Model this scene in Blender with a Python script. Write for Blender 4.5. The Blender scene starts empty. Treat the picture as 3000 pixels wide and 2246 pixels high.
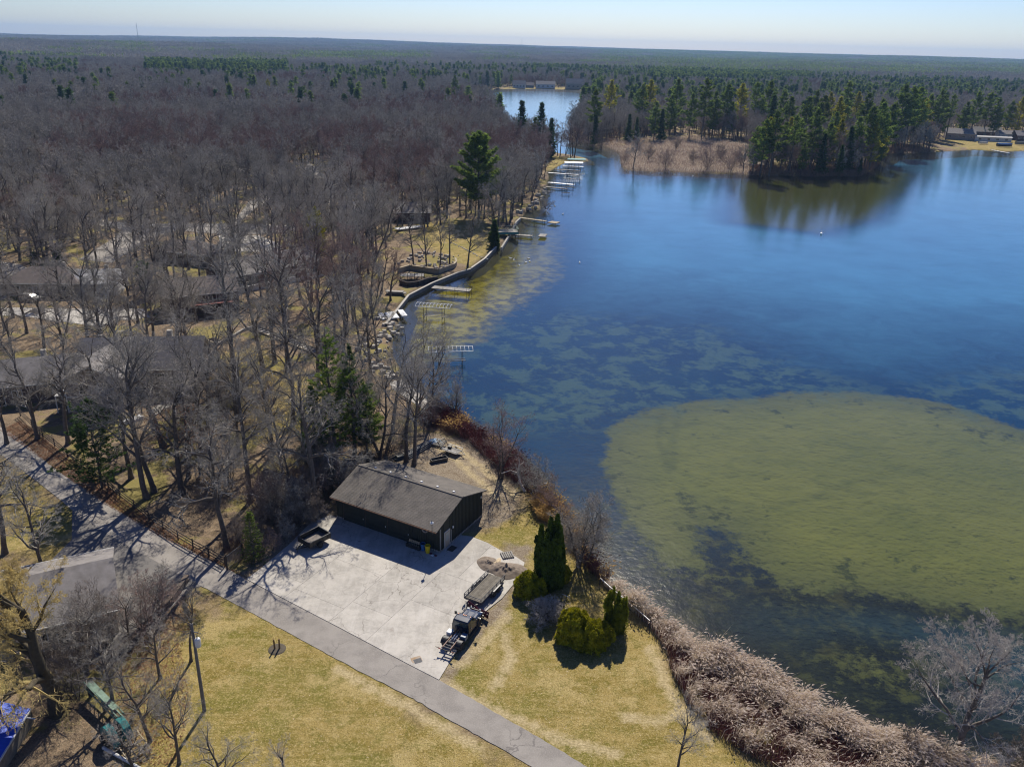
import bpy, math, random
import numpy as np
from mathutils import Vector, Matrix
R=math.radians
# ------------------------------------------------------------------ camera, sky, sun, exposure
sc=bpy.context.scene; COL=sc.collection
CAMH=55.0
ROLL=math.atan(.026); PITCH=math.atan((1123-134)*math.cos(ROLL)/2425.)
_X=Vector((1,0,0)); CF=Vector((0,math.cos(PITCH),-math.sin(PITCH))); _U=Vector((0,math.sin(PITCH),math.cos(PITCH)))
CR=_X*math.cos(ROLL)+_U*math.sin(ROLL); CU=_U*math.cos(ROLL)-_X*math.sin(ROLL)
cam=bpy.data.objects.new('camera',bpy.data.cameras.new('camera')); COL.objects.link(cam)
cam.data.lens=29.1; cam.data.sensor_width=36; cam.data.clip_start=.5; cam.data.clip_end=40000
cam.matrix_world=Matrix(((CR.x,CU.x,-CF.x,0),(CR.y,CU.y,-CF.y,0),(CR.z,CU.z,-CF.z,CAMH),(0,0,0,1)))
sc.camera=cam
HAZE=.00007
SUN_AZ,SUN_EL=R(7),R(43)
w=bpy.data.worlds.new('World'); sc.world=w; w.use_nodes=True
nt=w.node_tree; bg=nt.nodes['Background']; sky=nt.nodes.new('ShaderNodeTexSky')
sky.sky_type='NISHITA'; sky.sun_disc=False; sky.sun_elevation=SUN_EL; sky.sun_rotation=SUN_AZ
sky.altitude=250; sky.air_density=1.0; sky.dust_density=.35; sky.ozone_density=1.5
gm=nt.nodes.new('ShaderNodeGamma'); gm.inputs[1].default_value=1.45; tn=nt.nodes.new('ShaderNodeMixRGB'); tn.blend_type='MULTIPLY'; tn.inputs[0].default_value=1; tn.inputs[2].default_value=(.228,.257,.375,1)
nt.links.new(sky.outputs[0],gm.inputs[0]); nt.links.new(gm.outputs[0],tn.inputs[1]); nt.links.new(tn.outputs[0],bg.inputs[0]); bg.inputs[1].default_value=.1
sun=bpy.data.objects.new('sun',bpy.data.lights.new('sun','SUN')); COL.objects.link(sun)
sun.data.energy=5.0; sun.data.angle=R(.55); sun.data.color=(1,.93,.81)
sdir=Vector((math.sin(SUN_AZ)*math.cos(SUN_EL),math.cos(SUN_AZ)*math.cos(SUN_EL),math.sin(SUN_EL)))
sun.rotation_euler=sdir.to_track_quat('Z','Y').to_euler(); sun.location=(0,0,200)
vs=sc.view_settings; vs.view_transform='Standard'; vs.look='None'; vs.gamma=1; vs.use_curve_mapping=False; vs.exposure=0.22
sc.cycles.max_bounces=6; sc.cycles.diffuse_bounces=2; sc.cycles.glossy_bounces=2; sc.cycles.transparent_max_bounces=8
sc.cycles.volume_bounces=0; sc.cycles.use_denoising=True
sc.cycles.sample_clamp_indirect=4; sc.cycles.pixel_filter_type='BLACKMAN_HARRIS'; sc.cycles.filter_width=1.15

# ------------------------------------------------------------------ helpers
def G(x,y,z=0.):
    """ground point (height z) seen at photo position x,y (3000 px wide photo)"""
    d=CF+CR*((x-1500)/2425.)-CU*((y-1123)/2425.)
    t=(CAMH-z)/-d.z
    return Vector((d.x*t,d.y*t,z))
def PX(v):
    q=Vector(v)-Vector((0,0,CAMH)); k=q.dot(CF)
    if k<=0: return (-9999,-9999)
    return (1500+2425*q.dot(CR)/k,1123-2425*q.dot(CU)/k)
def PL(pts,z=0.): return [G(a,b,z) for a,b in pts]
def tag(o,label=None,cat=None,group=None,kind=None):
    if label: o['label']=label
    if cat: o['category']=cat
    if group: o['group']=group
    if kind: o['kind']=kind
    return o
def thing(name,label,cat,loc=(0,0,0),rz=0.,group=None):
    o=bpy.data.objects.new(name,None); COL.objects.link(o); o.location=loc; o.rotation_euler=(0,0,rz); o.empty_display_size=.2
    return tag(o,label,cat,group)
def link(name,me,parent=None,loc=None,rz=None):
    o=bpy.data.objects.new(name,me); COL.objects.link(o)
    if parent: o.parent=parent
    if loc is not None: o.location=loc
    if rz is not None: o.rotation_euler=(0,0,rz)
    return o
def copy_tree(o,parent=None):
    c=o.copy(); COL.objects.link(c); c.parent=parent
    for ch in [k for k in ALLCH.get(o.name,[])]: copy_tree(ch,c)
    return c
ALLCH={}
def index_children():
    ALLCH.clear()
    for o in bpy.data.objects:
        if o.parent: ALLCH.setdefault(o.parent.name,[]).append(o)
def npmesh(name,V,F,mat,smooth=False,vcol=None,mi=None,mats=None):
    V=np.asarray(V,dtype=np.float32); F=np.asarray(F,dtype=np.int32); k=F.shape[1]
    me=bpy.data.meshes.new(name); me.vertices.add(len(V)); me.vertices.foreach_set('co',V.ravel())
    me.loops.add(F.size); me.loops.foreach_set('vertex_index',F.ravel())
    me.polygons.add(len(F)); me.polygons.foreach_set('loop_start',np.arange(0,F.size,k,dtype=np.int32)); me.polygons.foreach_set('loop_total',np.full(len(F),k,dtype=np.int32))
    if mats:
        for m in mats: me.materials.append(m)
        me.polygons.foreach_set('material_index',np.asarray(mi,dtype=np.int32))
    else: me.materials.append(mat)
    me.polygons.foreach_set('use_smooth',np.full(len(F),smooth))
    me.update(calc_edges=True); me.validate()
    return me
class MB:
    def __init__(s): s.v=[]; s.f=[]; s.sm=False
    def add(s,vs,fs):
        n=len(s.v); s.v+= [tuple(p) for p in vs]; s.f+=[tuple(i+n for i in f) for f in fs]; return s
    def box(s,c,d,rz=0.,ry=0.):
        x,y,z=d[0]/2,d[1]/2,d[2]/2; M=Matrix.Rotation(rz,3,'Z')@Matrix.Rotation(ry,3,'Y'); c=Vector(c)
        P=[c+M@Vector((i*x,j*y,k*z)) for k in(-1,1) for j in(-1,1) for i in(-1,1)]
        return s.add(P,[(0,2,3,1),(4,5,7,6),(0,1,5,4),(2,6,7,3),(0,4,6,2),(1,3,7,5)])
    def beam(s,p,q,w,h):
        p,q=Vector(p),Vector(q); d=(q-p).normalized(); up=Vector((0,0,1)) if abs(d.z)<.97 else Vector((0,1,0))
        a=d.cross(up).normalized()*w/2; b=a.cross(d).normalized()*h/2
        P=[e+i*a+j*b for e in(p,q) for j in(-1,1) for i in(-1,1)]
        return s.add(P,[(0,2,3,1),(4,5,7,6),(0,1,5,4),(2,6,7,3),(0,4,6,2),(1,3,7,5)])
    def tube(s,p,q,r0,r1=None,k=8,cap=True):
        p,q=Vector(p),Vector(q); r1=r0 if r1 is None else r1; d=(q-p).normalized()
        up=Vector((0,0,1)) if abs(d.z)<.9 else Vector((1,0,0)); a=d.cross(up).normalized(); b=a.cross(d)
        P=[]
        for e,r in((p,r0),(q,r1)):
            for i in range(k): t=2*math.pi*i/k; P.append(e+(a*math.cos(t)+b*math.sin(t))*r)
        F=[(i,(i+1)%k,(i+1)%k+k,i+k) for i in range(k)]
        if cap: F+=[tuple(range(k-1,-1,-1)),tuple(range(k,2*k))]
        return s.add(P,F)
    def path(s,pts,r,k=6):
        for a,b in zip(pts[:-1],pts[1:]): s.tube(a,b,r,k=k)
        return s
    def prism(s,poly,z0,z1):
        n=len(poly); A=sum(poly[i][0]*poly[(i+1)%n][1]-poly[(i+1)%n][0]*poly[i][1] for i in range(n))
        if A<0: poly=poly[::-1]
        P=[(p[0],p[1],z0) for p in poly]+[(p[0],p[1],z1) for p in poly]
        return s.add(P,[tuple(range(n-1,-1,-1)),tuple(range(n,2*n))]+[(i,(i+1)%n,(i+1)%n+n,i+n) for i in range(n)])
    def loft(s,secs,cap=True,closed=True):
        k=len(secs[0]); n=len(secs); P=[p for q in secs for p in q]; F=[]
        for a in range(n-1):
            for i in range(k if closed else k-1): j=(i+1)%k; F.append((a*k+i,a*k+j,(a+1)*k+j,(a+1)*k+i))
        if cap: F+=[tuple(range(k-1,-1,-1)),tuple(range((n-1)*k,n*k))]
        return s.add(P,F)
    def lathe(s,c,prof,k=16,axis='Z'):
        c=Vector(c); secs=[]
        for r,h in prof:
            ring=[]
            for i in range(k):
                t=2*math.pi*i/k
                o=Vector((r*math.cos(t),r*math.sin(t),h)) if axis=='Z' else Vector((r*math.cos(t),h,-r*math.sin(t)))
                ring.append(c+o)
            secs.append(ring)
        return s.loft(secs)
    def quad(s,*P): return s.add(P,[tuple(range(len(P)))])
    def build(s,name,mat,parent=None,loc=None,rz=None,smooth=False,bevel=0):
        me=bpy.data.meshes.new(name); me.from_pydata(s.v,[],s.f); me.materials.append(mat)
        if smooth: me.polygons.foreach_set('use_smooth',[True]*len(me.polygons))
        me.update(); o=link(name,me,parent,loc,rz)
        if bevel:
            b=o.modifiers.new('bevel','BEVEL'); b.width=bevel; b.segments=2; b.limit_method='ANGLE'
        return o
def clip(poly,cell):
    """clip polygon by a convex counter-clockwise cell (2D)"""
    out=[(p[0],p[1]) for p in poly]
    for i in range(len(cell)):
        a,b=cell[i],cell[(i+1)%len(cell)]; src=out; out=[]
        if not src: return []
        ins=lambda p:(b[0]-a[0])*(p[1]-a[1])-(b[1]-a[1])*(p[0]-a[0])
        for j in range(len(src)):
            p,q=src[j],src[(j+1)%len(src)]; u,v=ins(p),ins(q)
            if u>=0: out.append(p)
            if u*v<0: t=u/(u-v); out.append((p[0]+(q[0]-p[0])*t,p[1]+(q[1]-p[1])*t))
    return out
def sdf(px,py,poly):
    """signed distance, positive inside"""
    px=np.asarray(px,float); py=np.asarray(py,float); d=np.full(px.shape,1e18); ins=np.zeros(px.shape,bool)
    n=len(poly)
    for i in range(n):
        ax,ay=poly[i][0],poly[i][1]; bx,by=poly[(i+1)%n][0],poly[(i+1)%n][1]
        ex,ey=bx-ax,by-ay; L=ex*ex+ey*ey+1e-12
        t=np.clip(((px-ax)*ex+(py-ay)*ey)/L,0,1); dx=px-ax-t*ex; dy=py-ay-t*ey
        d=np.minimum(d,dx*dx+dy*dy)
        c=((ay<=py)&(by>py))|((by<=py)&(ay>py))
        with np.errstate(divide='ignore',invalid='ignore'): xi=ax+(py-ay)*ex/(ey if ey!=0 else 1e-12)
        ins^=c&(px<xi)
    return np.where(ins,1,-1)*np.sqrt(d)
def vnoise(x,y,seed=0):
    """smooth value noise in numpy"""
    x=np.asarray(x,float); y=np.asarray(y,float); xi=np.floor(x).astype(np.int64); yi=np.floor(y).astype(np.int64); fx=x-xi; fy=y-yi
    fx=fx*fx*(3-2*fx); fy=fy*fy*(3-2*fy)
    def h(a,b):
        n=(a*374761393+b*668265263+seed*974634777)&0x7fffffff; n=((n^(n>>13))*1274126177)&0x7fffffff; n=(n^(n>>16))&0xffff
        return n/65535.
    return (h(xi,yi)*(1-fx)+h(xi+1,yi)*fx)*(1-fy)+(h(xi,yi+1)*(1-fx)+h(xi+1,yi+1)*fx)*fy

# ------------------------------------------------------------------ materials
class NT:
    def __init__(s,name):
        s.m=bpy.data.materials.new(name); s.m.use_nodes=True; s.t=s.m.node_tree; s.n=s.t.nodes; s.b=s.n['Principled BSDF']; s.pos=None
    def N(s,t,**k):
        n=s.n.new('ShaderNode'+t)
        for a,b in k.items(): setattr(n,a,b)
        return n
    def L(s,a,b): s.t.links.new(a,b)
    def P(s):
        if s.pos is None: s.pos=s.N('NewGeometry').outputs['Position']
        return s.pos
    def noise(s,scale,detail=4,rough=.55,vec=None,dist=0):
        n=s.N('TexNoise'); n.inputs['Scale'].default_value=scale; n.inputs['Detail'].default_value=detail; n.inputs['Roughness'].default_value=rough; n.inputs['Distortion'].default_value=dist
        s.L(vec or s.P(),n.inputs['Vector']); return n.outputs['Fac']
    def ramp(s,v,a,b):
        m=s.N('MapRange'); m.inputs['From Min'].default_value=a; m.inputs['From Max'].default_value=b; s.L(v,m.inputs['Value']); return m.outputs['Result']
    def mix(s,f,a,b):
        m=s.N('MixRGB'); 
        for i,v in((0,f),(1,a),(2,b)):
            if isinstance(v,(int,float)): m.inputs[i].default_value=v
            elif isinstance(v,tuple): m.inputs[i].default_value=(*v,1)
            else: s.L(v,m.inputs[i])
        return m.outputs[0]
    def math(s,op,a,b=0,c=0):
        m=s.N('Math',operation=op)
        for i,v in enumerate((a,b,c)):
            if isinstance(v,(int,float)): m.inputs[i].default_value=v
            else: s.L(v,m.inputs[i])
        return m.outputs[0]
    def attr(s,name): return s.N('Attribute',attribute_name=name).outputs['Fac']
    def bump(s,h,strength,dist=.05):
        b=s.N('Bump'); b.inputs['Strength'].default_value=strength; b.inputs['Distance'].default_value=dist; s.L(h,b.inputs['Height']); s.L(b.outputs[0],s.b.inputs['Normal']); return b
    def rand(s): return s.N('ObjectInfo').outputs['Random']
    def out(s,col,rough=.8,metal=0,spec=None):
        if isinstance(col,tuple): s.b.inputs['Base Color'].default_value=(*col,1)
        else: s.L(col,s.b.inputs['Base Color'])
        s.b.inputs['Roughness'].default_value=rough; s.b.inputs['Metallic'].default_value=metal
        if spec is not None: s.b.inputs['Specular IOR Level'].default_value=spec
        return s.m
def objv(t):
    return t.N('TexCoord').outputs['Object']
def mat(name,c1,c2=None,scale=3,rough=.8,bump=0,metal=0,spec=None,rnd=0,local=False):
    t=NT(name)
    if c2 is None: c2=tuple(v*.75 for v in c1)
    f=t.ramp(t.noise(scale,5,vec=objv(t) if local else None),.3,.7); c=t.mix(f,c1,c2)
    if rnd:
        h=t.N('HueSaturation'); t.L(c,h.inputs['Color']); t.L(t.math('MULTIPLY_ADD',t.rand(),rnd,1-rnd/2),h.inputs['Value']); c=h.outputs[0]
    if bump: t.bump(t.noise(scale*6,4,vec=objv(t) if local else None),bump,.03)
    return t.out(c,rough,metal,spec)
M={}
def leaf(name,c1,c2,scale=3,rnd=.3,local=True,tr=.45):
    """thin leaves, needles and stalks: light passes through them"""
    t=NT(name); c=t.mix(t.ramp(t.noise(scale,4,vec=objv(t) if local else None),.3,.7),c1,c2)
    h=t.N('HueSaturation'); t.L(c,h.inputs['Color']); t.L(t.math('MULTIPLY_ADD',t.rand(),rnd,1-rnd/2),h.inputs['Value']); c=h.outputs[0]
    d=t.N('BsdfDiffuse'); l=t.N('BsdfTranslucent'); m=t.N('MixShader'); m.inputs[0].default_value=tr
    t.L(c,d.inputs[0]); t.L(c,l.inputs[0]); t.L(d.outputs[0],m.inputs[1]); t.L(l.outputs[0],m.inputs[2]); t.n.remove(t.b); t.L(m.outputs[0],t.n['Material Output'].inputs[0]); return t.m
M['wallgreen']=mat('dark_green_siding',(.020,.026,.020),(.012,.016,.013),2,.75,.2)
M['shingle']=mat('weathered_shingle',(.17,.15,.13),(.105,.095,.083),.8,.9,.4,rnd=.3)
M['roofgrey']=mat('grey_shingle_roof',(.27,.25,.24),(.18,.165,.155),1.2,.9,.4)
M['roofbrown']=mat('brown_shingle_roof',(.19,.155,.14),(.13,.11,.10),1.2,.9,.4)
M['roofpale']=mat('pale_roof',(.5,.49,.47),(.4,.39,.38),1,.8)
M['trim']=mat('white_trim',(.62,.62,.6),(.52,.52,.5),3,.6)
M['whitemetal']=mat('white_metal',(.75,.76,.76),(.62,.64,.65),3,.4)
M['steel']=mat('grey_steel',(.13,.135,.14),(.08,.08,.085),3,.7,metal=0,spec=.2)
M['dark']=mat('black_painted_steel',(.018,.018,.02),(.03,.028,.027),3,.45)
M['rubber']=mat('black_rubber',(.02,.02,.02),(.032,.03,.028),5,.9)
M['rust']=mat('rusty_steel',(.16,.075,.035),(.09,.05,.035),6,.85,.2)
M['deckwood']=mat('weathered_wood',(.22,.195,.155),(.13,.115,.09),2.5,.9,.4,rnd=.35)
M['dockwood']=mat('grey_dock_boards',(.36,.34,.3),(.25,.235,.21),2,.9,.3,rnd=.3)
M['tanwood']=mat('tan_timber',(.42,.34,.22),(.3,.25,.17),2,.85,.3,rnd=.2)
M['darkwood']=mat('dark_timber',(.07,.05,.04),(.045,.035,.03),2,.9,.3)
M['redwood']=mat('red_deck_boards',(.40,.13,.09),(.30,.10,.075),2,.75,rnd=.2)
M['siding']=mat('taupe_siding',(.30,.25,.22),(.24,.20,.18),1,.85)
M['sidingb']=mat('brown_siding',(.13,.09,.075),(.10,.07,.06),1,.85)
M['sidingw']=mat('white_siding',(.6,.6,.58),(.5,.5,.49),1,.8)
M['sidingt']=mat('tan_siding',(.35,.31,.25),(.28,.25,.2),1,.85)
M['glass']=NT('window_glass').out((.02,.028,.035),.08,0,.6)
M['bark']=mat('grey_brown_bark',(.16,.135,.115),(.075,.062,.053),4,.95,.5,rnd=.4,local=True)
M['twig']=mat('grey_twigs',(.44,.405,.345),(.26,.24,.205),.5,.9,rnd=.5,local=True)
M['twigw']=mat('pale_grey_twigs',(.47,.425,.365),(.31,.28,.24),.5,.9,rnd=.4,local=True)
M['twigr']=mat('reddish_maple_twigs',(.33,.23,.19),(.25,.175,.145),.6,.9,rnd=.4,local=True)
M['twigy']=leaf('yellow_willow_twigs',(.72,.58,.25),(.50,.40,.18),1,.1,True,.35)
M['willowbark']=mat('willow_bark',(.10,.08,.045),(.055,.045,.03),3,.95,.4)
M['needle']=leaf('pine_needles',(.22,.29,.055),(.09,.14,.035),.9,.5)
M['needley']=leaf('yellow_pine_needles',(.42,.37,.035),(.22,.24,.03),.8,.3)
M['needled']=leaf('dark_hemlock_needles',(.085,.14,.04),(.04,.075,.022),.9,.3)
M['arbor']=leaf('arborvitae_foliage',(.17,.24,.03),(.04,.065,.012),1.6,.2,True,.25)  # strong contrast paints clump highlights into the foliage colour
M['yew']=leaf('yew_foliage',(.62,.56,.03),(.10,.12,.012),1.6,.2,True,.25)  # bright patches of the mix are painted highlights on the clumps
M['reed']=leaf('dry_reed_stalks',(.80,.71,.58),(.55,.44,.33),2.0,.1,False,.35)
M['plume']=leaf('reed_plumes',(.88,.80,.70),(.56,.45,.36),1.5,.1,False,.35)
M['dogwood']=mat('red_dogwood_stems',(.23,.075,.07),(.13,.05,.045),.7,.8)
M['brownstem']=mat('brown_thicket_stems',(.28,.17,.11),(.15,.09,.07),.7,.85)
M['goldgrass']=leaf('golden_grass',(.75,.52,.22),(.5,.36,.15),2,.1,False,.35)
M['leafdry']=leaf('dry_oak_leaves',(.36,.18,.105),(.20,.11,.07),2,.1,False,.3)
M['yellow']=mat('yellow_plastic',(.75,.55,.01),(.65,.47,.01),2,.45)
M['blue']=mat('blue_plastic',(.04,.16,.42),(.03,.12,.33),2,.5)
M['tarp']=mat('blue_tarpaulin',(.012,.085,.60),(.01,.065,.45),1.2,.5,.4,spec=.25)
M['teal']=mat('teal_paint',(.01,.19,.19),(.012,.14,.14),1.5,.5)
M['sage']=mat('faded_green_paint',(.22,.33,.25),(.13,.2,.15),3,.7)
M['sand']=mat('heaped_sand',(.27,.215,.165),(.17,.135,.105),2.5,.95,.8)
M['sawdust']=mat('pale_sawdust',(.62,.50,.33),(.5,.4,.26),3,.95,.5)
M['stone']=mat('pale_stone',(.42,.39,.34),(.29,.27,.24),2,.9,.4,rnd=.35)
M['whitebark']=mat('peeled_white_bark',(.72,.66,.58),(.4,.33,.27),2,.8)
M['rubberworn']=mat('weathered_tyre',(.33,.29,.27),(.22,.19,.18),4,.9)
M['stonebrown']=mat('brown_wall_stone',(.17,.13,.10),(.10,.08,.065),2,.95,.4,rnd=.4)
M['black']=mat('dark_tarpaulin',(.02,.03,.035),(.012,.018,.022),2,.5,.4)
M['truck']=NT('dark_blue_truck_paint').out((.006,.014,.035),.22,0,.7)
M['maroon']=mat('dark_red_paint',(.12,.008,.015),(.07,.006,.01),2,.4)
M['orange']=NT('orange_lens').out((.8,.22,.01),.3)
M['redl']=NT('red_lens').out((.4,.01,.01),.3)
M['chrome']=NT('polished_metal').out((.7,.72,.75),.2,.9)
M['white']=mat('white_paint',(.78,.78,.77),(.68,.68,.67),2,.5)
M['swan']=NT('white_feathers').out((.85,.85,.83),.8)
def wood_planks(): pass
M['arbor2']=leaf('bright_arborvitae_foliage',(.34,.36,.03),(.09,.12,.014),1.8,.2)  # brighter arborvitae, clump highlights painted into its mix as well
M['twigpale']=mat('pale_shore_twigs',(.56,.51,.45),(.38,.345,.31),1,.9,local=True)
M['seawall']=mat('weathered_sea_wall',(.14,.15,.165),(.08,.09,.10),2,.85,.3,rnd=.3); M['seawallcap']=mat('pale_wall_cap',(.45,.42,.36),(.34,.32,.28),2,.8); M['teal2']=mat('teal_canvas',(.08,.33,.31),(.05,.25,.25),2,.7)
M['marsh']=leaf('marsh_reed_stalks',(.46,.36,.29),(.20,.14,.125),.06,.1,False,.3)
M['brush']=mat('brown_grey_brush',(.25,.205,.17),(.16,.13,.105),.6,.9,rnd=.4,local=True)
# ------------------------------------------------------------------ terrain, lake, roads
WL=-.5
LAKE_PX=[(3600,2420),(3200,2300),(3000,2262),(2770,2222),(2679,2180),(2589,2165),(2543,2143),(2475,2110),(2398,2100),(2349,2050),(2281,2012),(2204,1962),(2136,1940),(2054,1900),(2000,1850),
 (1900,1785),(1818,1735),(1748,1668),(1720,1637),(1680,1540),(1646,1490),(1588,1440),(1534,1368),(1470,1310),(1407,1275),(1371,1240),(1335,1215),(1262,1190),(1208,1136),(1175,1085),(1150,1040),(1150,1000),(1164,955),(1182,915),(1168,900),
 (1197,868),(1266,832),(1385,785),(1454,725),(1469,727),(1487,698),(1501,672),(1512,651),(1527,640),(1540,622),(1585,614),(1578,576),(1588,559),(1604,548),(1608,520),(1606,506),(1640,486),(1662,475),(1725,474),(1722,466),(1690,457),(1640,450),
 (1560,432),(1512,408),(1480,370),(1462,330),(1440,300),(1400,286),(1372,272),(1362,263),(1400,260),(1440,262),(1520,260),(1610,261),(1700,265),(1730,272),
 (1705,300),(1690,340),(1672,380),(1664,402),(1680,414),(1770,428),(1815,448),(1818,480),(1829,498),(1900,503),(2000,505),(2195,513),(2400,516),(2521,517),(2562,496),(2590,462),(2611,449),(2725,447),(2851,439),(2951,445),(3000,442),(3300,440),(3700,452),(4500,700),(4600,2000)]
LAKE=PL(LAKE_PX,WL); POND=PL([(1345,248),(1360,240),(1400,237),(1435,238),(1440,246),(1400,250)],WL)
def hz(x,y):
    x=np.asarray(x,float); y=np.asarray(y,float); r=np.hypot(x,y); az=np.degrees(np.arctan2(x,y))
    amp=np.interp(az,[-60,-33,-26,-20,-15,-8,2,12,24,33,60],[12,16,24,34,50,44,36,30,28,27,27])
    s=np.clip((r-2600)/5200,0,1); s=s*s*(3-2*s)
    n=vnoise(x/700,y/900,3)*2-1; n2=vnoise(x/230,y/300,5)*2-1
    k=np.clip((r-2150)/2500,0,1)
    near=np.interp(az,[-60,-30,-20,-10],[24,22,14,5])*np.clip((r-2150)/1100,0,1)*np.clip((4600-r)/1500,0,1)
    return s*amp+k*(10*n+3*n2)+near
def polydist(x,y,lines):
    d=np.full(x.shape,99.)
    for L in lines:
        for a,b in zip(L[:-1],L[1:]):
            ex,ey=b[0]-a[0],b[1]-a[1]; t=np.clip(((x-a[0])*ex+(y-a[1])*ey)/(ex*ex+ey*ey),0,1); d=np.minimum(d,np.hypot(x-a[0]-t*ex,y-a[1]-t*ey))
    return d
def terrain():
    na,nr=560,740
    a=np.radians(np.linspace(-62,62,na)); rr=28*np.exp(np.linspace(0,math.log(13500/28),nr))
    A,RR=np.meshgrid(a,rr); X=RR*np.sin(A); Y=RR*np.cos(A)
    near=RR<2500
    sd=np.full(X.shape,-50.); sd[near]=sdf(X[near],Y[near],LAKE)
    m2=(RR>1100)&(RR<2500); sd[m2]=np.maximum(sd[m2],sdf(X[m2],Y[m2],POND))
    Z=hz(X,Y)
    t=np.clip((sd+1.2)/2.4,0,1); Z=Z-1.0*t-3.0*np.clip((sd-1.2)/6,0,1)
    bumpy=(vnoise(X/1.1,Y/1.1,2)-.5)*.06+(vnoise(X/9,Y/9,4)-.5)*.05
    Z=Z+np.where(sd>-1.5,0,-.03+bumpy*.35)
    V=np.stack([X,Y,Z],-1).reshape(-1,3)
    i=np.arange(nr-1)[:,None]*na+np.arange(na-1)[None,:]
    F=np.stack([i,i+1,i+na+1,i+na],-1).reshape(-1,4)[:,::-1]
    # what covers the ground: leaf litter, bare soil, lawn
    x=X.ravel(); y=Y.ravel(); r=RR.ravel()
    lawnp=[PL([(380,2300),(480,1950),(560,1850),(640,1790),(715,1700),(1240,1990),(1180,2060),(1560,2260),(1500,2600)]),PL([(560,1760),(1560,2246),(1700,2600),(300,2600),(420,2000)]),PL([(1380,1560),(1560,1450),(1700,1560),(1760,1700),(1960,1860),(2010,2050),(2300,2260),(2300,2500),(1700,2300),(1270,1990)]),
      PL([(1220,650),(1420,640),(1460,730),(1380,780),(1240,720)]),PL([(2750,400),(2820,410),(3200,400),(3200,442),(2850,442)]),PL([(1470,262),(1700,262),(1700,256),(1480,256)]),PL([(1600,452),(1725,470),(1640,490),(1600,500)]),PL([(0,1330),(240,1520),(200,1700),(0,1600)]),
      PL([(640,1040),(760,1010),(860,1080),(1000,1120),(900,1250),(780,1290),(680,1180)])]
    lawn=np.full(x.shape,-99.); sel=r<1400
    for p in lawnp: lawn[sel]=np.maximum(lawn[sel],sdf(x[sel],y[sel],p))
    dirtp=[PL([(1130,1350),(1230,1260),(1400,1290),(1500,1400),(1530,1500),(1400,1560),(1380,1440)]),PL([(960,1570),(985,1500),(860,1480),(780,1640),(715,1700),(850,1600)]),PL([(60,1262),(300,1440),(300,1470),(100,1320)]),PL([(1630,430),(1830,425),(2240,395),(2240,505),(1830,498)]),PL([(1480,1590),(1560,1600),(1490,1790),(1300,2000),(1280,1990),(1460,1740)])]
    dirt=np.full(x.shape,-99.)
    for p in dirtp: dirt[sel]=np.maximum(dirt[sel],sdf(x[sel],y[sel],p))
    worn=np.full(x.shape,50.); sel=r<220
    worn[sel]=polydist(x[sel],y[sel],[PL(q) for q in ([(1300,1995),(1400,2052),(1560,2128),(1660,2172),(1800,2205)],[(1340,1945),(1425,1880),(1485,1800)],[(1470,1850),(1500,1920),(1450,2010)],[(1830,2095),(1920,2112),(2010,2085),(2060,2110)],[(1905,1900),(1945,1990),(1990,2080),(2080,2170)],[(1290,1310),(1380,1385),(1470,1470)],[(1325,1300),(1420,1375),(1510,1455)],[(990,1960),(1200,2070),(1400,2190)])])
    me=npmesh('ground',V,F,M['ground'],smooth=True)
    for nm,val in (('worn',worn),('lawn',lawn),('dirt',dirt),('shore',sd.ravel())):
        at=me.attributes.new(nm,'FLOAT','POINT'); at.data.foreach_set('value',np.clip(val,-50,50).astype(np.float32))
    o=link('ground',me); tag(o,kind='structure')
# ground material
t=NT('ground_cover')
mid=t.noise(.35,5,.6); fine=t.noise(5,4,.7); vfine=t.noise(16,3,.7); patch=t.noise(.11,5,.6)
mpg=t.N('Mapping'); mpg.inputs['Rotation'].default_value=(0,0,R(-33)); mpg.inputs['Scale'].default_value=(.2,1.4,1); t.L(t.P(),mpg.inputs[0])
grass=t.mix(t.ramp(mid,.42,.58),(.25,.19,.045),(.37,.275,.095))
grass=t.mix(t.math('MULTIPLY',t.ramp(patch,.50,.60),.75),grass,(.19,.18,.035))
grass=t.mix(t.math('MULTIPLY',t.ramp(t.noise(.19,7,.72,dist=.4),.53,.60),.8),grass,(.48,.37,.16))
grass=t.mix(t.math('MULTIPLY',t.ramp(t.noise(1,6,.72,vec=mpg.outputs[0]),.50,.62),.55),grass,(.46,.36,.15))
grass=t.mix(t.math('MULTIPLY',t.ramp(t.noise(.8,8,.8),.50,.60),.6),grass,(.135,.135,.022))
grass=t.mix(t.math('MULTIPLY',t.ramp(t.noise(2.4,6,.8),.52,.62),.6),grass,(.54,.42,.19))
grass=t.mix(t.math('MULTIPLY',t.ramp(fine,.52,.66),.7),grass,(.55,.43,.19))
grass=t.mix(t.math('MULTIPLY',t.ramp(vfine,.49,.38),.8),grass,(.085,.065,.012))
grass=t.mix(t.ramp(t.noise(7,2,.5),.70,.73),grass,(.62,.50,.38))
litter=t.mix(t.ramp(mid,.42,.58),(.27,.205,.135),(.16,.12,.08))
litter=t.mix(t.math('MULTIPLY',t.ramp(t.noise(1.1,7,.78),.5,.6),.6),litter,(.36,.28,.19))
litter=t.mix(t.math('MULTIPLY',t.ramp(fine,.5,.62),.7),litter,(.40,.28,.18))
litter=t.mix(t.math('MULTIPLY',t.ramp(vfine,.49,.4),.7),litter,(.08,.055,.03))
litter=t.mix(t.math('MULTIPLY',t.ramp(patch,.51,.56),.8),litter,(.26,.225,.07))
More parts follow.
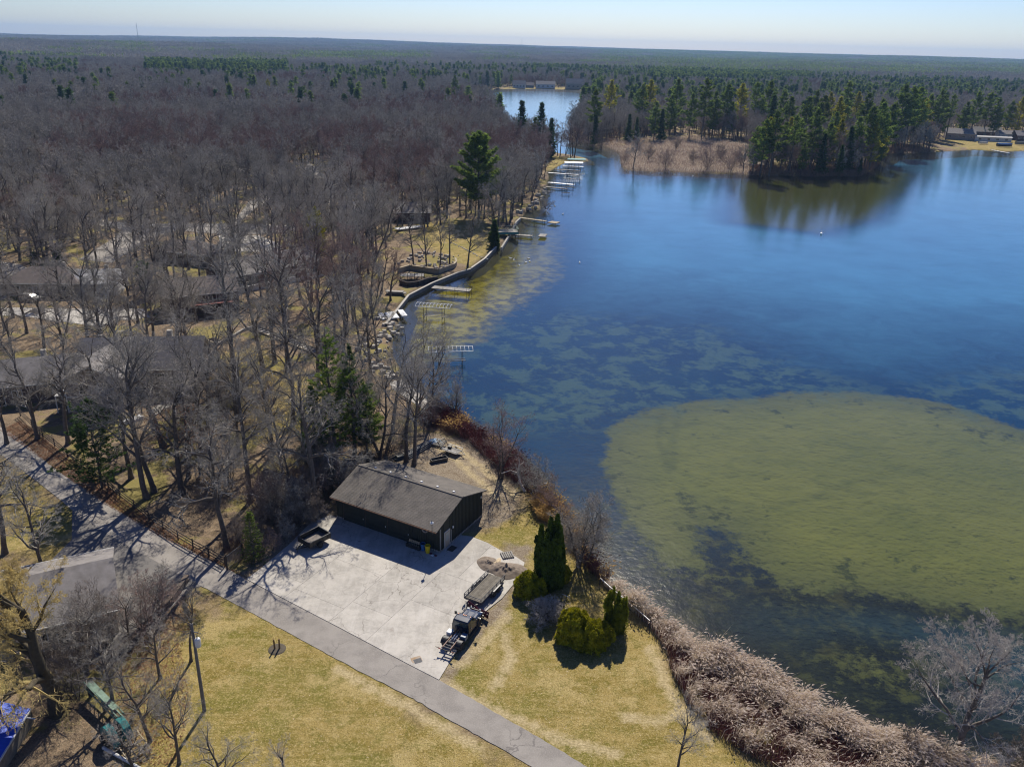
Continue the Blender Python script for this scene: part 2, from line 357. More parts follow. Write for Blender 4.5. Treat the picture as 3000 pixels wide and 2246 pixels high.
dirtc=t.mix(t.ramp(fine,.42,.6),(.25,.20,.14),(.40,.335,.25)); dirtc=t.mix(t.math('MULTIPLY',t.ramp(vfine,.49,.4),.7),dirtc,(.11,.08,.05)); dirtc=t.mix(t.math('MULTIPLY',t.ramp(t.noise(.9,7,.8),.5,.58),.6),dirtc,(.16,.115,.07))
e=t.math('ADD',t.attr('lawn'),t.math('MULTIPLY_ADD',mid,8,-4))
c=t.mix(t.ramp(e,-1.5,1.5),litter,grass)
e=t.math('ADD',t.attr('dirt'),t.math('MULTIPLY_ADD',mid,5,-2.5))
c=t.mix(t.ramp(e,-.6,.6),c,dirtc)
wn=t.math('ADD',t.attr('worn'),t.math('MULTIPLY_ADD',t.noise(.8,7,.75),3.2,-1.6)); c=t.mix(t.math('MULTIPLY',t.ramp(wn,.9,.1),.8),c,t.mix(t.ramp(fine,.4,.6),(.38,.30,.16),(.60,.49,.29)))
c=t.mix(t.ramp(t.attr('shore'),-1.2,.2),c,(.07,.06,.035))
t.bump(t.math('ADD',fine,t.math('MULTIPLY',vfine,.6)),.7,.12)
gm_=t.math('MULTIPLY',t.math('MULTIPLY',t.ramp(t.noise(.09,4,.6,dist=.6),.5,.62),t.ramp(t.noise(1.3,6,.75),.38,.62)),.55)
M['ground']=t.out(c,.95,0,.1)
terrain()
# lake bed: weed beds, pale shoals and shallows
SHOAL=PL([(1775,1262),(1818,1226),(1925,1190),(2034,1172),(2170,1158),(2373,1142),(2577,1146),(2712,1166),(2848,1200),(2960,1245),(3200,1290),(3500,1500),(3300,1830),(3000,1800),(2850,1775),(2712,1760),(2580,1735),(2440,1725),(2305,1720),(2190,1690),(2140,1600),(2105,1550),(2050,1535),(2055,1600),(2100,1690),(2034,1668),(1960,1640),(1900,1590),(1830,1520),(1790,1440),(1765,1360)],-1.8)
DARKT=PL([(2045,1528),(2130,1545),(2160,1590),(2175,1650),(2260,1700),(2300,1760),(2230,1790),(2100,1760),(2070,1640)],-1.8)
PATCH=PL([(2440,1950),(2500,1905),(2640,1920),(2660,1980),(2640,2020),(2540,1990)],-1.8)
def lakebed():
    xs=np.arange(-60,330,1.3); ys=np.arange(40,480,1.6)
    X,Y=np.meshgrid(xs,ys); V=np.stack([X,Y,np.full(X.shape,-2.0)],-1).reshape(-1,3)
    V[:,2]+=.25*(vnoise(V[:,0]/12,V[:,1]/12,9)-.5)
    na=len(xs); i=np.arange(len(ys)-1)[:,None]*na+np.arange(na-1)[None,:]
    F=np.stack([i,i+1,i+na+1,i+na],-1).reshape(-1,4)
    me=npmesh('lake_bed',V,F,M['bed'],smooth=True)
    x=V[:,0]; y=V[:,1]; sh=sdf(x,y,SHOAL); sh=np.maximum(sh,sdf(x,y,PATCH)-1.5); sh=np.minimum(sh,-sdf(x,y,DARKT)); sd=sdf(x,y,LAKE)
    # distance along the left (walled) shore and the pine point where the bottom is bright yellow-olive
    L2=PL([(1100,1060),(1160,900),(1200,860),(1400,780),(1480,700),(1540,640),(1640,660),(1630,800),(1560,860),(1460,930),(1400,990),(1200,1090)],-1.8)
    L3=PL([(2150,480),(2560,480),(2660,510),(2640,560),(2560,640),(2400,680),(2150,650)],-1.8)
    yl=np.maximum(sdf(x,y,L2),sdf(x,y,L3))
    mott=PL([(1250,1180),(1500,900),(1800,930),(2050,950),(2300,1060),(2600,1150),(3000,1080),(3400,1100),(3400,1300),(2900,1220),(2600,1140),(2100,1160),(1900,1200),(1700,1250),(1400,1240)],-1.8)
    for nm,val in (('shoal',sh),('shore',sd),('yellow',yl),('mottle',sdf(x,y,mott)),('track',polydist(x,y,[PL(q,-1.8) for q in ([(1935,1180),(1932,1290),(1950,1370),(2000,1430),(2100,1465),(2260,1475),(2420,1450),(2560,1440)],[(2260,1490),(2380,1450),(2520,1400),(2700,1385)],[(1990,1200),(1970,1300),(1975,1370)])]))):
        at=me.attributes.new(nm,'FLOAT','POINT'); at.data.foreach_set('value',np.clip(val,-60,60).astype(np.float32))
    tag(link('lake_bed',me),kind='structure')
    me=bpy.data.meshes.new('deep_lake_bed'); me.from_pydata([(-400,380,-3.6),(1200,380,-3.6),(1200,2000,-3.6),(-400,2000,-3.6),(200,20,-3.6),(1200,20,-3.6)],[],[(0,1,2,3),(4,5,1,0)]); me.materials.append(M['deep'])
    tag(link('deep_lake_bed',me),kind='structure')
def YY(t):
    n=t.N('SeparateXYZ'); t.L(t.P(),n.inputs[0]); return n.outputs[1]
t=NT('lake_bottom')
n1=t.noise(.06,6,.6); n2=t.noise(.35,6,.65); n3=t.noise(2.2,4,.7); n4=t.noise(.16,7,.72,dist=.6)
weed=t.mix(t.ramp(n1,.35,.65),(.022,.026,.022),(.035,.038,.025)); weed=t.mix(t.ramp(t.N('SeparateXYZ').outputs[1] if 0 else YY(t),78,112),weed,t.mix(t.ramp(n1,.3,.7),(.006,.045,.125),(.012,.065,.15))); weed=t.mix(t.math('MULTIPLY',t.ramp(n3,.5,.75),.5),weed,(.06,.068,.04))  # farther weed is painted the blue of light scattered in the water
sand=t.mix(t.ramp(n1,.3,.7),(.185,.185,.048),(.25,.235,.065)); sand=t.mix(t.ramp(t.attr('shoal'),9,0),sand,(.15,.15,.055)); sand=t.mix(t.math('MULTIPLY',t.ramp(n2,.5,.3),.35),sand,(.09,.11,.03))
# weeds sparse over the shoal near its edge
nE=t.math('ADD',t.math('MULTIPLY',t.noise(.55,8,.78),.55),t.math('MULTIPLY',t.noise(.12,4,.6),.45)); e=t.math('ADD',t.attr('shoal'),t.math('MULTIPLY',t.math('ADD',nE,-.5),t.ramp(t.attr('shore'),60,22)))
e=t.math('ADD',t.attr('shoal'),t.math('MULTIPLY',t.math('ADD',nE,-.5),t.math('MULTIPLY_ADD',t.ramp(YY(t),100,72),12,10.0))); fac=t.ramp(e,-.5,.9)
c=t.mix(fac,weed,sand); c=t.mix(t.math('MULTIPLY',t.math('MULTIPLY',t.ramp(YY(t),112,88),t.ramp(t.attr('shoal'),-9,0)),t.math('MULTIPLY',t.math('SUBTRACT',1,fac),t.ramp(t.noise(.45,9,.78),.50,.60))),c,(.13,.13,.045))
near=t.math('ADD',t.math('MULTIPLY',t.attr('shoal'),.05),t.math('MULTIPLY_ADD',n4,-1,.0))
c=t.mix(t.math('MULTIPLY',t.math('MULTIPLY',t.ramp(t.math('ADD',t.attr('track'),t.math('MULTIPLY',t.noise(.6,5,.7),.8)),1.3,.3),fac),.35),c,(.07,.085,.03))
spots=t.ramp(t.math('ADD',t.math('MULTIPLY',t.attr('shoal'),-.006),t.noise(.28,8,.75)),.53,.60)
c=t.mix(t.math('MULTIPLY',t.math('MULTIPLY',spots,fac),.75),c,(.045,.055,.022))
# mottled middle
mo=t.math('MULTIPLY',t.ramp(t.attr('mottle'),-6,4),t.ramp(t.noise(.17,9,.74,dist=.25),.48,.56))
c=t.mix(t.math('MULTIPLY',mo,.7),c,(.10,.165,.15))
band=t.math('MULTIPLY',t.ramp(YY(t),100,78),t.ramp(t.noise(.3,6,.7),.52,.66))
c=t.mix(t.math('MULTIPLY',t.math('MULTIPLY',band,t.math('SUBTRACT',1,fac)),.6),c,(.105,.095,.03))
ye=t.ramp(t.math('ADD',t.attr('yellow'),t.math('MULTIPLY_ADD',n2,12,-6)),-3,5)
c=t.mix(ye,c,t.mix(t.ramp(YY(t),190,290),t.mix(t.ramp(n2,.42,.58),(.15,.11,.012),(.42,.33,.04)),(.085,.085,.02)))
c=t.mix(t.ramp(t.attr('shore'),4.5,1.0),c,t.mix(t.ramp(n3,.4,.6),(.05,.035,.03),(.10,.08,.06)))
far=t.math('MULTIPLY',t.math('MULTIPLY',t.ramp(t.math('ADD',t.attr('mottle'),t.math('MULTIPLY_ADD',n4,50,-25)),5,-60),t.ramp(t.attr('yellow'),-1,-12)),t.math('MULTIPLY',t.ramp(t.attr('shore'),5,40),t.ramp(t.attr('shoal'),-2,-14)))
c=t.mix(t.math('MULTIPLY',far,t.ramp(n1,-.5,.6)),c,(.085,.27,.49))  # open-water blue: scattered light and sky reflection painted into the bed colour
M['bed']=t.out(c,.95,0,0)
M['deep']=NT('deep_bed_scatter_blue').out((.075,.215,.39),.95,0,0)  # even blue stands in for light scattered by deep water
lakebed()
# water surface
m=bpy.data.materials.new('lake_water_surface'); m.use_nodes=True; T=m.node_tree; T.nodes.clear()
def _n(tp,**k):
    n=T.nodes.new('ShaderNode'+tp)
    for a,b in k.items(): setattr(n,a,b)
    return n
geo=_n('NewGeometry'); mp=_n('Mapping'); mp.inputs['Scale'].default_value=(1,1.0,1); T.links.new(geo.outputs['Position'],mp.inputs[0])
h=[]
for s_,k_ in ((1.6,.5),(.35,1.0)):
    n=_n('TexNoise'); n.inputs['Scale'].default_value=s_; n.inputs['Detail'].default_value=4; n.inputs['Roughness'].default_value=.6; T.links.new(mp.outputs[0],n.inputs[0])
    mu=_n('Math',operation='MULTIPLY'); mu.inputs[1].default_value=k_; T.links.new(n.outputs['Fac'],mu.inputs[0]); h.append(mu)
ad=_n('Math',operation='ADD'); T.links.new(h[0].outputs[0],ad.inputs[0]); T.links.new(h[1].outputs[0],ad.inputs[1])
bp=_n('Bump'); bp.inputs['Strength'].default_value=.30; bp.inputs['Distance'].default_value=.12; T.links.new(ad.outputs[0],bp.inputs['Height'])
fr=_n('Fresnel'); fr.inputs['IOR'].default_value=1.333; T.links.new(bp.outputs[0],fr.inputs['Normal'])
tr=_n('BsdfTransparent'); tr.inputs[0].default_value=(.84,.90,.86,1); gl=_n('BsdfGlossy'); gl.inputs['Roughness'].default_value=.10; gl.inputs['Color'].default_value=(1,1,1,1); T.links.new(bp.outputs[0],gl.inputs['Normal'])
mx=_n('MixShader'); T.links.new(fr.outputs[0],mx.inputs[0]); T.links.new(tr.outputs[0],mx.inputs[1]); T.links.new(gl.outputs[0],mx.inputs[2])
ou=_n('OutputMaterial'); T.links.new(mx.outputs[0],ou.inputs[0]); M['water']=m
me=bpy.data.meshes.new('lake_water'); me.from_pydata([(-500,30,WL),(1500,30,WL),(1500,2100,WL),(-500,2100,WL)],[],[(0,1,2,3)]); me.materials.append(M['water'])
tag(link('lake_water',me),kind='structure')
# asphalt and concrete
t=NT('road_asphalt'); f=t.noise(9,4,.7); g=t.noise(.5,4); 
c=t.mix(t.ramp(g,.4,.6),(.305,.28,.25),(.235,.215,.192)); c=t.mix(t.math('MULTIPLY',t.ramp(f,.48,.62),.5),c,(.38,.345,.31)); c=t.mix(t.math('MULTIPLY',t.ramp(t.noise(.35,5,.7),.6,.75),.35),c,(.16,.15,.15))
vo=t.N('TexVoronoi',feature='DISTANCE_TO_EDGE'); vo.inputs['Scale'].default_value=.22; dn=t.N('TexNoise'); dn.inputs['Scale'].default_value=.8; dn.inputs['Detail'].default_value=6; t.L(t.P(),dn.inputs[0])
va=t.N('VectorMath',operation='MULTIPLY_ADD'); t.L(dn.outputs['Color'],va.inputs[0]); va.inputs[1].default_value=(2.4,2.4,1); t.L(t.P(),va.inputs[2]); t.L(va.outputs[0],vo.inputs['Vector'])
c=t.mix(t.math('MULTIPLY',t.math('MULTIPLY',t.ramp(vo.outputs['Distance'],.014,.004),t.ramp(t.noise(.09,2),.5,.56)),.6),c,(.10,.09,.085))
t.bump(f,.4,.02); M['asphalt']=t.out(c,.9)
t=NT('drive_asphalt'); f=t.noise(9,4,.7); c=t.mix(t.ramp(t.noise(.3,4),.3,.7),(.20,.187,.172),(.15,.14,.13)); c=t.mix(t.math('MULTIPLY',t.ramp(f,.5,.75),.4),c,(.27,.26,.26)); t.bump(f,.4,.02); M['asphalt2']=t.out(c,.9)
t=NT('worn_concrete'); a=t.noise(.45,5,.65); b=t.noise(3,4,.7)
c=t.mix(t.ramp(a,.4,.6),(.50,.468,.415),(.37,.345,.305)); c=t.mix(t.math('MULTIPLY',t.ramp(b,.48,.62),.4),c,(.53,.50,.445)); c=t.mix(t.math('MULTIPLY',t.ramp(t.noise(1.2,7,.8),.55,.65),.35),c,(.25,.225,.195))
mp=t.N('Mapping'); mp.inputs['Rotation'].default_value=(0,0,R(28)); mp.inputs['Scale'].default_value=(2.2,.12,1); t.L(t.P(),mp.inputs[0])
c=t.mix(t.math('MULTIPLY',t.ramp(t.noise(1,6,.65,vec=mp.outputs[0]),.50,.66),.35),c,(.57,.54,.49))
c=t.mix(t.math('MULTIPLY',t.ramp(t.noise(.5,6,.75,dist=.8),.62,.68),.45),c,(.27,.225,.19))
vo=t.N('TexVoronoi',feature='DISTANCE_TO_EDGE'); vo.inputs['Scale'].default_value=.33; dn=t.N('TexNoise'); dn.inputs['Scale'].default_value=1.1; dn.inputs['Detail'].default_value=5; t.L(t.P(),dn.inputs[0])
va=t.N('VectorMath',operation='MULTIPLY_ADD'); t.L(dn.outputs['Color'],va.inputs[0]); va.inputs[1].default_value=(1.1,1.1,1.1); t.L(t.P(),va.inputs[2]); t.L(va.outputs[0],vo.inputs['Vector'])
crack=t.math('MULTIPLY',t.ramp(vo.outputs['Distance'],.012,.003),t.ramp(t.noise(.13,2),.47,.55)); c=t.mix(t.math('MULTIPLY',crack,.7),c,(.16,.14,.12))
h=t.N('HueSaturation'); t.L(c,h.inputs['Color']); t.L(t.math('MULTIPLY_ADD',t.rand(),.14,.93),h.inputs['Value'])
t.bump(b,.25,.015); M['concrete']=t.out(h.outputs[0],.85)
def sheet(name,poly,mat,z,kind='structure',parent=None,thick=.25):
    b=MB(); b.prism([(p[0],p[1]) for p in poly],z-thick,z); o=b.build(name,mat,parent); 
    if kind: tag(o,kind=kind)
    return o
def smooth_edge(pts,n=12):
    P=[Vector((p[0],p[1],0)) for p in pts]; out=[]
    for i in range(len(P)-1):
        p0=P[max(i-1,0)];p1=P[i];p2=P[i+1];p3=P[min(i+2,len(P)-1)]
        for k in range(n):
            t_=k/n; out.append(.5*((2*p1)+(p2-p0)*t_+(2*p0-5*p1+4*p2-p3)*t_*t_+(3*p1-p0-3*p2+p3)*t_**3)); q=out[-1]; q+=Vector((float(vnoise(q.x*2.3,q.y*2.3,3)-.5)*.13,float(vnoise(q.x*2.3,q.y*2.3,7)-.5)*.13,0))
    out.append(P[-1]); return out
ROADU=PL([(-700,900),(-300,1060),(-100,1180),(0,1250),(41,1274),(95,1318),(152,1365),(217,1411),(293,1460),(353,1499),(453,1556),(521,1592),(648,1655),(715,1693),(850,1762),(1000,1840),(1200,1946),(1286,1990),(1438,2078),(1600,2172),(1722,2246),(1900,2360),(2200,2560)])
ROADL=PL([(-800,980),(-400,1110),(-140,1235),(0,1330),(54,1368),(109,1411),(168,1456),(204,1487),(280,1540),(350,1585),(450,1640),(560,1700),(706,1777),(850,1855),(1000,1936),(1200,2040),(1263,2077),(1400,2153),(1560,2246),(1750,2370),(2000,2540)])
sheet('road',smooth_edge(ROADU)+smooth_edge(ROADL)[::-1],M['asphalt'],.012)
YARD=PL([(1382,1572),(1428,1590),(1479,1619),(1510,1630),(1537,1648),(1530,1670),(1512,1702),(1470,1753),(1422,1791),(1370,1860),(1327,1924),(1286,1991),(1200,1947),(1000,1841),(850,1763),(722,1696),(760,1668),(850,1592),(905,1536),(985,1500),(1100,1520),(1300,1560)])
sheet('side_drive',PL([(212,1492),(300,1545),(400,1604),(520,1672),(590,1716),(560,1722),(480,1800),(400,1868),(300,1935),(215,1960),(140,1930),(225,1850),(330,1775),(300,1700),(200,1680),(150,1640),(210,1580)]),M['asphalt2'],.007)
# other pavements among the houses
for k,(nm,poly) in enumerate([('paved_lane',[(-60,600),(60,605),(180,620),(330,650),(480,655),(680,655),(860,660),(880,675),(700,690),(520,675),(430,700),(380,735),(330,770),(230,760),(330,700),(360,672),(200,648),(60,640),(-60,640)]),
    ('paved_lane',[(-40,760),(60,775),(110,800),(60,850),(-40,900)]),('concrete_drive',[(-40,900),(100,902),(260,905),(420,905),(440,930),(330,940),(300,960),(240,950),(60,925),(-40,925)]),
    ('gravel_drive',[(640,690),(760,690),(830,720),(820,740),(650,735)]),('paved_lane',[(900,470),(1000,560),(960,600),(760,600),(700,655),(680,655),(730,590),(880,550)]),('footpath',[(440,1200),(500,1165),(530,1150),(545,1165),(490,1195),(440,1225)]),
    ('lake_path',[(1140,1120),(1180,1110),(1260,1180),(1320,1235),(1300,1240),(1220,1185),(1150,1140)])]):
    o=sheet(nm,PL(poly),M['asphalt' if 'lane' in nm else 'concrete'],.03+.004*k)
# ------------------------------------------------------------------ vegetation builders
def _norm(x,y,z):
    l=math.sqrt(x*x+y*y+z*z) or 1; return x/l,y/l,z/l
class Tree:
    def __init__(s,seed): s.r=random.Random(seed); s.S=[]     # segments: x0,y0,z0,x1,y1,z1,r0,r1,level
    def wiggle(s,d,a,up=0):
        r=s.r; return _norm(d[0]+r.gauss(0,a),d[1]+r.gauss(0,a),d[2]+r.gauss(0,a)+up)
    def side(s,d,ang):
        """direction at angle ang from d, random azimuth"""
        r=s.r; t=r.random()*6.283; u=_norm(-d[1],d[0],0) if abs(d[2])<.98 else (1,0,0)
        v=(d[1]*u[2]-d[2]*u[1],d[2]*u[0]-d[0]*u[2],d[0]*u[1]-d[1]*u[0]); c,si=math.cos(ang),math.sin(ang)
        return _norm(*[d[i]*c+si*(math.cos(t)*u[i]+math.sin(t)*v[i]) for i in range(3)])
    def branch(s,p,d,L,r0,lv,P):
        r=s.r; n=P['n'][lv]; st=L/n; pts=[]; last=lv>=P['max']
        wig=P['wig'][lv]; up=P['up'][lv]; rad=r0
        for i in range(n):
            q=(p[0]+d[0]*st,p[1]+d[1]*st,p[2]+d[2]*st); r1=r0*(1-(i+1)/n*(.92 if lv else P.get('taper',.8)))
            s.S.append((*p,*q,rad,max(r1,.004),lv)); pts.append((p,q,rad,r1,d)); p=q; rad=max(r1,.004); d=s.wiggle(d,wig,up)
        if last: return
        m=P['kids'][lv]; lo=P['lo'][lv]
        for k in range(m):
            f=lo+(1-lo)*(k+r.random()*.9)/m; f=min(f,.999); i=int(f*n); a,b,ra,rb,dd=pts[i]; ff=f*n-i
            q=tuple(a[j]+(b[j]-a[j])*ff for j in range(3)); rr=(ra+(rb-ra)*ff)
            ang=R(P['ang'][lv]+r.gauss(0,10))
            if lv==0: LL=P['limb']*L*(P['prof'](f))*r.uniform(.8,1.2)
            else: LL=L*P['len'][lv]*(1.15-.65*f)*r.uniform(.7,1.25)
            s.branch(q,s.side(dd,ang),LL,min(rr*P['rf'][lv],LL*(.042 if lv<2 else .03)),lv+1,P)
        # the leader carries on as a fan of finer shoots
        if lv<P['max']:
            for k in range(3 if lv==0 else P.get('tip',2)): s.branch(p,s.wiggle(d,.38),L*(P['lead'] if lv==0 else P['len'][lv]*.5),rad*(.8 if lv==0 else .9),lv+1,P)
def tubes(segs,k):
    A=np.array([q[:8] for q in segs]); p=A[:,:3]; q=A[:,3:6]; d=q-p; L=np.linalg.norm(d,axis=1,keepdims=True)+1e-9; d=d/L
    up=np.where(np.abs(d[:,2:3])<.9,np.array([[0,0,1.]]),np.array([[1.,0,0]])); a=np.cross(d,up); a/=np.linalg.norm(a,axis=1,keepdims=True); b=np.cross(a,d)
    q=q+d*(A[:,7:8]*.4); V=[]
    for e,r in((p,A[:,6:7]),(q,A[:,7:8])):
        for i in range(k): t=2*math.pi*i/k; V.append(e+(a*math.cos(t)+b*math.sin(t))*r)
    V=np.stack(V,1).reshape(-1,3); n=len(A); o=np.arange(n)[:,None]*2*k; F=[]
    for i in range(k): j=(i+1)%k; F+= [np.stack([o[:,0]+i,o[:,0]+j,o[:,0]+j+k],1),np.stack([o[:,0]+i,o[:,0]+j+k,o[:,0]+i+k],1)]
    return V,np.concatenate(F)
def blades(segs,wmin,rs):
    A=np.array([q[:8] for q in segs]); p=A[:,:3]; q=A[:,3:6]; d=q-p; n=len(A)
    rnd=rs.normal(size=(n,3)); s=np.cross(d,rnd); s/=np.linalg.norm(s,axis=1,keepdims=True)+1e-9; w=np.maximum(A[:,6:7],wmin)
    V=np.stack([p-s*w,p+s*w,q],1).reshape(-1,3); F=np.arange(n*3).reshape(-1,3); return V,F
def joinvf(L):
    V=[];F=[];n=0
    for v,f in L:
        if len(v)==0: continue
        V.append(v);F.append(f+n);n+=len(v)
    return np.concatenate(V),np.concatenate(F)
BARE=dict(lead=.42,max=5,n=[7,6,4,2,1,1],wig=[.06,.19,.25,.25,.2,.2],up=[.03,.06,.05,.04,.02,.0],kids=[9,7,5,4,2,0],lo=[.32,.22,.18,.15,.2,0],ang=[50,42,42,45,45,45],
    limb=.52,len=[0,.52,.50,.52,.6,.6],rf=[.68,.66,.62,.6,.6,.6],prof=lambda f:(1.25-.75*f),tip=2,taper=.6)
def bare_mesh(seed,H,kw={},levels=(7,6,4,3),wmin=.010,trunklv=1,name='bare'):
    P=dict(BARE); P.update(kw); T=Tree(seed); r0=P.get('r0',H*.0155); TH=H*P.get('th',.6)
    for st in range(P.get('stems',1)):
        d=_norm(T.r.gauss(0,P.get('lean',.04)),T.r.gauss(0,P.get('lean',.04)),1)
        b=(0,0,-.3) if P.get('stems',1)==1 else (T.r.gauss(0,.25),T.r.gauss(0,.25),-.2)
        T.branch(b,d,TH*T.r.uniform(.85,1.1),r0,0,P)
    if P.get('flare',True) and P.get('stems',1)==1: T.S.append((0,0,-.3,0,0,.7,r0*1.45,r0*.98,0))
    rs=np.random.RandomState(seed); tr=[];cr=[]
    for lv in range(P['max']+1):
        S=[q for q in T.S if q[8]==lv]
        if not S: continue
        g=tubes(S,levels[lv]) if lv<len(levels) and levels[lv] else blades(S,wmin if lv>=4 else wmin*1.6,rs)
        (tr if lv<=trunklv else cr).append(g)
    return joinvf(tr),joinvf(cr),T
def tree_pair(nm,seed,H,twig,bark='bark',**k):
    (tv,tf),(cv,cf),T=bare_mesh(seed,H,**k)
    return (npmesh(nm+'_trunk',tv,tf,M[bark],smooth=True),npmesh(nm+'_crown',cv,cf,M[twig]),H)
def put_tree(name,pair,label,cat,loc,H,rz,group=None,lean=(0,0),parts=('trunk','crown')):
    o=thing(name,label,cat,loc,rz,group); s=H/pair[2]; o.scale=(s,s,s); o.rotation_euler=(lean[0],lean[1],rz)
    for n_,me in zip(parts,pair[:2]): link(n_,me,o)
    return o
def conifer(seed,H,mat,style='pine',tuft=9,ts=.42,whorl=.9,bare=.3,width=.2,tris=8,bark='bark',ell=None):
    """trunk mesh, needles mesh: whorled branches with tufts of needles; style pine (open, layered) or spruce (dense, drooping)"""
    rng=random.Random(seed); rs=np.random.RandomState(seed); S=[]; C=[]; n=10
    x=y=0
    for i in range(n):
        z0,z1=H*i/n,H*(i+1)/n; x2,y2=x+rng.gauss(0,.05),y+rng.gauss(0,.05)
        S.append((x,y,z0-(.2 if i==0 else 0),x2,y2,z1,H*.015*(1-i/n*.93)+.01,H*.015*(1-(i+1)/n*.93)+.01,0)); x,y=x2,y2
    z=H*bare; Fv=[]
    while z<H*.985:
        t=(z-H*bare)/(H*(1-bare))
        if style=='pine': rad=H*width*(math.sin(math.pi*min(1,(t*.78+.26)))**.8)*rng.uniform(.7,1.15)
        else: rad=H*width*(1-t)**.85*rng.uniform(.85,1.1)+.25
        nb=rng.choice((3,4,5)) if style=='pine' else rng.choice((6,7)); a0=rng.random()*6.28
        for k in range(nb):
            if style=='pine' and rng.random()<.18: continue
            a=a0+6.283*k/nb+rng.gauss(0,.25); L=rad*rng.uniform(.55,1.2); el=(rng.gauss(.22,.12)+t*.45) if style=='pine' else rng.gauss(-.18,.1)+t*.7
            d=(math.cos(a)*math.cos(el),math.sin(a)*math.cos(el),math.sin(el)); p=(0,0,z); seg=3
            for j in range(seg):
                q=tuple(p[i]+d[i]*L/seg for i in range(3)); S.append((*p,*q,.02+.012*L*(1-j/seg),.02+.012*L*(1-(j+1)/seg),1)); p=q; d=_norm(d[0],d[1],d[2]+(.16 if style=='pine' else .05))
            m=max(3,int(tuft*L/(H*width))); px_,py_=-math.sin(a),math.cos(a)
            for j in range(m):
                f=.3+.7*(j+rng.random())/m; sp=(1.05-f)*L*.42*rng.uniform(-1,1) if style=='pine' else (1.1-f)*L*.5*rng.uniform(-1,1)
                Fv.append((math.cos(a)*math.cos(el)*L*f+px_*sp,math.sin(a)*math.cos(el)*L*f+py_*sp,z+math.sin(el)*L*f+L*.10*f*f+rng.gauss(0,.08)-(abs(sp)*.25 if style!='pine' else 0),a))
        z+=H/22*whorl*rng.uniform(.7,1.3)
    Fv.append((0,0,H,0)); Fv.append((0,0,H*.98,2))
    C=np.array(Fv); m=len(C); N=tris; c=np.repeat(C[:,:3],N,0); k=len(c)
    u=rs.normal(size=(k,3)); u[:,2]=np.abs(u[:,2])*.5+.1; u[:,:2]+=np.repeat(np.stack([np.cos(C[:,3]),np.sin(C[:,3])],1),N,0)*.5; u/=np.linalg.norm(u,axis=1,keepdims=True)
    w=np.cross(u,rs.normal(size=(k,3))); w/=np.linalg.norm(w,axis=1,keepdims=True); c=c+rs.normal(size=(k,3))*ts*.25; fl=rs.rand(k)<.5; u[fl,2]*=.15; w[fl,2]*=.3
    L=ts*rs.uniform(.6,1.25,(k,1)); V=np.stack([c-w*L*.24,c+w*L*.24,c+u*L],1).reshape(-1,3); F=np.arange(k*3).reshape(-1,3)
    t0=tubes([q for q in S if q[8]==0],7); t1=tubes([q for q in S if q[8]==1],3)
    tv,tf=joinvf([t0,t1])
    return (npmesh('conifer_trunk',tv,tf,M[bark],smooth=True),npmesh('conifer_crown',V,F,M[mat]),H)
def shell(cols,n,size,mat,seed,up=.5,core=True,name='foliage'):
    """dense sheared foliage on columns or domes: cols=(cx,cy,z0,h,rad,profile)"""
    rs=np.random.RandomState(seed); Vs=[];Fs=[];off=0
    tot=sum(c[3]*c[4] for c in cols)
    for ci,(cx,cy,z0,h,rad,prof) in enumerate(cols):
        k=int(n*h*rad/tot); tt=rs.rand(k)**.9; a=rs.rand(k)*6.283; r=rad*prof(tt)
        bump=1+.26*(vnoise(a*2.2+ci*7,tt*h*1.1,seed)-.5)*2+.20*(vnoise(a*5+ci*3,tt*h*2.6,seed+1)-.5)*2
        r=r*bump*(1-.13*rs.rand(k)**2)
        P=np.stack([cx+r*np.cos(a),cy+r*np.sin(a),z0+tt*h],1)
        o=np.stack([np.cos(a),np.sin(a),np.full(k,up)],1)+rs.normal(size=(k,3))*.55; o/=np.linalg.norm(o,axis=1,keepdims=True)
        w=np.cross(o,rs.normal(size=(k,3))); w/=np.linalg.norm(w,axis=1,keepdims=True); L=size*rs.uniform(.6,1.4,(k,1)); o2=np.cross(w,o); o2=o2*np.sign(o2[:,2:3]+1e-6)
        Vs.append(np.stack([P-w*L*.45,P+w*L*.45,P+(o2*.9+o*.45)*L],1).reshape(-1,3)); Fs.append(np.arange(k*3).reshape(-1,3)+off); off+=k*3
        # inner body
        m,nn=14,12; tz=np.linspace(0,1,nn); A=np.linspace(0,6.283,m,endpoint=False)
        TT,AA=np.meshgrid(tz,A,indexing='ij'); rr=rad*prof(TT)*.72
        V=np.stack([cx+rr*np.cos(AA),cy+rr*np.sin(AA),z0+TT*h*.97],-1).reshape(-1,3); F=[]
        for i in range(nn-1):
            for j in range(m):
                q=[i*m+j,i*m+(j+1)%m,(i+1)*m+(j+1)%m,(i+1)*m+j]; F+=[q[:3],[q[0],q[2],q[3]]]
        Vs.append(V); Fs.append(np.array(F)+off); off+=len(V)
    return npmesh(name,np.concatenate(Vs),np.concatenate(Fs),M[mat])
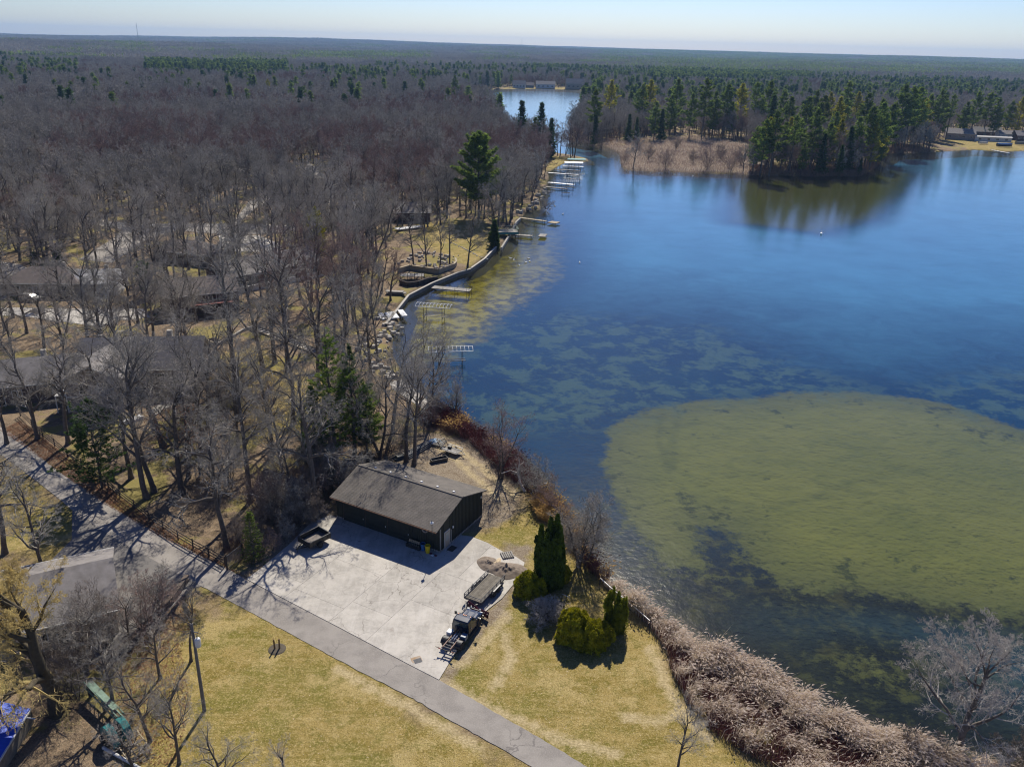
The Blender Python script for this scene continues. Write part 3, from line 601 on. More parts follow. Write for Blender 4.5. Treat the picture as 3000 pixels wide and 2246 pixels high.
def stalks(name,pts,h,lean,mat,seed,w=.014,plume=None,plm='plume',spread=.25,bunch=0):
    """many thin bent stems standing at pts (Nx2), optional feathery heads"""
    rs=np.random.RandomState(seed); n=len(pts); h=h*rs.uniform(.65,1.15,n) if np.isscalar(h) else h*rs.uniform(.7,1.15,n)
    b=np.zeros((n,3)); b[:,:2]=pts; b[:,2]=-.25
    lv=np.array(lean)[None,:]+rs.normal(size=(n,2))*spread
    d1=np.stack([lv[:,0]*.3,lv[:,1]*.3,np.ones(n)],1); d2=np.stack([lv[:,0],lv[:,1],np.ones(n)*.8],1)
    m=b+d1*(h*.55)[:,None]; e=m+d2*(h*.5)[:,None]
    a=rs.rand(n)*6.283; s=np.stack([np.cos(a),np.sin(a),np.zeros(n)],1)*w
    V=np.stack([b-s,b+s,m-s,m+s,e],1).reshape(-1,3); o=np.arange(n)[:,None]*5
    F=np.concatenate([o+np.array([0,1,3]),o+np.array([0,3,2]),o+np.array([2,3,4])]); mi=np.zeros(len(F),int)
    if plume:
        k=rs.rand(n)<plume; E=e[k]; D=d2[k]; D=D/np.linalg.norm(D,axis=1,keepdims=True); q=len(E); S=s[k]/w*.055*rs.uniform(.7,1.4,(q,1))
        side=np.stack([lv[k,0],lv[k,1],-.5*np.ones(q)],1); side/=np.linalg.norm(side,axis=1,keepdims=True)
        V2=np.stack([E-D*.18,E+S,E+D*.12+side*.22, E-S],1).reshape(-1,3); o2=np.arange(q)[:,None]*4+len(V)
        F2=np.concatenate([o2+np.array([0,1,2]),o2+np.array([0,2,3])]); V=np.concatenate([V,V2]); F=np.concatenate([F,F2]); mi=np.concatenate([mi,np.ones(len(F2),int)])
    return npmesh(name,V,F,None,mi=mi,mats=[M[mat],M[plm]])
def rand_in(poly,n,seed,dens=None):
    rs=np.random.RandomState(seed); P=np.array([(p[0],p[1]) for p in poly]); lo,hi=P.min(0),P.max(0); out=[]; c=0
    while c<n:
        q=lo+rs.rand(n*2,2)*(hi-lo); q=q[sdf(q[:,0],q[:,1],poly)>0]
        if dens is not None: q=q[rs.rand(len(q))<dens(q[:,0],q[:,1])]
        if len(q)==0: break
        out.append(q); c+=len(q)
    return np.concatenate(out)[:n]
def gn_scatter(name,pts,srcs,label=None):
    """one object: copies of the source trees' meshes on points (x,y,z,rz,scale,index)"""
    A=np.array(pts,dtype=np.float32); me=bpy.data.meshes.new(name); me.vertices.add(len(A)); me.vertices.foreach_set('co',A[:,:3].ravel())
    rot=np.zeros((len(A),3),dtype=np.float32); rot[:,2]=A[:,3]
    at=me.attributes.new('rot','FLOAT_VECTOR','POINT'); at.data.foreach_set('vector',rot.ravel())
    at=me.attributes.new('scl','FLOAT','POINT'); at.data.foreach_set('value',A[:,4].copy())
    at=me.attributes.new('idx','INT','POINT'); at.data.foreach_set('value',A[:,5].astype(np.int32))
    o=link(name,me); g=bpy.data.node_groups.new(name+'_nodes','GeometryNodeTree')
    g.interface.new_socket('Geometry',in_out='INPUT',socket_type='NodeSocketGeometry'); g.interface.new_socket('Geometry',in_out='OUTPUT',socket_type='NodeSocketGeometry')
    N=g.nodes.new; L=g.links.new; i=N('NodeGroupInput'); u=N('NodeGroupOutput'); inst=N('GeometryNodeInstanceOnPoints'); inst.inputs['Pick Instance'].default_value=True
    gi=N('GeometryNodeGeometryToInstance')
    for s in reversed(srcs):
        a=N('GeometryNodeObjectInfo'); a.transform_space='ORIGINAL'; a.inputs['Object'].default_value=s; L(a.outputs['Geometry'],gi.inputs[0])
    L(i.outputs[0],inst.inputs['Points']); L(gi.outputs[0],inst.inputs['Instance'])
    for nm,dt,sk in(('idx','INT','Instance Index'),('rot','FLOAT_VECTOR','Rotation'),('scl','FLOAT','Scale')):
        a=N('GeometryNodeInputNamedAttribute'); a.data_type=dt; a.inputs['Name'].default_value=nm; L(a.outputs['Attribute'],inst.inputs[sk])
    L(inst.outputs[0],u.inputs[0]); md=o.modifiers.new('nodes','NODES'); md.node_group=g
    return tag(o,label,None,None,'stuff')
# ------------------------------------------------------------------ workshop
UA=R(151.742); UX=Vector((-math.cos(UA),-math.sin(UA),0)) # toward the right-hand corner
# local frame: x to the right along the door front, y away from the yard; origin at the right front corner
WS=Vector((-7.88,81.965,0)); WRZ=math.atan2(UX.y,UX.x)
def workshop():
    L,W,he,hr,ox,oy=15.33,9.58,3.32,5.17,.15,.93
    T=thing('workshop','long dark green workshop with a weathered shingle roof beside the concrete yard','workshop',WS,WRZ)
    g=(hr-he)/(W/2+oy); wallh=he+g*oy-.12
    b=MB(); pr=[(0,0,0),(0,W,0),(0,W,wallh),(0,W/2,hr-.12),(0,0,wallh)]
    b.loft([[(-L,p[1],p[2]) for p in pr],[(0,p[1],p[2]) for p in pr]]); b.build('wall',M['wallgreen'],T)
    b=MB(); b.box((-L/2,W/2,.12),(L+.06,W+.06,.24)); b.build('foundation',M['stone'],T)
    # roof slabs
    th=.14
    for s in (0,1):
        y0=-oy if s==0 else W+oy; ym=W/2
        b=MB(); b.loft([[(-L-ox,y0,he),(-L-ox,ym,hr),(-L-ox,ym,hr-th),(-L-ox,y0,he-th)],[(ox,y0,he),(ox,ym,hr),(ox,ym,hr-th),(ox,y0,he-th)]]); r=b.build('roof',M['trimdark'],T)
        # shingle courses, each course a row of tabs laid over the one below
        rows=31; V=[];F=[];rg=random.Random(5+s); sl=math.hypot(ym-y0,hr-he)
        for k in range(rows):
            f0,f1=k/rows,(k+1.12)/rows; f1=min(f1,1); x=-L-ox-rg.random()*.3
            if k%2: x-=.16
            while x<ox:
                wd=.32; xa=max(x+.012,-L-ox-.02); xb=min(x+wd,ox+.02); x+=wd
                if xb-xa<.03: continue
                up=.015+rg.random()*.012; n=len(V)
                for f,h_ in((f0,up),(f1,.010)):
                    yy=y0+(ym-y0)*f; zz=he+(hr-he)*f+h_
                    V+=[(xa,yy,zz),(xb,yy,zz)]
                yy=y0+(ym-y0)*f0; zz=he+(hr-he)*f0
                V+=[(xa,yy,zz),(xb,yy,zz)]
                F+=[(n,n+1,n+3,n+2),(n+4,n+5,n+1,n)]
        me=npmesh('shingles',V,F,M['shingle']); tag(link('shingles',me,r),kind='stuff')
    b=MB(); b.beam((-L-ox,W/2,hr+.02),(ox,W/2,hr+.02),.3,.05); b.build('ridge_cap',M['shingle'],T)
    for k in range(6):
        b=MB(); x=-L+1.9+k*2.36; yy=W/2+.75; z=hr-g*.75
        b.loft([[(x-.16,yy-.16,z-.02),(x+.16,yy-.16,z-.02),(x+.16,yy+.16,z-.1),(x-.16,yy+.16,z-.1)],[(x-.12,yy-.12,z+.16),(x+.12,yy-.12,z+.16),(x+.12,yy+.12,z+.13),(x-.12,yy+.12,z+.13)]]); b.build('roof_vent',M['whitemetal'],T)
    # battens on all faces
    me=None
    def batten(x,y,h,rot):
        nonlocal me
        if me is None:
            q=MB(); q.box((0,0,.5),(.05,.05,1)); me=q.build('batten',M['wallgreen'],T); o=me; me=o.data
        else: o=link('batten',me,T)
        o.location=(x,y,.05); o.scale=(1,1,h-.1); o.rotation_euler=(0,0,rot)
    for i in range(30):
        y=.16+i*(W-.32)/29; h=wallh+(hr-.12-wallh)*(1-abs(y-W/2)/(W/2))-.05
        if .9<y<1.95: continue
        batten(.022,y,h,0); batten(-L-.022,y,h,0)
    for i in range(12): batten(-.25-i*.33,-.022,wallh,0)
    for x in (-L+.25,-L+.9): batten(x,-.022,wallh,0)
    # three big sliding doors with vertical boards
    for i in range(3):
        x0=-L+1.2+i*3.35; b=MB(); b.box((x0+1.62,-.035,1.42),(3.22,.06,2.8)); d=b.build('garage_door',M['wallgreen'],T)
        for k in range(4):
            q=MB(); q.box((x0+1.62,-.075,.38+k*.7),(3.18,.02,.64)); q.build('door_panel',M['wallgreen'],d)
        q=MB(); q.box((x0+3.0,-.10,1.1),(.05,.05,.18)); q.build('handle',M['whitemetal'],d)
        q=MB(); q.box((x0-.03,-.05,1.5),(.09,.1,3.0)); q.build('door_post',M['darkwood'],T)
    # gutter along the front eave
    b=MB(); b.beam((-L-ox,-oy-.06,he-.07),(ox,-oy-.06,he-.07),.12,.10); b.build('gutter',M['rust'],T)
    # side entrance with pale panel door
    b=MB(); b.box((.05,1.42,1.12),(.08,.98,2.2)); d=b.build('door',M['sidingt'],T)
    q=MB(); q.box((.10,1.42,1.55),(.02,.6,1.05)); q.build('pane',M['glassp'],d)
    q=MB(); q.box((.12,1.75,1.0),(.06,.05,.05)); q.build('handle',M['chrome'],d)
    for y in (.88,1.96):
        q=MB(); q.box((.06,y,1.15),(.1,.1,2.3)); q.build('door_frame',M['trim'],T)
    q=MB(); q.box((.06,1.42,2.27),(.1,1.0,.08)); q.build('door_frame',M['trim'],T)
    q=MB(); q.box((.03,.04,1.6),(.09,.09,3.2)); q.build('corner_board',M['trimgrey'],T)
    q=MB(); q.box((.10,2.65,2.15),(.12,.18,.26)); q.build('wall_lamp',M['whitemetal'],T)
    q=MB(); q.box((.06,2.35,1.0),(.08,.12,1.9)); q.build('conduit',M['trimgrey'],T)
    q=MB(); q.box((.04,9.2,2.9),(.06,.2,.3)); q.build('wall_lamp',M['whitemetal'],T)
    # lamp on a bent pole above the eave
    P=thing('yard_lamp','grey yard lamp on a thin pole rising above the workshop eave','lamp',WS+UX*-.45+Vector((0,0,0)),WRZ)
    q=MB(); q.path([(.1,-.2,2.7),(.12,-1.08,3.1),(.12,-1.12,4.55)],.035); q.build('pole',M['steel'],P)
    q=MB(); q.lathe((.12,-1.12,4.45),[(.05,0),(.20,.02),(.20,.16),(.10,.24),(.05,.34)],12); q.build('lamp_head',M['whitemetal'],P)
    q=MB(); q.tube((.12,-1.12,4.78),(.12,-1.12,4.95),.06); q.build('photocell',M['steel'],P)
M['trimdark']=mat('dark_roof_edge',(.09,.085,.08),(.06,.058,.055),2,.8)
M['trimgrey']=mat('grey_trim',(.25,.26,.25),(.2,.2,.2),2,.7)
M['glassp']=NT('pale_window').out((.35,.38,.36),.2,0,.5)
workshop()
def wsp(x,y,z=0): return WS+Matrix.Rotation(WRZ,3,'Z')@Vector((x,y,z))
# concrete yard: separate slabs with open joints
def yard():
    par=sheet('concrete_yard',YARD,M['dirt'],.015,thick=.2)
    YP=[(p[0],p[1]) for p in YARD]; c,s=math.cos(WRZ),math.sin(WRZ)
    loc=[((p[0]-WS.x)*c+(p[1]-WS.y)*s,-(p[0]-WS.x)*s+(p[1]-WS.y)*c) for p in YP]
    g=.013; CE=[(-26,-17.5,-22,-13.2),(-26,-17.5,-13.2,-6.4),(-26,-17.5,-6.4,-.05),(-17.5,-9.6,-22,-12.6),(-17.5,-9.6,-12.6,-6.4),(-17.5,-9.6,-6.4,-.05),(-9.6,-2.9,-22,-13.8),(-9.6,-2.9,-13.8,-7.1),(-9.6,-2.9,-7.1,-.05),(-2.9,2.2,-24,-12.4),(-2.9,2.2,-12.4,-3.1),(2.2,12,-24,-9.0),(2.2,12,-9.0,-3.1),(.03,4.4,-3.1,6),(4.4,12,-3.1,6),(-2.9,.03,-3.1,-.05)]
    for e in CE:
        if 1:
            a=(e[0]+g,e[2]+g,e[1]-g,e[3]-g)
            cell=[(a[0],a[1]),(a[2],a[1]),(a[2],a[3]),(a[0],a[3])]; q=clip(loc,cell)
            if len(q)<3: continue
            A=abs(sum(q[k][0]*q[(k+1)%len(q)][1]-q[(k+1)%len(q)][0]*q[k][1] for k in range(len(q))))/2
            if A<.3: continue
            b=MB(); b.prism(q,-.1,.055); o=b.build('slab',M['concrete'],par); o.location=WS; o.rotation_euler=(0,0,WRZ)
M['dirt']=mat('joint_soil',(.12,.10,.07),(.08,.065,.045),4,.95)
yard()
# ------------------------------------------------------------------ generic house
def house(name,label,cat,px,rz,L,W,wh,rh,wall='siding',roof='roofgrey',wins=(),doors=(),chim=None,hip=0,over=.45,group=None,z=0,deck=None):
    """px: photo point of the base centre; x along the ridge; wins: (side,u,z,w,h) side f/b/l/r"""
    loc=G(px[0],px[1]) if len(px)==2 else Vector(px); loc.z=z
    T=thing(name,label,cat,loc,R(rz),group)
    b=MB(); pr=[(-W/2,0),(W/2,0),(W/2,wh),(0,rh-.12 if not hip else wh),(-W/2,wh)]
    b.loft([[(-L/2,y,q-.3 if q==0 else q) for y,q in pr],[(L/2,y,q-.3 if q==0 else q) for y,q in pr]]); b.build('wall',M[wall],T)
    g=(rh-wh)/(W/2); th=.2; o=over
    for s in (-1,1):
        y0=s*(W/2+o); z0=wh-g*o
        hx=hip*W/2
        b=MB(); top=[(-L/2-o,y0,z0+.1),(L/2+o,y0,z0+.1),(L/2+o-hx,0,rh+.1),(-L/2-o+hx,0,rh+.1)]
        if hip: top=[(-L/2-o,y0,z0+.1),(L/2+o,y0,z0+.1),(L/2-hx,0,rh+.1),(-L/2+hx,0,rh+.1)]
        bot=[(p[0],p[1],p[2]-th) for p in top]; b.add(top+bot,[(0,1,2,3),(7,6,5,4),(0,4,5,1),(1,5,6,2),(2,6,7,3),(3,7,4,0)]); r=b.build('roof',M[roof],T)
        q=MB(); q.beam((-L/2-o,y0+s*.05,z0+.03),(L/2+o,y0+s*.05,z0+.03),.08,.16); q.build('gutter',M['trim'],T)
    if hip:
        for s in (-1,1):
            b=MB(); a=(s*(L/2+o),-W/2-o,wh-g*o+.1),(s*(L/2+o),W/2+o,wh-g*o+.1),(s*(L/2-hip*W/2),0,rh+.1)
            b.add(list(a)+[(p[0],p[1],p[2]-th) for p in a],[(0,1,2),(5,4,3),(0,3,4,1),(1,4,5,2),(2,5,3,0)]); b.build('roof',M[roof],T)
    if chim:
        b=MB(); b.box((chim[0],chim[1],rh-.2),(.8,.8,2.0)); b.build('chimney',M['stone'],T)
    def place(side,u,zz,w,h,kind):
        if side in 'fb': c=(u,(-W/2-.02) if side=='f' else W/2+.02,zz); d=(w,.1,h); d2=(w-.2,.12,h-.2)
        else: c=((-L/2-.02) if side=='l' else L/2+.02,u,zz); d=(.1,w,h); d2=(.12,w-.2,h-.2)
        b=MB(); b.box(c,d); f=b.build(kind,M['trim'],T); b=MB(); 
        nsp=2 if w>1.3 else 1
        for k in range(nsp):
            off=(k-(nsp-1)/2)*(w-.1)/nsp; cc=(c[0]+off,c[1],c[2]) if side in 'fb' else (c[0],c[1]+off,c[2]); ww=(w-.1)/nsp-.12
            dd=(ww,.14,h-.22) if side in 'fb' else (.14,ww,h-.22)
            b=MB(); b.box(cc,dd); b.build('pane',M['glass'],f)
    for q in wins: place(*q,'window')
    for q in doors: place(*q,'door')
    return T
# grey-brown lake house behind the yard trees: main block and two-storey front wing
H1=G(430,1110); 
hA=house('brown_house','large taupe house with grey roofs and white window frames among the trees by the road','house',(440,1120),8,19,10,4.6,8.2,'siding','roofgrey',
  wins=[('f',-1.0,3.0,2.6,2.2),('f',3.2,2.6,1.6,1.9),('f',6.6,2.6,2.2,1.8),('r',0,3,2,1.5),('l',-1,3.2,1.6,1.4)],doors=[('f',5.0,1.1,1.0,2.1)],chim=(4,1.2))
# wing added as parts of the same house
def wing(T,x0,x1,y0,y1,wh,rh,wall,roof,wins=()):
    b=MB(); xm=(x0+x1)/2; pr=[(x0,-.3),(x1,-.3),(x1,wh),(xm,rh-.1),(x0,wh)]
    b.loft([[(x,y0,z) for x,z in pr],[(x,y1,z) for x,z in pr]]); b.build('wing_wall',M[wall],T)
    for s,xa in((-1,x0),(1,x1)):
        g=(rh-wh)/((x1-x0)/2); xo=xa+s*.45; zo=wh-g*.45
        b=MB(); top=[(xo,y0-.45,zo+.1),(xo,y1+3.0,zo+.1),(xm,y1+3.0,rh+.1),(xm,y0-.45,rh+.1)]; b.add(top+[(p[0],p[1],p[2]-.2) for p in top],[(0,1,2,3),(7,6,5,4),(0,4,5,1),(1,5,6,2),(2,6,7,3),(3,7,4,0)]); b.build('wing_roof',M[roof],T)
        b=MB(); b.beam((xo,y0-.5,zo+.05),(xm,y0-.5,rh+.05),.06,.22); b.build('bargeboard',M['trim'],T)
    for (u,zz,w,h) in wins:
        b=MB(); b.box((u,y0-.03,zz),(w,.1,h)); f=b.build('window',M['trim'],T); b=MB(); b.box((u,y0-.05,zz),(w-.24,.12,h-.24)); b.build('pane',M['glass'],f)
    for xx in (x0,x1):
        b=MB(); b.box((xx,y0,wh/2),(.16,.16,wh)); b.build('corner_board',M['trim'],T)
    b=MB(); b.beam((x0,y0-.03,wh*.47),(x1,y0-.03,wh*.47),.06,.2); b.build('band_board',M['trim'],T)
wing(hA,-9.0,-.8,-12.0,-4.6,5.6,7.6,'siding','roofgrey',[(-6.0,3.9,1.9,1.7),(-3.2,3.9,1.9,1.7),(-1.9,1.35,1.3,1.7)])
# small balcony on the wing
b=MB(); b.box((-9.9,-10.6,2.8),(1.8,2.6,.14)); bl=b.build('balcony',M['trim'],hA)
b=MB()
for k in range(11): b.tube((-10.75,-11.85+k*.25,2.87),(-10.75,-11.85+k*.25,3.75),.025,k=4)
for k in range(7): b.tube((-10.75+k*.28,-11.88,2.87),(-10.75+k*.28,-11.88,3.75),.025,k=4)
b.beam((-10.75,-11.9,3.78),(-10.75,-9.3,3.78),.07,.06); b.beam((-10.8,-11.88,3.78),(-9,-11.88,3.78),.07,.06); b.build('railing',M['trim'],bl)
for y in (-11.8,-9.4):
    b=MB(); b.box((-10.7,y,1.35),(.14,.14,2.9)); b.build('post',M['trim'],bl)
# red deck house
hB=house('brick_house','dark brown house with a raised red deck behind the lawn','house',(588,900),28,15,10,4.5,6.8,'sidingb','roofbrown',
  wins=[('f',-2,3.4,2,1.5),('f',5,3.4,1.2,1.4),('r',-2,3.4,1.4,1.4)],doors=[('f',2,3.2,1.8,2.0)])
D=MB(); 
for k in range(14):
    q=MB(); q.box((2.0,-5.2-.19*k,2.75),(9.5,.165,.07)); q.build('deck_board',M['redwood'],hB)
for (a,c) in (((-2.7,-7.8),(6.7,-7.8)),((6.7,-7.8),(6.7,-5.1)),((-2.7,-7.8),(-2.7,-5.1))):
    b=MB(); b.beam((*a,3.75),(*c,3.75),.09,.08); b.beam((*a,2.95),(*c,2.95),.06,.06); n=int(math.hypot(c[0]-a[0],c[1]-a[1])/.22)
    for k in range(n+1): f=k/n; b.beam((a[0]+(c[0]-a[0])*f,a[1]+(c[1]-a[1])*f,2.95),(a[0]+(c[0]-a[0])*f,a[1]+(c[1]-a[1])*f,3.75),.05,.05)
    b.build('railing',M['dark'],hB)
for x in (-2.5,2,6.5):
    b=MB(); b.box((x,-7.6,1.35),(.18,.18,2.8)); b.build('deck_post',M['darkwood'],hB)
hC=house('long_house','long grey-roofed house with pale terrace rails facing the lake','house',(780,815),48,26,10,3.6,6.2,'sidingb','roofgrey',wins=[('f',k,1.9,1.8,1.5) for k in(-10,-6,-2,2,6,10)])
# terrace wall and rails in front of it
b=MB(); b.box((0,-7.5,.5),(24,.3,1.6)); b.build('terrace_wall',M['trim'],hC)
b=MB(); b.box((0,-6.3,.9),(24,2.4,.15)); b.build('terrace',M['concrete'],hC)
for s in(0,1):
    b=MB(); y=-7.5; b.beam((-12,y,2.1-.6*s),(12,y,2.1-.6*s),.06,.06)
    if s==0:
        for k in range(60): b.beam((-12+k*.4,y,1.0),(-12+k*.4,y,2.1),.03,.03)
    b.build('railing',M['dark'],hC)
HS=[('brown_house','brown-roofed hip house near the left edge of the photo','house',(150,850),5,17,10,3.2,5.6,'sidingt','roofbrown',1),
 ('garage','low house with a pale patched roof beside the brown hip house','house',(290,850),10,11,9,3,5.0,'sidingw','roofpale',0),
 ('grey_house','grey-roofed house cut by the left edge, above the road','house',(70,1150),22,19,10,3.4,6.0,'sidingb','roofgrey',0),
 ('dark_house','dark brown house among tall bare trees upper left','house',(880,590),16,20,11,4.5,8.0,'sidingb','roofbrown',0),
 ('ranch_house','very long low grey-roofed house behind the big pine','house',(1130,640),6,30,11,3.2,5.6,'sidingb','roofgrey',0),
 ('ranch_house','tan house with a pale grey roof next to the yellowish pine','house',(1030,660),4,14,9,3,4.9,'sidingt','roofgrey',0),
 ('ranch_house','low house half hidden in the woods left of the lane','house',(560,760),-14,16,9,3,5.2,'sidingt','roofbrown',1),
 ('ranch_house','grey hip-roofed house by the upper left lane','house',(230,560),8,18,10,3,5.4,'sidingt','roofgrey',1),
 ('white_house','small white house glimpsed between trunks near the far dock','house',(1440,395),12,12,9,3,5,'sidingw','roofgrey',0),
 ('shed','grey shingled shed roof with a lean-to behind the bare tree by the workshop','shed',(835,1475),-28,5.2,4.6,2.3,4.3,'siding','roofbrown',0)]
for a in HS:
    nm,lb,ct,px,rz,L,W,wh,rh,wl,rf,hp=a
    house(nm,lb,ct,px,rz,L,W,wh,rh,wl,rf,hip=hp,chim=None if ct in('shed','garage') else (L*.2,W*.1),wins=[] if ct=='shed' else [('f',u,1.8,1.5,1.2) for u in (-L*.3,0,L*.3)]+[('r',0,1.8,1.4,1.2)],doors=[('f',-L*.12,1.05,1.0,2.1)])
# house at lower left corner
hL=house('grey_house','grey shingled house with white downpipes under the willow, lower left corner','house',(20,1835),27,20,11,3.0,5.2,'sidingt','roofgrey',
   wins=[('f',7,1.7,1.6,1.3),('f',3.2,1.7,1.6,1.3),('f',-1,1.7,1.6,1.3),('r',2,1.7,1.4,1.2)],doors=[('f',5.2,1.05,1.0,2.1)])
for x in (10.4,3.4,-3.5):
    b=MB(); b.tube((x,-5.62,0),(x,-5.62,2.8),.06,k=6); b.build('downpipe',M['trim'],hL)
# far houses across the upper lake and boathouses at the right shore
FH=[('far_house','white cottage with a dark dormered roof across the upper lake','house',(1521,257.5),-3,18,11,5,9.5,'sidingw','roofgrey'),
 ('far_house','small brown cottage between white cottage and the wide grey house','house',(1552,257.5),2,11,9,4,7,'sidingt','roofbrown'),
 ('far_house','wide grey-roofed house with pale front on the far lawn','house',(1598,258.5),-2,27,12,5.5,9.5,'sidingw','roofgrey'),
 ('far_house','tall brown house with a big grey gable, rightmost across the upper lake','house',(1684,261.5),4,26,14,8,14,'sidingt','roofgrey'),
 ('far_house','white lakeside house left of the upper lake, half behind trees','house',(1226,257),2,20,12,6,11,'sidingw','roofgrey'),
 ('far_house','pale bungalow partly hidden left of the white lakeside house','house',(1180,256),0,16,12,5,9,'sidingt','roofgrey'),
 ('boathouse','grey-roofed boathouse with blue glass porch at the right shore','boathouse',(2808,408),-20,19,12,4.5,7.5,'siding','roofgrey'),
 ('cabin','blue-grey cabin with a dark roof behind the white trailer home','cabin',(2885,400),-8,20,10,4,6.8,'sidingb','roofgrey'),
 ('trailer_home','long white trailer home on the right-hand lawn','trailer home',(2905,414),-12,24,5,3,3.5,'sidingw','roofpale'),
 ('cabin','pale-roofed lake cabin near the right edge','cabin',(2955,408),-6,17,9,4,6.0,'sidingw','roofgrey'),
 ('cabin','dark cabin cut off by the right edge of the photo','cabin',(2998,412),-6,14,10,4,6.8,'sidingb','roofgrey'),
 ('far_barn','long white barn on the distant left hillside','barn',(225,152),0,60,20,9,13,'sidingw','roofpale')]
for a in FH:
    nm,lb,ct,px,rz,L,W,wh,rh,wl,rf=a
    big=1.9 if px[1]<300 else 1.3
    zz=float(hz(*G(*px).xy)) if px[1]<200 else 0
    house(nm,lb,ct,px,rz,L,W,wh,rh,wl,rf,over=.5,z=zz,wins=[('f',L*u,wh*.5,big*1.4,big) for u in(-.36,-.12,.12,.36)])

def car(label,px,rz,m):
    p=G(*px); T=thing('parked_car',label,'car',(p.x,p.y,.04),R(rz)); sec=lambda x,hw,zb,hr,zr:[(x,-hw*.9,.28),(x,-hw,.5),(x,-hw,zb),(x,-hr,zr),(x,hr,zr),(x,hw,zb),(x,hw,.5),(x,hw*.9,.28)]
    b=MB(); b.loft([sec(-2.3,.8,.8,.7,.9),sec(-2.1,.9,.95,.72,1.05),sec(-1.6,.92,.98,.66,1.5),sec(.2,.92,.98,.66,1.52),sec(1.0,.92,.96,.8,1.02),sec(2.1,.88,.85,.7,.9),sec(2.3,.8,.6,.65,.7)]); b.build('body',M[m],T,bevel=.04)
    b=MB(); b.add([(.28,-.66,1.50),(.28,.66,1.50),(1.0,.76,1.06),(1.0,-.76,1.06)],[(0,1,2,3)]); b.build('windscreen',M['glass'],T,loc=(.02,0,.03))
    for s_ in(-1,1):
        b=MB(); b.add([(-1.5,s_*.93,1.0),(.7,s_*.93,1.0),(.2,s_*.70,1.47),(-1.4,s_*.70,1.47)],[(0,1,2,3)]); b.build('side_window',M['glass'],T)
        for x in(-1.4,1.4): b=MB(); b.lathe((x,s_*.82,.33),[(.2,-.1),(.33,-.08),(.33,.08),(.2,.1)],12,'Y'); b.build('wheel',M['rubber'],T)
car('dark blue car parked by the long terrace house',(655,790),20,'truck'); car('pale car glimpsed between trunks on the upper left lane',(432,668),10,'white'); car('silver car beside the brown hip house drive',(90,880),-10,'trimgrey')
# ------------------------------------------------------------------ vehicles and yard objects
def wheel(T,x,y,z,r,w,rim='steel',dual=False,name='wheel'):
    """wheel with axis along local y"""
    s=1 if y>0 else -1; b=MB(); b.lathe((x,y,z),[(r*.55,-w/2),(r*.9,-w/2),(r,-w*.32),(r,w*.32),(r*.9,w/2),(r*.55,w/2)],20,'Y'); o=b.build(name,M['rubber'],T,smooth=False)
    q=MB(); q.lathe((x,y,z),[(r*.58,-w*.42),(r*.58,w*.42)],16,'Y'); q.lathe((x,y+s*w*.43,z),[(r*.56,-.01),(r*.5,.02),(r*.42,-.01),(r*.2,.03),(r*.14,.06)][::1],14,'Y'); q.build('rim',M[rim],o)
    q=MB()
    for k in range(6):
        t=k*1.047; q.tube((x+math.cos(t)*r*.3,y+s*w*.4,z+math.sin(t)*r*.3),(x+math.cos(t)*r*.3,y+s*w*.56,z+math.sin(t)*r*.3),.02,k=5)
    q.build('wheel_nuts',M['steel'],o)
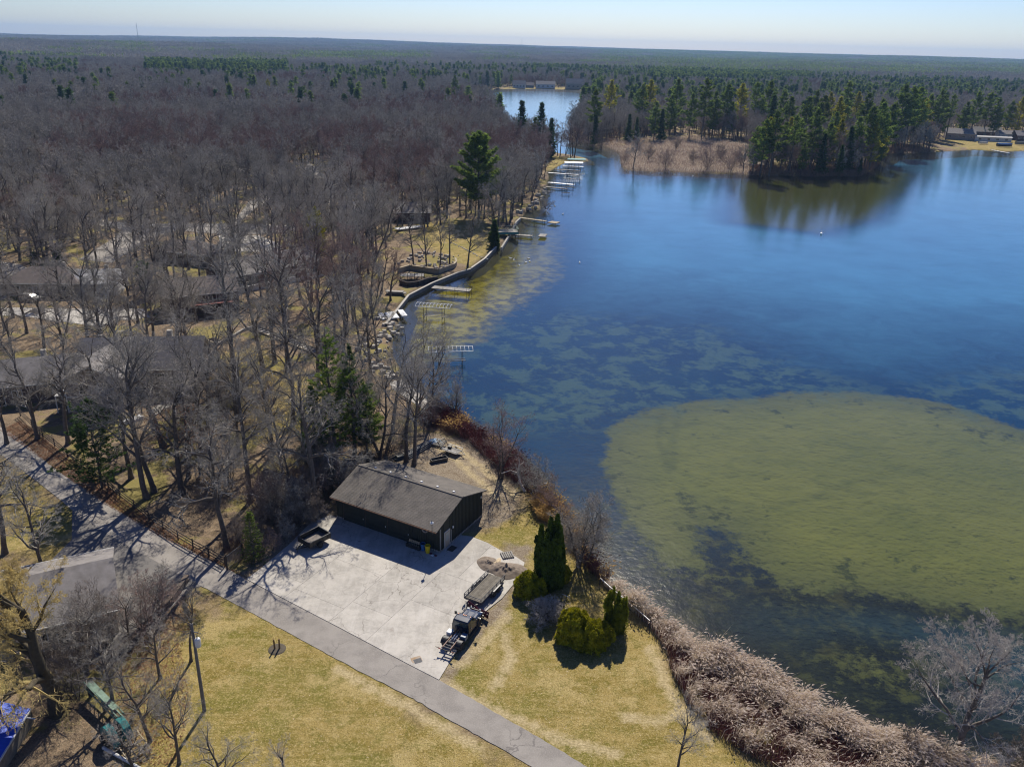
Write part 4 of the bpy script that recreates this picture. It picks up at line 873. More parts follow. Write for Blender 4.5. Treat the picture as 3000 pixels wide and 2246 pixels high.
def flatbed():
    FL,FR,BR,BL=[G(x,y,.75) for x,y in((1363,1745),(1407.6,1767),(1474.6,1696),(1431,1678))]
    c=(FL+FR+BR+BL)/4; d=((BR-FR)+(BL-FL)).normalized(); rz=math.atan2(d.y,d.x)   # +x to the rear
    T=thing('flatbed_trailer','tandem-axle flatbed trailer with a weathered plank deck parked behind the truck plough','trailer',(c.x,c.y,.055),rz)
    L,W,h=5.0,2.02,.70
    for k in range(12):
        b=MB(); y=-W/2+.085+k*(W-.0)/12; b.box((0,y,h),(L-.06,W/12-.016,.05)); b.build('plank',M['deckwood'],T)
    b=MB()
    for s in(-1,1): b.beam((-L/2,s*W/2,h-.07),(L/2,s*W/2,h-.07),.09,.16)
    for x in(-L/2,-1.2,0,1.2,L/2): b.beam((x,-W/2,h-.1),(x,W/2,h-.1),.08,.12)
    b.build('frame',M['steel'],T)
    for s in(-1,1):
        b=MB(); H=.42; b.beam((-L/2,s*(W/2+.03),h+H),(L/2+.1,s*(W/2+.03),h+H),.06,.06); b.beam((-L/2,s*(W/2+.03),h+H*.5),(L/2,s*(W/2+.03),h+H*.5),.04,.04)
        for k in range(7): x=-L/2+k*L/6; b.beam((x,s*(W/2+.03),h-.1),(x,s*(W/2+.03),h+H+.02),.06,.06)
        b.build('side_rail',M['steel'],T)
    b=MB(); b.beam((-L/2,-W/2,h+.42),(-L/2,W/2,h+.42),.06,.06); b.beam((-L/2,-W/2,h+.22),(-L/2,W/2,h+.22),.04,.04); b.build('front_rail',M['steel'],T)
    for s in(-1,1):
        b=MB(); y=s*(W/2+.22); pr=[(-.95,.3),(-.85,.72),(-.55,.86),(.95,.86),(1.25,.72),(1.35,.3)]
        secs=[[(x+.25,y-.14,z),(x+.25,y+.14,z),(x+.25,y+.14,z-.03),(x+.25,y-.14,z-.03)] for x,z in pr]; b.loft(secs); b.build('fender',M['dark'],T)
        for x in(-.0,.88): wheel(T,x,y,.36,.34,.2,'rust')
    b=MB(); b.beam((-L/2,-.8,h-.2),(-L/2-1.3,0,h-.25),.1,.12); b.beam((-L/2,.8,h-.2),(-L/2-1.3,0,h-.25),.1,.12); b.beam((-L/2-1.2,0,h-.25),(-L/2-1.55,0,h-.22),.12,.12); b.build('drawbar',M['dark'],T)
    b=MB(); b.tube((-L/2-1.0,.1,.05),(-L/2-1.0,.1,h+.35),.045); b.tube((-L/2-1.0,.1,h+.33),(-L/2-1.0,.35,h+.33),.02); b.build('jack',M['steel'],T)
    # ramps hanging at the rear
    b=MB(); b.beam((L/2+.05,-.7,h-.1),(L/2+.35,-.7,.1),.3,.05); b.beam((L/2+.05,.7,h-.1),(L/2+.35,.7,.1),.3,.05); b.build('ramp',M['steel'],T)
flatbed()
def truck():
    rw=G(1351,1894,.45); fw=G(1404,1824,.45); d=(fw-rw); d.z=0; wb=d.length; rz=math.atan2(d.y,d.x)
    n=Vector((-math.sin(rz),math.cos(rz),0)); o=rw+n*.95; o.z=.055
    T=thing('plough_truck','dark blue cab-and-chassis truck without a bed, carrying a dark red snow plough','truck',o,rz)
    F=wb # front axle
    # body sections along x: (x, half width, floor, belt, roof half width, roof z)
    def sec(x,hw,z0,zb,hr,zr):
        return [(x,-hw*.92,z0),(x,-hw,z0+.15),(x,-hw,zb),(x,-hr,zr-.05),(x,-hr+.12,zr),(x,hr-.12,zr),(x,hr,zr-.05),(x,hw,zb),(x,hw,z0+.15),(x,hw*.92,z0)]
    cab0=F-2.35
    b=MB(); b.loft([sec(cab0,.94,.5,1.28,.80,1.86),sec(cab0+.08,.97,.45,1.3,.84,1.96),sec(cab0+.7,.98,.45,1.3,.84,2.0),sec(cab0+1.15,.98,.45,1.3,.82,1.95),sec(cab0+1.72,.98,.45,1.3,.95,1.345),sec(cab0+1.8,.98,.45,1.28,.94,1.33)])
    cb=b.build('cab',M['truck'],T,bevel=.03)
    b=MB(); b.loft([sec(cab0+1.8,.96,.5,1.2,.86,1.33),sec(F+.3,.95,.55,1.12,.80,1.26),sec(F+.72,.93,.55,1.05,.74,1.18),sec(F+.85,.9,.58,.95,.7,1.08)]); b.build('hood',M['truck'],T,bevel=.03)
    for y in(-.38,.38):
        b=MB(); b.loft([[(cab0+1.85,y-.13,1.325),(cab0+1.85,y+.13,1.325),(cab0+1.85,y+.1,1.365),(cab0+1.85,y-.1,1.365)],[(F+.7,y-.1,1.18),(F+.7,y+.1,1.18),(F+.7,y+.08,1.215),(F+.7,y-.08,1.215)]]); b.build('hood_ridge',M['truck'],T)
    b=MB(); x0,x1=cab0+1.17,cab0+1.70
    b.add([(x1,-.90,1.385),(x1,.90,1.385),(x0,.74,1.955),(x0,-.74,1.955)],[(0,1,2,3)]); b.build('windscreen',M['glassb'],T)
    b=MB(); b.add([(cab0-.035,-.74,1.36),(cab0-.035,.74,1.36),(cab0+.0,.70,1.84),(cab0+.0,-.70,1.84)],[(3,2,1,0)]); b.build('rear_window',M['glassb'],T)
    for s in(-1,1):
        b=MB(); b.add([(cab0+.30,s*.985,1.34),(cab0+1.48,s*.99,1.34),(cab0+1.1,s*.87,1.88),(cab0+.42,s*.87,1.9)],[(0,1,2,3)]); b.build('side_window',M['glassb'],T)
        b=MB(); b.beam((cab0+.22,s*.995,.6),(cab0+.22,s*.995,1.3),.02,.02); b.beam((cab0+1.6,s*.995,.6),(cab0+1.6,s*.995,1.3),.02,.02); b.build('door_seam',M['dark'],T)
        b=MB(); b.box((cab0+.42,s*1.01,1.18),(.16,.04,.05)); b.build('door_handle',M['chrome'],T)
        b=MB(); b.beam((cab0+1.45,s*.98,1.4),(cab0+1.5,s*1.28,1.5),.05,.05); b.box((cab0+1.5,s*1.30,1.58),(.12,.22,.38)); b.build('mirror',M['dark'],T)
        # front wheel arch
        b=MB(); pr=[(F+math.cos(a)*.55,.42+math.sin(a)*.55) for a in [R(k) for k in range(0,181,20)]]
        b.loft([[(x,s*.90,z),(x,s*1.04,z-.02),(x,s*1.04,z-.07),(x,s*.90,z-.05)] for x,z in pr]); b.build('wheel_arch',M['truck'],T)
        wheel(T,F,s*.88,.42,.42,.26,'chrome')
        wheel(T,0,s*.92,.42,.42,.26,'chrome'); wheel(T,0,s*.64,.42,.42,.24,'steel')
        b=MB(); pr=[(math.cos(a)*.56,.42+math.sin(a)*.56) for a in [R(k) for k in range(15,166,15)]]
        b.loft([[(x,s*.48,z),(x,s*1.08,z),(x,s*1.08,z+.03),(x,s*.48,z+.03)] for x,z in pr]); b.build('rear_fender',M['dark'],T)
        b=MB(); b.box((F+.88,s*.72,.95),(.06,.34,.24)); b.build('headlight',M['whitemetal'],T)
        b=MB(); b.beam((cab0+.15,s*1.03,.42),(cab0+1.7,s*1.03,.42),.2,.06); b.build('running_board',M['dark'],T)
    for k in(-2,-.45,0,.45,2):
        b=MB(); b.box((cab0+.98-abs(k)*.02,k*.33,2.015),(.12,.07,.06)); b.build('clearance_light',M['orange'],T)
    b=MB(); b.box((F+.95,0,.78),(.05,1.2,.3)); b.build('grille',M['chrome'],T); b=MB(); b.box((F+1.02,0,.5),(.14,1.9,.2)); b.build('bumper',M['dark'],T)
    # chassis
    for y in(-.42,.42):
        b=MB(); b.beam((-1.25,y,.80),(cab0+.2,y,.72),.09,.2); b.build('frame_rail',M['railtan'],T)
    for x in(-1.1,-.75,-.3,.35,.9):
        b=MB(); b.beam((x,-.42,.78),(x,.42,.78),.09,.1); b.build('cross_member',M['steel'],T)
    for y in(-.14,.12):
        b=MB(); b.tube((.0,y,.9),(1.15,y,.9),.05,k=8); b.tube((.5,y,.9),(1.25,y,.9),.07,k=8); b.build('hydraulic_cylinder',M['chrome'],T)
    b=MB(); b.tube((0,-.8,.42),(0,.8,.42),.08); b.lathe((0,0,.42),[(.05,-.2),(.2,-.1),(.2,.1),(.05,.2)],10,'Y'); b.build('rear_axle',M['dark'],T)
    b=MB(); b.box((.95,-.79,.82),(.62,.55,.5)); b.build('toolbox',M['boxblue'],T,bevel=.02)
    b=MB(); b.box((.95,.79,.82),(.62,.5,.5)); b.build('toolbox',M['white'],T,bevel=.02)
    b=MB(); b.beam((-1.3,-.85,.62),(-1.3,.85,.62),.08,.08); b.tube((-1.25,0,.5),(-1.6,0,.55),.05); b.build('rear_bar',M['dark'],T)
    for s in(-1,1):
        b=MB(); b.box((-1.36,s*.72,.66),(.05,.22,.1)); b.build('tail_light',M['redl'],T)
        b=MB(); b.path([(-1.28,s*.6,.62),(-1.45,s*.85,.8),(-1.45,s*1.1,.8)],.03); b.build('light_bracket',M['rust'],T)
    b=MB(); b.path([(cab0-.1,-.2,1.0),(cab0-.35,-.15,1.05),(cab0-.5,.1,.95),(cab0-.4,.3,.85)],.035); b.path([(cab0-.1,.25,.95),(cab0-.45,.2,1.0),(cab0-.7,-.05,.85)],.03); b.build('hoses',M['dark'],T)
    # V-shaped snow plough
    for s in(-1,1):
        b=MB(); a=(F+1.55,0.03*s); e=(F+2.0 if s>0 else F+1.15,s*1.42); secs=[]
        for f in(0,.25,.5,.75,1):
            x=a[0]+(e[0]-a[0])*f; y=a[1]+(e[1]-a[1])*f; hh=.62+.2*f; secs.append([(x+.16,y,.08),(x-.02,y,.3),(x-.02,y,.55),(x+.2,y,hh+.1),(x+.24,y,hh+.08),(x+.04,y,.55),(x+.04,y,.3),(x+.2,y,.08)])
        b.loft(secs); b.build('plough_blade',M['maroon'],T)
        b=MB(); 
        for f in(.3,.6,.9): x=a[0]+(e[0]-a[0])*f; y=a[1]+(e[1]-a[1])*f; b.beam((x-.06,y,.1),(x-.02,y,.75),.06,.08)
        b.build('blade_rib',M['dark'],T)
    b=MB(); b.beam((F+.9,-.4,.45),(F+1.5,0,.35),.1,.1); b.beam((F+.9,.4,.45),(F+1.5,0,.35),.1,.1); b.beam((F+1.0,-.55,.4),(F+1.0,.55,.4),.1,.1); b.beam((F+1.0,-.55,1.1),(F+1.0,.55,1.1),.06,.06); b.beam((F+1.0,-.5,.4),(F+1.0,-.5,1.1),.06,.06); b.beam((F+1.0,.5,.4),(F+1.0,.5,1.1),.06,.06); b.build('plough_frame',M['dark'],T)
    for s in(-1,1):
        b=MB(); b.lathe((F+1.08,s*.5,1.12),[(.05,-.08),(.1,-.05),(.1,.05),(.05,.08)],8,'Y'); b.build('plough_light',M['whitemetal'],T)
M['boxblue']=mat('blue_grey_toolbox',(.10,.16,.24),(.08,.12,.18),2,.4); M['glassb']=NT('tinted_car_glass').out((.03,.05,.055),.05,0,.8); M['railtan']=mat('tan_rusty_rail',(.30,.2,.15),(.2,.12,.09),4,.7)
truck()
def dump_trailer():
    A,B_,C_,D_=[G(x,y,1.15) for x,y in((867,1572),(926,1542),(973,1564),(915,1593))]   # rim corners
    c=(A+B_+C_+D_)/4; d=((B_-A)+(C_-D_)); rz=math.atan2(d.y,d.x); L=d.length/2; e=((D_-A)+(C_-B_)); W=e.length/2
    T=thing('dump_trailer','black steel box trailer standing at the left end of the concrete yard','trailer',(c.x,c.y,.055),rz)
    L=max(L,3.0); W=min(max(W,1.9),2.2); z0=.55
    b=MB(); b.box((0,0,z0),(L,W,.08)); b.build('floor',M['rustfloor'],T)
    for s in(-1,1):
        b=MB(); b.box((0,s*W/2,z0+.3),(L+.06,.06,.62)); b.build('side_panel',M['dark'],T)
        b=MB(); b.beam((-L/2,s*W/2,z0+.63),(L/2,s*W/2,z0+.63),.1,.08); b.build('top_rail',M['blackworn'],T)
        b=MB(); b.box((s*L/2,0,z0+.3),(.06,W,.6)); b.build('end_panel',M['dark'],T)
        b=MB(); b.beam((s*L/2,-W/2,z0+.63),(s*L/2,W/2,z0+.63),.1,.08); b.build('top_rail',M['blackworn'],T)
        wheel(T,-.1,s*(W/2+.15),.32,.32,.2,'steel')
        b=MB(); b.loft([[(x,s*(W/2+.03),z),(x,s*(W/2+.28),z),(x,s*(W/2+.28),z-.03),(x,s*(W/2+.03),z-.03)] for x,z in((-.55,.5),(-.4,.72),(.2,.72),(.35,.5))]); b.build('fender',M['dark'],T)
    for x in(-1,-.3,.4,1.1):
        for s in(-1,1): b=MB(); b.beam((x,s*(W/2+.05),z0),(x,s*(W/2+.05),z0+.6),.06,.05); b.build('stake',M['dark'],T)
    b=MB(); b.beam((-L/2,-.5,.45),(-L/2-1.1,0,.45),.09,.1); b.beam((-L/2,.5,.45),(-L/2-1.1,0,.45),.09,.1); b.tube((-L/2-1.0,0,.0),(-L/2-1.0,0,.8),.04); b.build('drawbar',M['dark'],T)
M['rustfloor']=mat('scratched_floor_plate',(.20,.17,.15),(.13,.11,.10),3,.7); M['blackworn']=mat('worn_black_rail',(.07,.075,.085),(.03,.03,.035),4,.4)
dump_trailer()
def pallet(label,loc,rz,tilt=None,s=1.,mt='tanwood',group=None):
    T=thing('pallet',label,'pallet',loc,rz,group); T.scale=(s,s,s)
    if tilt: T.rotation_euler=tilt
    for k in range(6): b=MB(); b.box((-.5+k*.2,0,.13),(.13,1.0,.025)); b.build('slat',M[mt],T)
    for y in(-.45,0,.45): b=MB(); b.box((0,y,.07),(1.15,.05,.09)); b.build('stringer',M[mt],T)
    for k in range(3): b=MB(); b.box((-.48+k*.48,0,.012),(.12,1.0,.022)); b.build('bottom_slat',M[mt],T)
p=G(1486,1628); pallet('grey wooden pallet lying flat at the tip of the concrete yard',(p.x,p.y,.055),.3,mt='dockwood',s=1.2)
p=wsp(-3.35,-.42,.14); T=pallet('wooden pallet propped upright against the workshop wall above a black bin',p,WRZ,(R(72),0,WRZ),1.3,'tanwood')
p=wsp(-3.2,-.75,.055); T=thing('trough','low black trough below the propped pallet at the workshop wall','trough',p,WRZ)
b=MB(); b.box((0,0,.05),(1.9,.5,.06)); b.build('base',M['dark'],T)
for y in(-.25,.25): b=MB(); b.box((0,y,.25),(1.9,.05,.4)); b.build('side_panel',M['dark'],T)
for x in(-.95,.95): b=MB(); b.box((x,0,.25),(.05,.5,.4)); b.build('end_panel',M['dark'],T)
def bin_(label,loc,m,r=.3,h=.85):
    T=thing('bin',label,'bin',loc,0); b=MB(); b.lathe((0,0,0),[(r*.8,0),(r*.92,h*.5),(r,h),(r*1.06,h),(r*1.06,h+.04),(r*.96,h+.04),(r*.9,h-.1)],20); b.build('body',M[m],T)
    b=MB(); b.lathe((0,0,h-.12),[(r*.9,0),(r*.9,.02)],20); b.build('contents',M['dark' if m=='blue' else 'rustfloor'],T)
    for s in(-1,1): b=MB(); b.path([(s*r*1.02,-.09,h-.06),(s*r*1.2,-.06,h-.1),(s*r*1.2,.06,h-.1),(s*r*1.02,.09,h-.06)],.015,5); b.build('handle',M[m],T)
bin_('blue plastic bin against the workshop wall beside the yellow one',wsp(-2.0,-.55,.055),'blue')
bin_('bright yellow plastic bin near the workshop corner',wsp(-1.25,-.72,.055),'yellow',.31,.95)
T=thing('rubbish','flattened red and white bags lying by the workshop corner','rubbish',wsp(-.55,-.75,.055),WRZ)
for k,(x,y,m) in enumerate([(-.25,0,'maroon'),(.15,.08,'trimgrey'),(.45,-.05,'maroon'),(.1,-.2,'white')]):
    b=MB(); b.loft([[(x-.2,y-.15,0),(x+.2,y-.17,0),(x+.22,y+.15,0),(x-.18,y+.17,0)],[(x-.12,y-.1,.09),(x+.13,y-.08,.11),(x+.11,y+.1,.08),(x-.12,y+.09,.1)]]); b.build('bag',M[m],T,bevel=.03)
T=thing('door_mat','dark rectangular mat on the concrete outside the side door','door mat',wsp(.75,1.4,.055),WRZ); b=MB(); b.box((0,0,.012),(.8,1.1,.024)); b.build('mat',M['dark'],T)
T=thing('tyre','grey truck tyre hung as decoration high on the workshop front','tyre',wsp(-2.0,-.16,2.62),WRZ)
b=MB(); n=20; secs=[]
for i in range(n+1):
    a=2*math.pi*i/n; secs.append([((.34+.09*math.cos(u))*math.cos(a),.10*math.sin(u),(.34+.09*math.cos(u))*math.sin(a)) for u in [k*math.pi/4 for k in range(8)]])
b.loft(secs,cap=False); b.build('ring',M['rubberworn'] if 'rubberworn' in M else M['steel'],T,smooth=True)
b=MB(); b.tube((0,.05,.4),(0,.12,.5),.02); b.build('hook',M['steel'],T)
# sand heaps, sawdust rim
def heap(name,label,px,ra,rb,h,rz,m,seed,cat='sand heap',kind=None,z=.05):
    p=G(*px); V=[];F=[];n,mm=22,56
    for i in range(n+1):
        f=i/n
        for j in range(mm):
            a=6.2832*j/mm; k=1+.22*(vnoise(np.array([math.cos(a)*1.5+9]),np.array([math.sin(a)*1.5+9]),seed)[0]-.5)*2
            x=ra*f*k*math.cos(a); y=rb*f*k*math.sin(a); zz=h*(1-f)**.9*(1+.35*(vnoise(np.array([x*1.6+5]),np.array([y*1.6+5]),seed+1)[0]-.5))+.30*(vnoise(np.array([x*3.2+5]),np.array([y*3.2+5]),seed+2)[0]-.5)*(1-f)+.14*(vnoise(np.array([x*8+5]),np.array([y*8+5]),seed+3)[0]-.5)*(1-f)
            V.append((x,y,max(zz,0)-.02*(f==1)))
    for i in range(n):
        for j in range(mm): F.append((i*mm+j,i*mm+(j+1)%mm,(i+1)*mm+(j+1)%mm,(i+1)*mm+j))
    me=npmesh(name,V,[f[::-1] for f in F],M[m],smooth=True); o=link(name,me); o.location=(p.x,p.y,z); o.rotation_euler=(0,0,rz); tag(o,label,cat,None,kind); return o
heap('sand_heap','large brown heap of sand at the yard tip behind the flatbed trailer',(1483,1672),2.35,1.7,.8,-.1,'sand',4)
heap('sand_heap','smaller rough heap of soil left of the large sand heap',(1432,1652),1.25,1.5,.55,.4,'sand',9)
o=heap('sawdust_streak','strip of pale sawdust between the two heaps',(1452,1655),.5,1.7,.3,-.35,'sawdust',12,'sawdust')
T=thing('drain_cover','square grey drain cover set in a rusty patch of the concrete','drain cover',(*G(1224,1936).xy,.058),R(25)); b=MB(); b.box((0,0,.004),(.75,.6,.01)); b.build('plate',M['steel'],T); b=MB(); b.box((-.06,.25,.001),(1.0,.75,.006)); b.build('stain',mat('rust_stain',(.36,.24,.13),(.42,.36,.3),2,.9),T)
# lawn: twin posts in a ring of soil
p=G(812,1900); T=thing('post_pair','pair of short brown posts in a ring of bare soil on the lawn','posts',(p.x,p.y,0),.2)
for x in(-.22,.22): b=MB(); b.tube((x,0,-.2),(x*1.15,.03,1.15),.09,.08,8); b.build('post',mat('brown_post',(.24,.15,.06),(.12,.08,.04),3,.9),T)
b=MB(); b.lathe((0,0,0),[(.85,0.0),(.7,.05),(.2,.06),(.01,.06)],18); b.build('soil_ring',M['dirt'],T)
# utility pole with transformer, wires
p=G(599,2080); T=thing('utility_pole','grey wooden utility pole with a pale transformer can, left of the lawn','utility pole',(p.x,p.y,0),0)
b=MB(); b.tube((0,0,-.5),(0,0,9.4),.17,.11,10); b.build('pole',mat('grey_pole_wood',(.2,.19,.19),(.13,.125,.125),3,.9),T)
b=MB(); b.lathe((.34,-.1,7.1),[(.22,0),(.25,.1),(.25,.75),(.2,.85),(.1,.9)],14); b.build('transformer',M['whitemetal'],T)
b=MB(); b.tube((.34,-.1,8.0),(.34,-.1,8.3),.05); b.tube((.2,-.2,8.0),(.15,-.2,8.35),.04); b.build('insulator',M['steel'],T)
b=MB(); b.beam((-.1,.0,8.55),(.5,-.1,8.55),.08,.08); b.tube((.1,-.15,8.2),(.1,-.15,8.7),.05); b.build('bracket',M['steel'],T)
b=MB(); b.tube((0,0,9.3),(0,0,9.8),.04); b.build('pin_insulator',M['dark'],T)
def wire(label,pa,pb,sag=.6,r=.02,name='power_line'):
    a,b_=Vector(pa),Vector(pb); n=14; pts=[]
    for i in range(n+1): f=i/n; q=a+(b_-a)*f; q.z-=sag*4*f*(1-f); pts.append(q-a)
    b=MB(); b.path(pts,r,4); o=b.build(name,M['steel']); o.location=a; tag(o,label,'power line')
top=Vector((p.x,p.y,8.7)); wire('thin pale service wire from the utility pole toward the side drive',top,G(455,1820,3.5),.5)
wire('thin power line crossing the lower left lawn beside the road',G(-60,1330,9),G(112,1500,8),.2,.02)
# split-rail fence along the road
FP=[(60,1218),(95,1252),(126,1280),(161,1308),(198,1338),(240,1368),(280,1398),(318,1430),(352,1458),(394,1490),(437,1524),(478,1550),(522,1580),(566,1606),(612,1630),(660,1658)]
FPs=[G(*q) for q in FP]; T=thing('rail_fence','dark split-rail fence of posts and three rails along the upper road edge','fence',FPs[0],0)
for i,q in enumerate(FPs):
    d=q-FPs[0]; b=MB(); b.tube((d.x,d.y,-.3),(d.x+.02,d.y,1.35),.085,.075,6); b.build('post',M['darkwood'],T)
    if i:
        e=FPs[i-1]-FPs[0]
        for z in(.35,.75,1.15): b=MB(); b.beam((e.x,e.y,z+.02),(d.x,d.y,z-.02),.06,.1); b.build('rail',M['darkwood'],T)
a,c=G(666,1668),G(712,1632); T=thing('mesh_gate','grey wire-mesh gate with a steel frame at the end of the rail fence','gate',a,0); d=c-a
b=MB(); b.path([(0,0,.1),(d.x,d.y,.1),(d.x,d.y,1.7),(0,0,1.7),(0,0,.1)],.045,6); b.build('gate_frame',M['steel'],T)
b=MB()
for k in range(1,24): f=k/24; b.tube((d.x*f,d.y*f,.1),(d.x*f,d.y*f,1.7),.010,k=3,cap=False)
for k in range(1,14): z=.1+k*.115; b.tube((0,0,z),(d.x,d.y,z),.010,k=3,cap=False)
b.build('mesh',M['steel'],T)
for q in((0,0),(d.x,d.y)): b=MB(); b.tube((*q,-.3),(*q,2.0),.11,.1,8); b.build('gate_post',M['darkwood'],T)
# retaining wall with hedge beside the side drive
WP=[(548,1702),(505,1762),(452,1822),(398,1878),(345,1920),(300,1948)]; W0=G(*WP[0]); T=thing('stone_wall','low brown stone wall running down beside the side drive','wall',W0,0)
rg=random.Random(3)
for (a,c) in zip(WP[:-1],WP[1:]):
    a,c=G(*a)-W0,G(*c)-W0; n=max(2,int((c-a).length/.62)); dr=math.atan2((c-a).y,(c-a).x)
    for k in range(n):
        for lv in range(3):
            f=(k+.5+(.25 if lv%2 else -.2))/n; q=a+(c-a)*f
            b=MB(); b.box((q.x,q.y,.14+lv*.26),((c-a).length/n-.03,.45+rg.random()*.08,.24+rg.random()*.03),dr+rg.gauss(0,.03)); b.build('stone',M['stonebrown'] if 'stonebrown' in M else M['deckwood'],T)
# white pipe rail along the reed edge
RP=[(1757,1712),(1790,1742),(1834,1778),(1880,1818),(1902,1838)]; T=thing('pipe_rail','white pipe rail on short posts along the reed edge','railing',G(*RP[0]),0); P0=G(*RP[0])
for i,q in enumerate(RP):
    d=G(*q)-P0; b=MB(); b.tube((d.x,d.y,-.2),(d.x,d.y,.9),.05,k=6); b.build('post',M['steel'],T)
    if i: e=G(*RP[i-1])-P0; b=MB(); b.tube((e.x,e.y,.88),(d.x,d.y,.88),.05,k=6); b.build('rail',M['whitemetal'],T)
a=G(1648,1742); T=thing('garden_stake','short grey metal bar fallen on the grass behind the weeping shrub','metal bar',a,0); c=G(1668,1756)-a; b=MB(); b.tube((0,0,.1),(c.x,c.y,.3),.04,k=6); b.tube((c.x,c.y,0),(c.x,c.y,.6),.03,k=6); b.build('bar',M['whitemetal'],T)
# junk behind the workshop
p=G(1222,1322); T=thing('pipe_stack','stack of long black drain pipes behind the workshop','pipes',(p.x,p.y,0),R(58)); d=0
for lv in range(3):
    for k in range(6-lv): b=MB(); b.tube((-2.6+.2*(k%3),-.6+k*.24+lv*.12,.12+lv*.2),(2.5+.3*((k+lv)%3),-.6+k*.24+lv*.12,.12+lv*.2),.11,k=8); b.build('pipe',M['blackworn'],T)
p=G(1180,1340); T=thing('ladder_pile','two grey ladders leaning on a dark heap beside the pipe stack','ladders',(p.x,p.y,0),R(40))
for s in range(2):
    b=MB()
    for y in(-.2,.2): b.beam((-1.9,y+s*.5,.15+s*.2),(1.9,y+s*.5,.6+s*.2),.04,.08)
    for k in range(11): x=-1.7+k*.34; b.beam((x,-.2+s*.5,.17+s*.2+(x+1.9)*.118),(x,.2+s*.5,.17+s*.2+(x+1.9)*.118),.03,.03)
    b.build('ladder',M['steel'],T)
b=MB(); b.loft([[(-1.5,-.6,0),(1.4,-.7,0),(1.5,.9,0),(-1.4,.8,0)],[(-1.0,-.3,.45),(1,-.3,.5),(1,.4,.42),(-.9,.4,.5)]]); b.build('heap',M['black'],T)
def utility_trailer():
    p=G(1325,1318,.5); T=thing('utility_trailer','small pale plank trailer with a raised slatted ramp behind the workshop','trailer',(p.x,p.y,0),R(-33))
    for k in range(8): b=MB(); b.box((0,-.7+k*.2,.5),(2.6,.18,.04)); b.build('plank',M['dockwood'],T)
    for s in(-1,1): b=MB(); b.beam((-1.3,s*.82,.85),(1.3,s*.82,.85),.06,.06); b.beam((-1.3,s*.82,.5),(-1.3,s*.82,.85),.06,.06); b.beam((1.3,s*.82,.5),(1.3,s*.82,.85),.06,.06); b.build('side_rail',M['whitemetal'],T); wheel(T,-.1,s*1.0,.3,.3,.18,'whitemetal')
    b=MB()
    for s in(-1,1): b.beam((-1.35,s*.8,.5),(-2.1,s*.8,1.5),.06,.06)
    b.beam((-2.1,-.85,1.5),(-2.1,.85,1.5),.08,.08)
    for k in range(5): f=.15+k*.18; b.beam((-1.35-.75*f,-.8,.5+f),(-1.35-.75*f,.8,.5+f),.05,.05)
    b.build('ramp_gate',M['dark'],T); b=MB(); b.beam((1.3,-.5,.45),(2.3,0,.45),.08,.08); b.beam((1.3,.5,.45),(2.3,0,.45),.08,.08); b.build('drawbar',M['dark'],T)
    b=MB(); b.box((-.6,.2,.72),(.5,.5,.4),.3); b.build('battery_box',M['black'],T)
utility_trailer()
p=G(1288,1304); pallet('pale wooden pallet tilted against the small trailer',(p.x,p.y,.3),R(-25),(R(14),0,R(-25)),1.45,'dockwood')
p=G(1272,1298); T=thing('tarpaulin','crumpled light blue tarpaulin beside the pale pallet','tarpaulin',(p.x,p.y,0),.4); b=MB(); rg=random.Random(2); secs=[]
for i in range(7): secs.append([(-1.2+i*.4,-.7+k*.23+rg.gauss(0,.05),(.35*math.sin(math.pi*i/6)+.25*math.sin(math.pi*k/6))*rg.uniform(.7,1.3)+.03) for k in range(7)])
b.loft(secs,cap=False,closed=False); b.build('sheet',mat('light_blue_sheet',(.18,.36,.55),(.5,.56,.6),2,.6),T)
p=G(1286,1350); T=thing('trough','open black trough lying on the ground below the small trailer','trough',(p.x,p.y,.03),R(28))
b=MB(); b.box((0,0,.05),(2.4,.8,.06)); b.build('base',M['dark'],T)
for y in(-.4,.4): b=MB(); b.box((0,y,.24),(2.4,.05,.44)); b.build('side_panel',M['blackworn'],T)
for x in(-1.2,1.2): b=MB(); b.box((x,0,.24),(.05,.8,.44)); b.build('end_panel',M['dark'],T)
p=G(1010,1382); T=thing('covered_boat','small boat under a dark green cover beside the far end of the workshop','boat',(p.x,p.y,.25),R(52))
prof=[(-2.6,.75),(-1.3,.95),(.4,.95),(1.7,.7),(2.7,.05)]
b=MB(); b.loft([[(x,-h_,.5),(x,-h_*.6,.05),(x,h_*.6,.05),(x,h_,.5)] for x,h_ in prof]); b.build('hull',M['dark'],T)
b=MB(); b.loft([[(x,-h_-.05,.42),(x,-h_*.5,.85+.12*(i%2)),(x,0,1.1+.15*(i%2)),(x,h_*.5,.85+.1*(i%2)),(x,h_+.05,.42)] for i,(x,h_) in enumerate(prof)]); b.build('cover',M['black'],T)
b=MB(); b.box((-.3,0,-.1),(3.6,.1,.12)); b.box((-.3,.0,-.18),(.1,1.6,.1)); b.build('cradle',M['steel'],T)
# white-barked fallen tree at the shore
p=G(1538,1440); T=thing('fallen_tree','leaning dead tree with peeled white bark at the shore behind the workshop','dead tree',(p.x,p.y,0),0)
b=MB(); pts=[(0,0,0),(-.7,.8,.9),(-1.0,1.7,2.0),(-.8,2.4,3.0),(-.95,2.7,3.8)]
for i in range(4): b.tube(pts[i],pts[i+1],.19-.03*i,.16-.03*i,8)
b.build('trunk',M['whitebark'],T)
b=MB()
for q in ([(-.9,1.6,1.9),(-2.0,2.0,2.1),(-3.2,1.8,1.7)],[(-.4,.6,.6),(1.2,1.2,.9),(2.6,1.3,.6),(3.8,1.6,.4)],[(-.8,2.2,2.8),(-.2,2.6,3.1)]): b.path(q,.07,6)
b.build('branch',M['whitebark'],T)
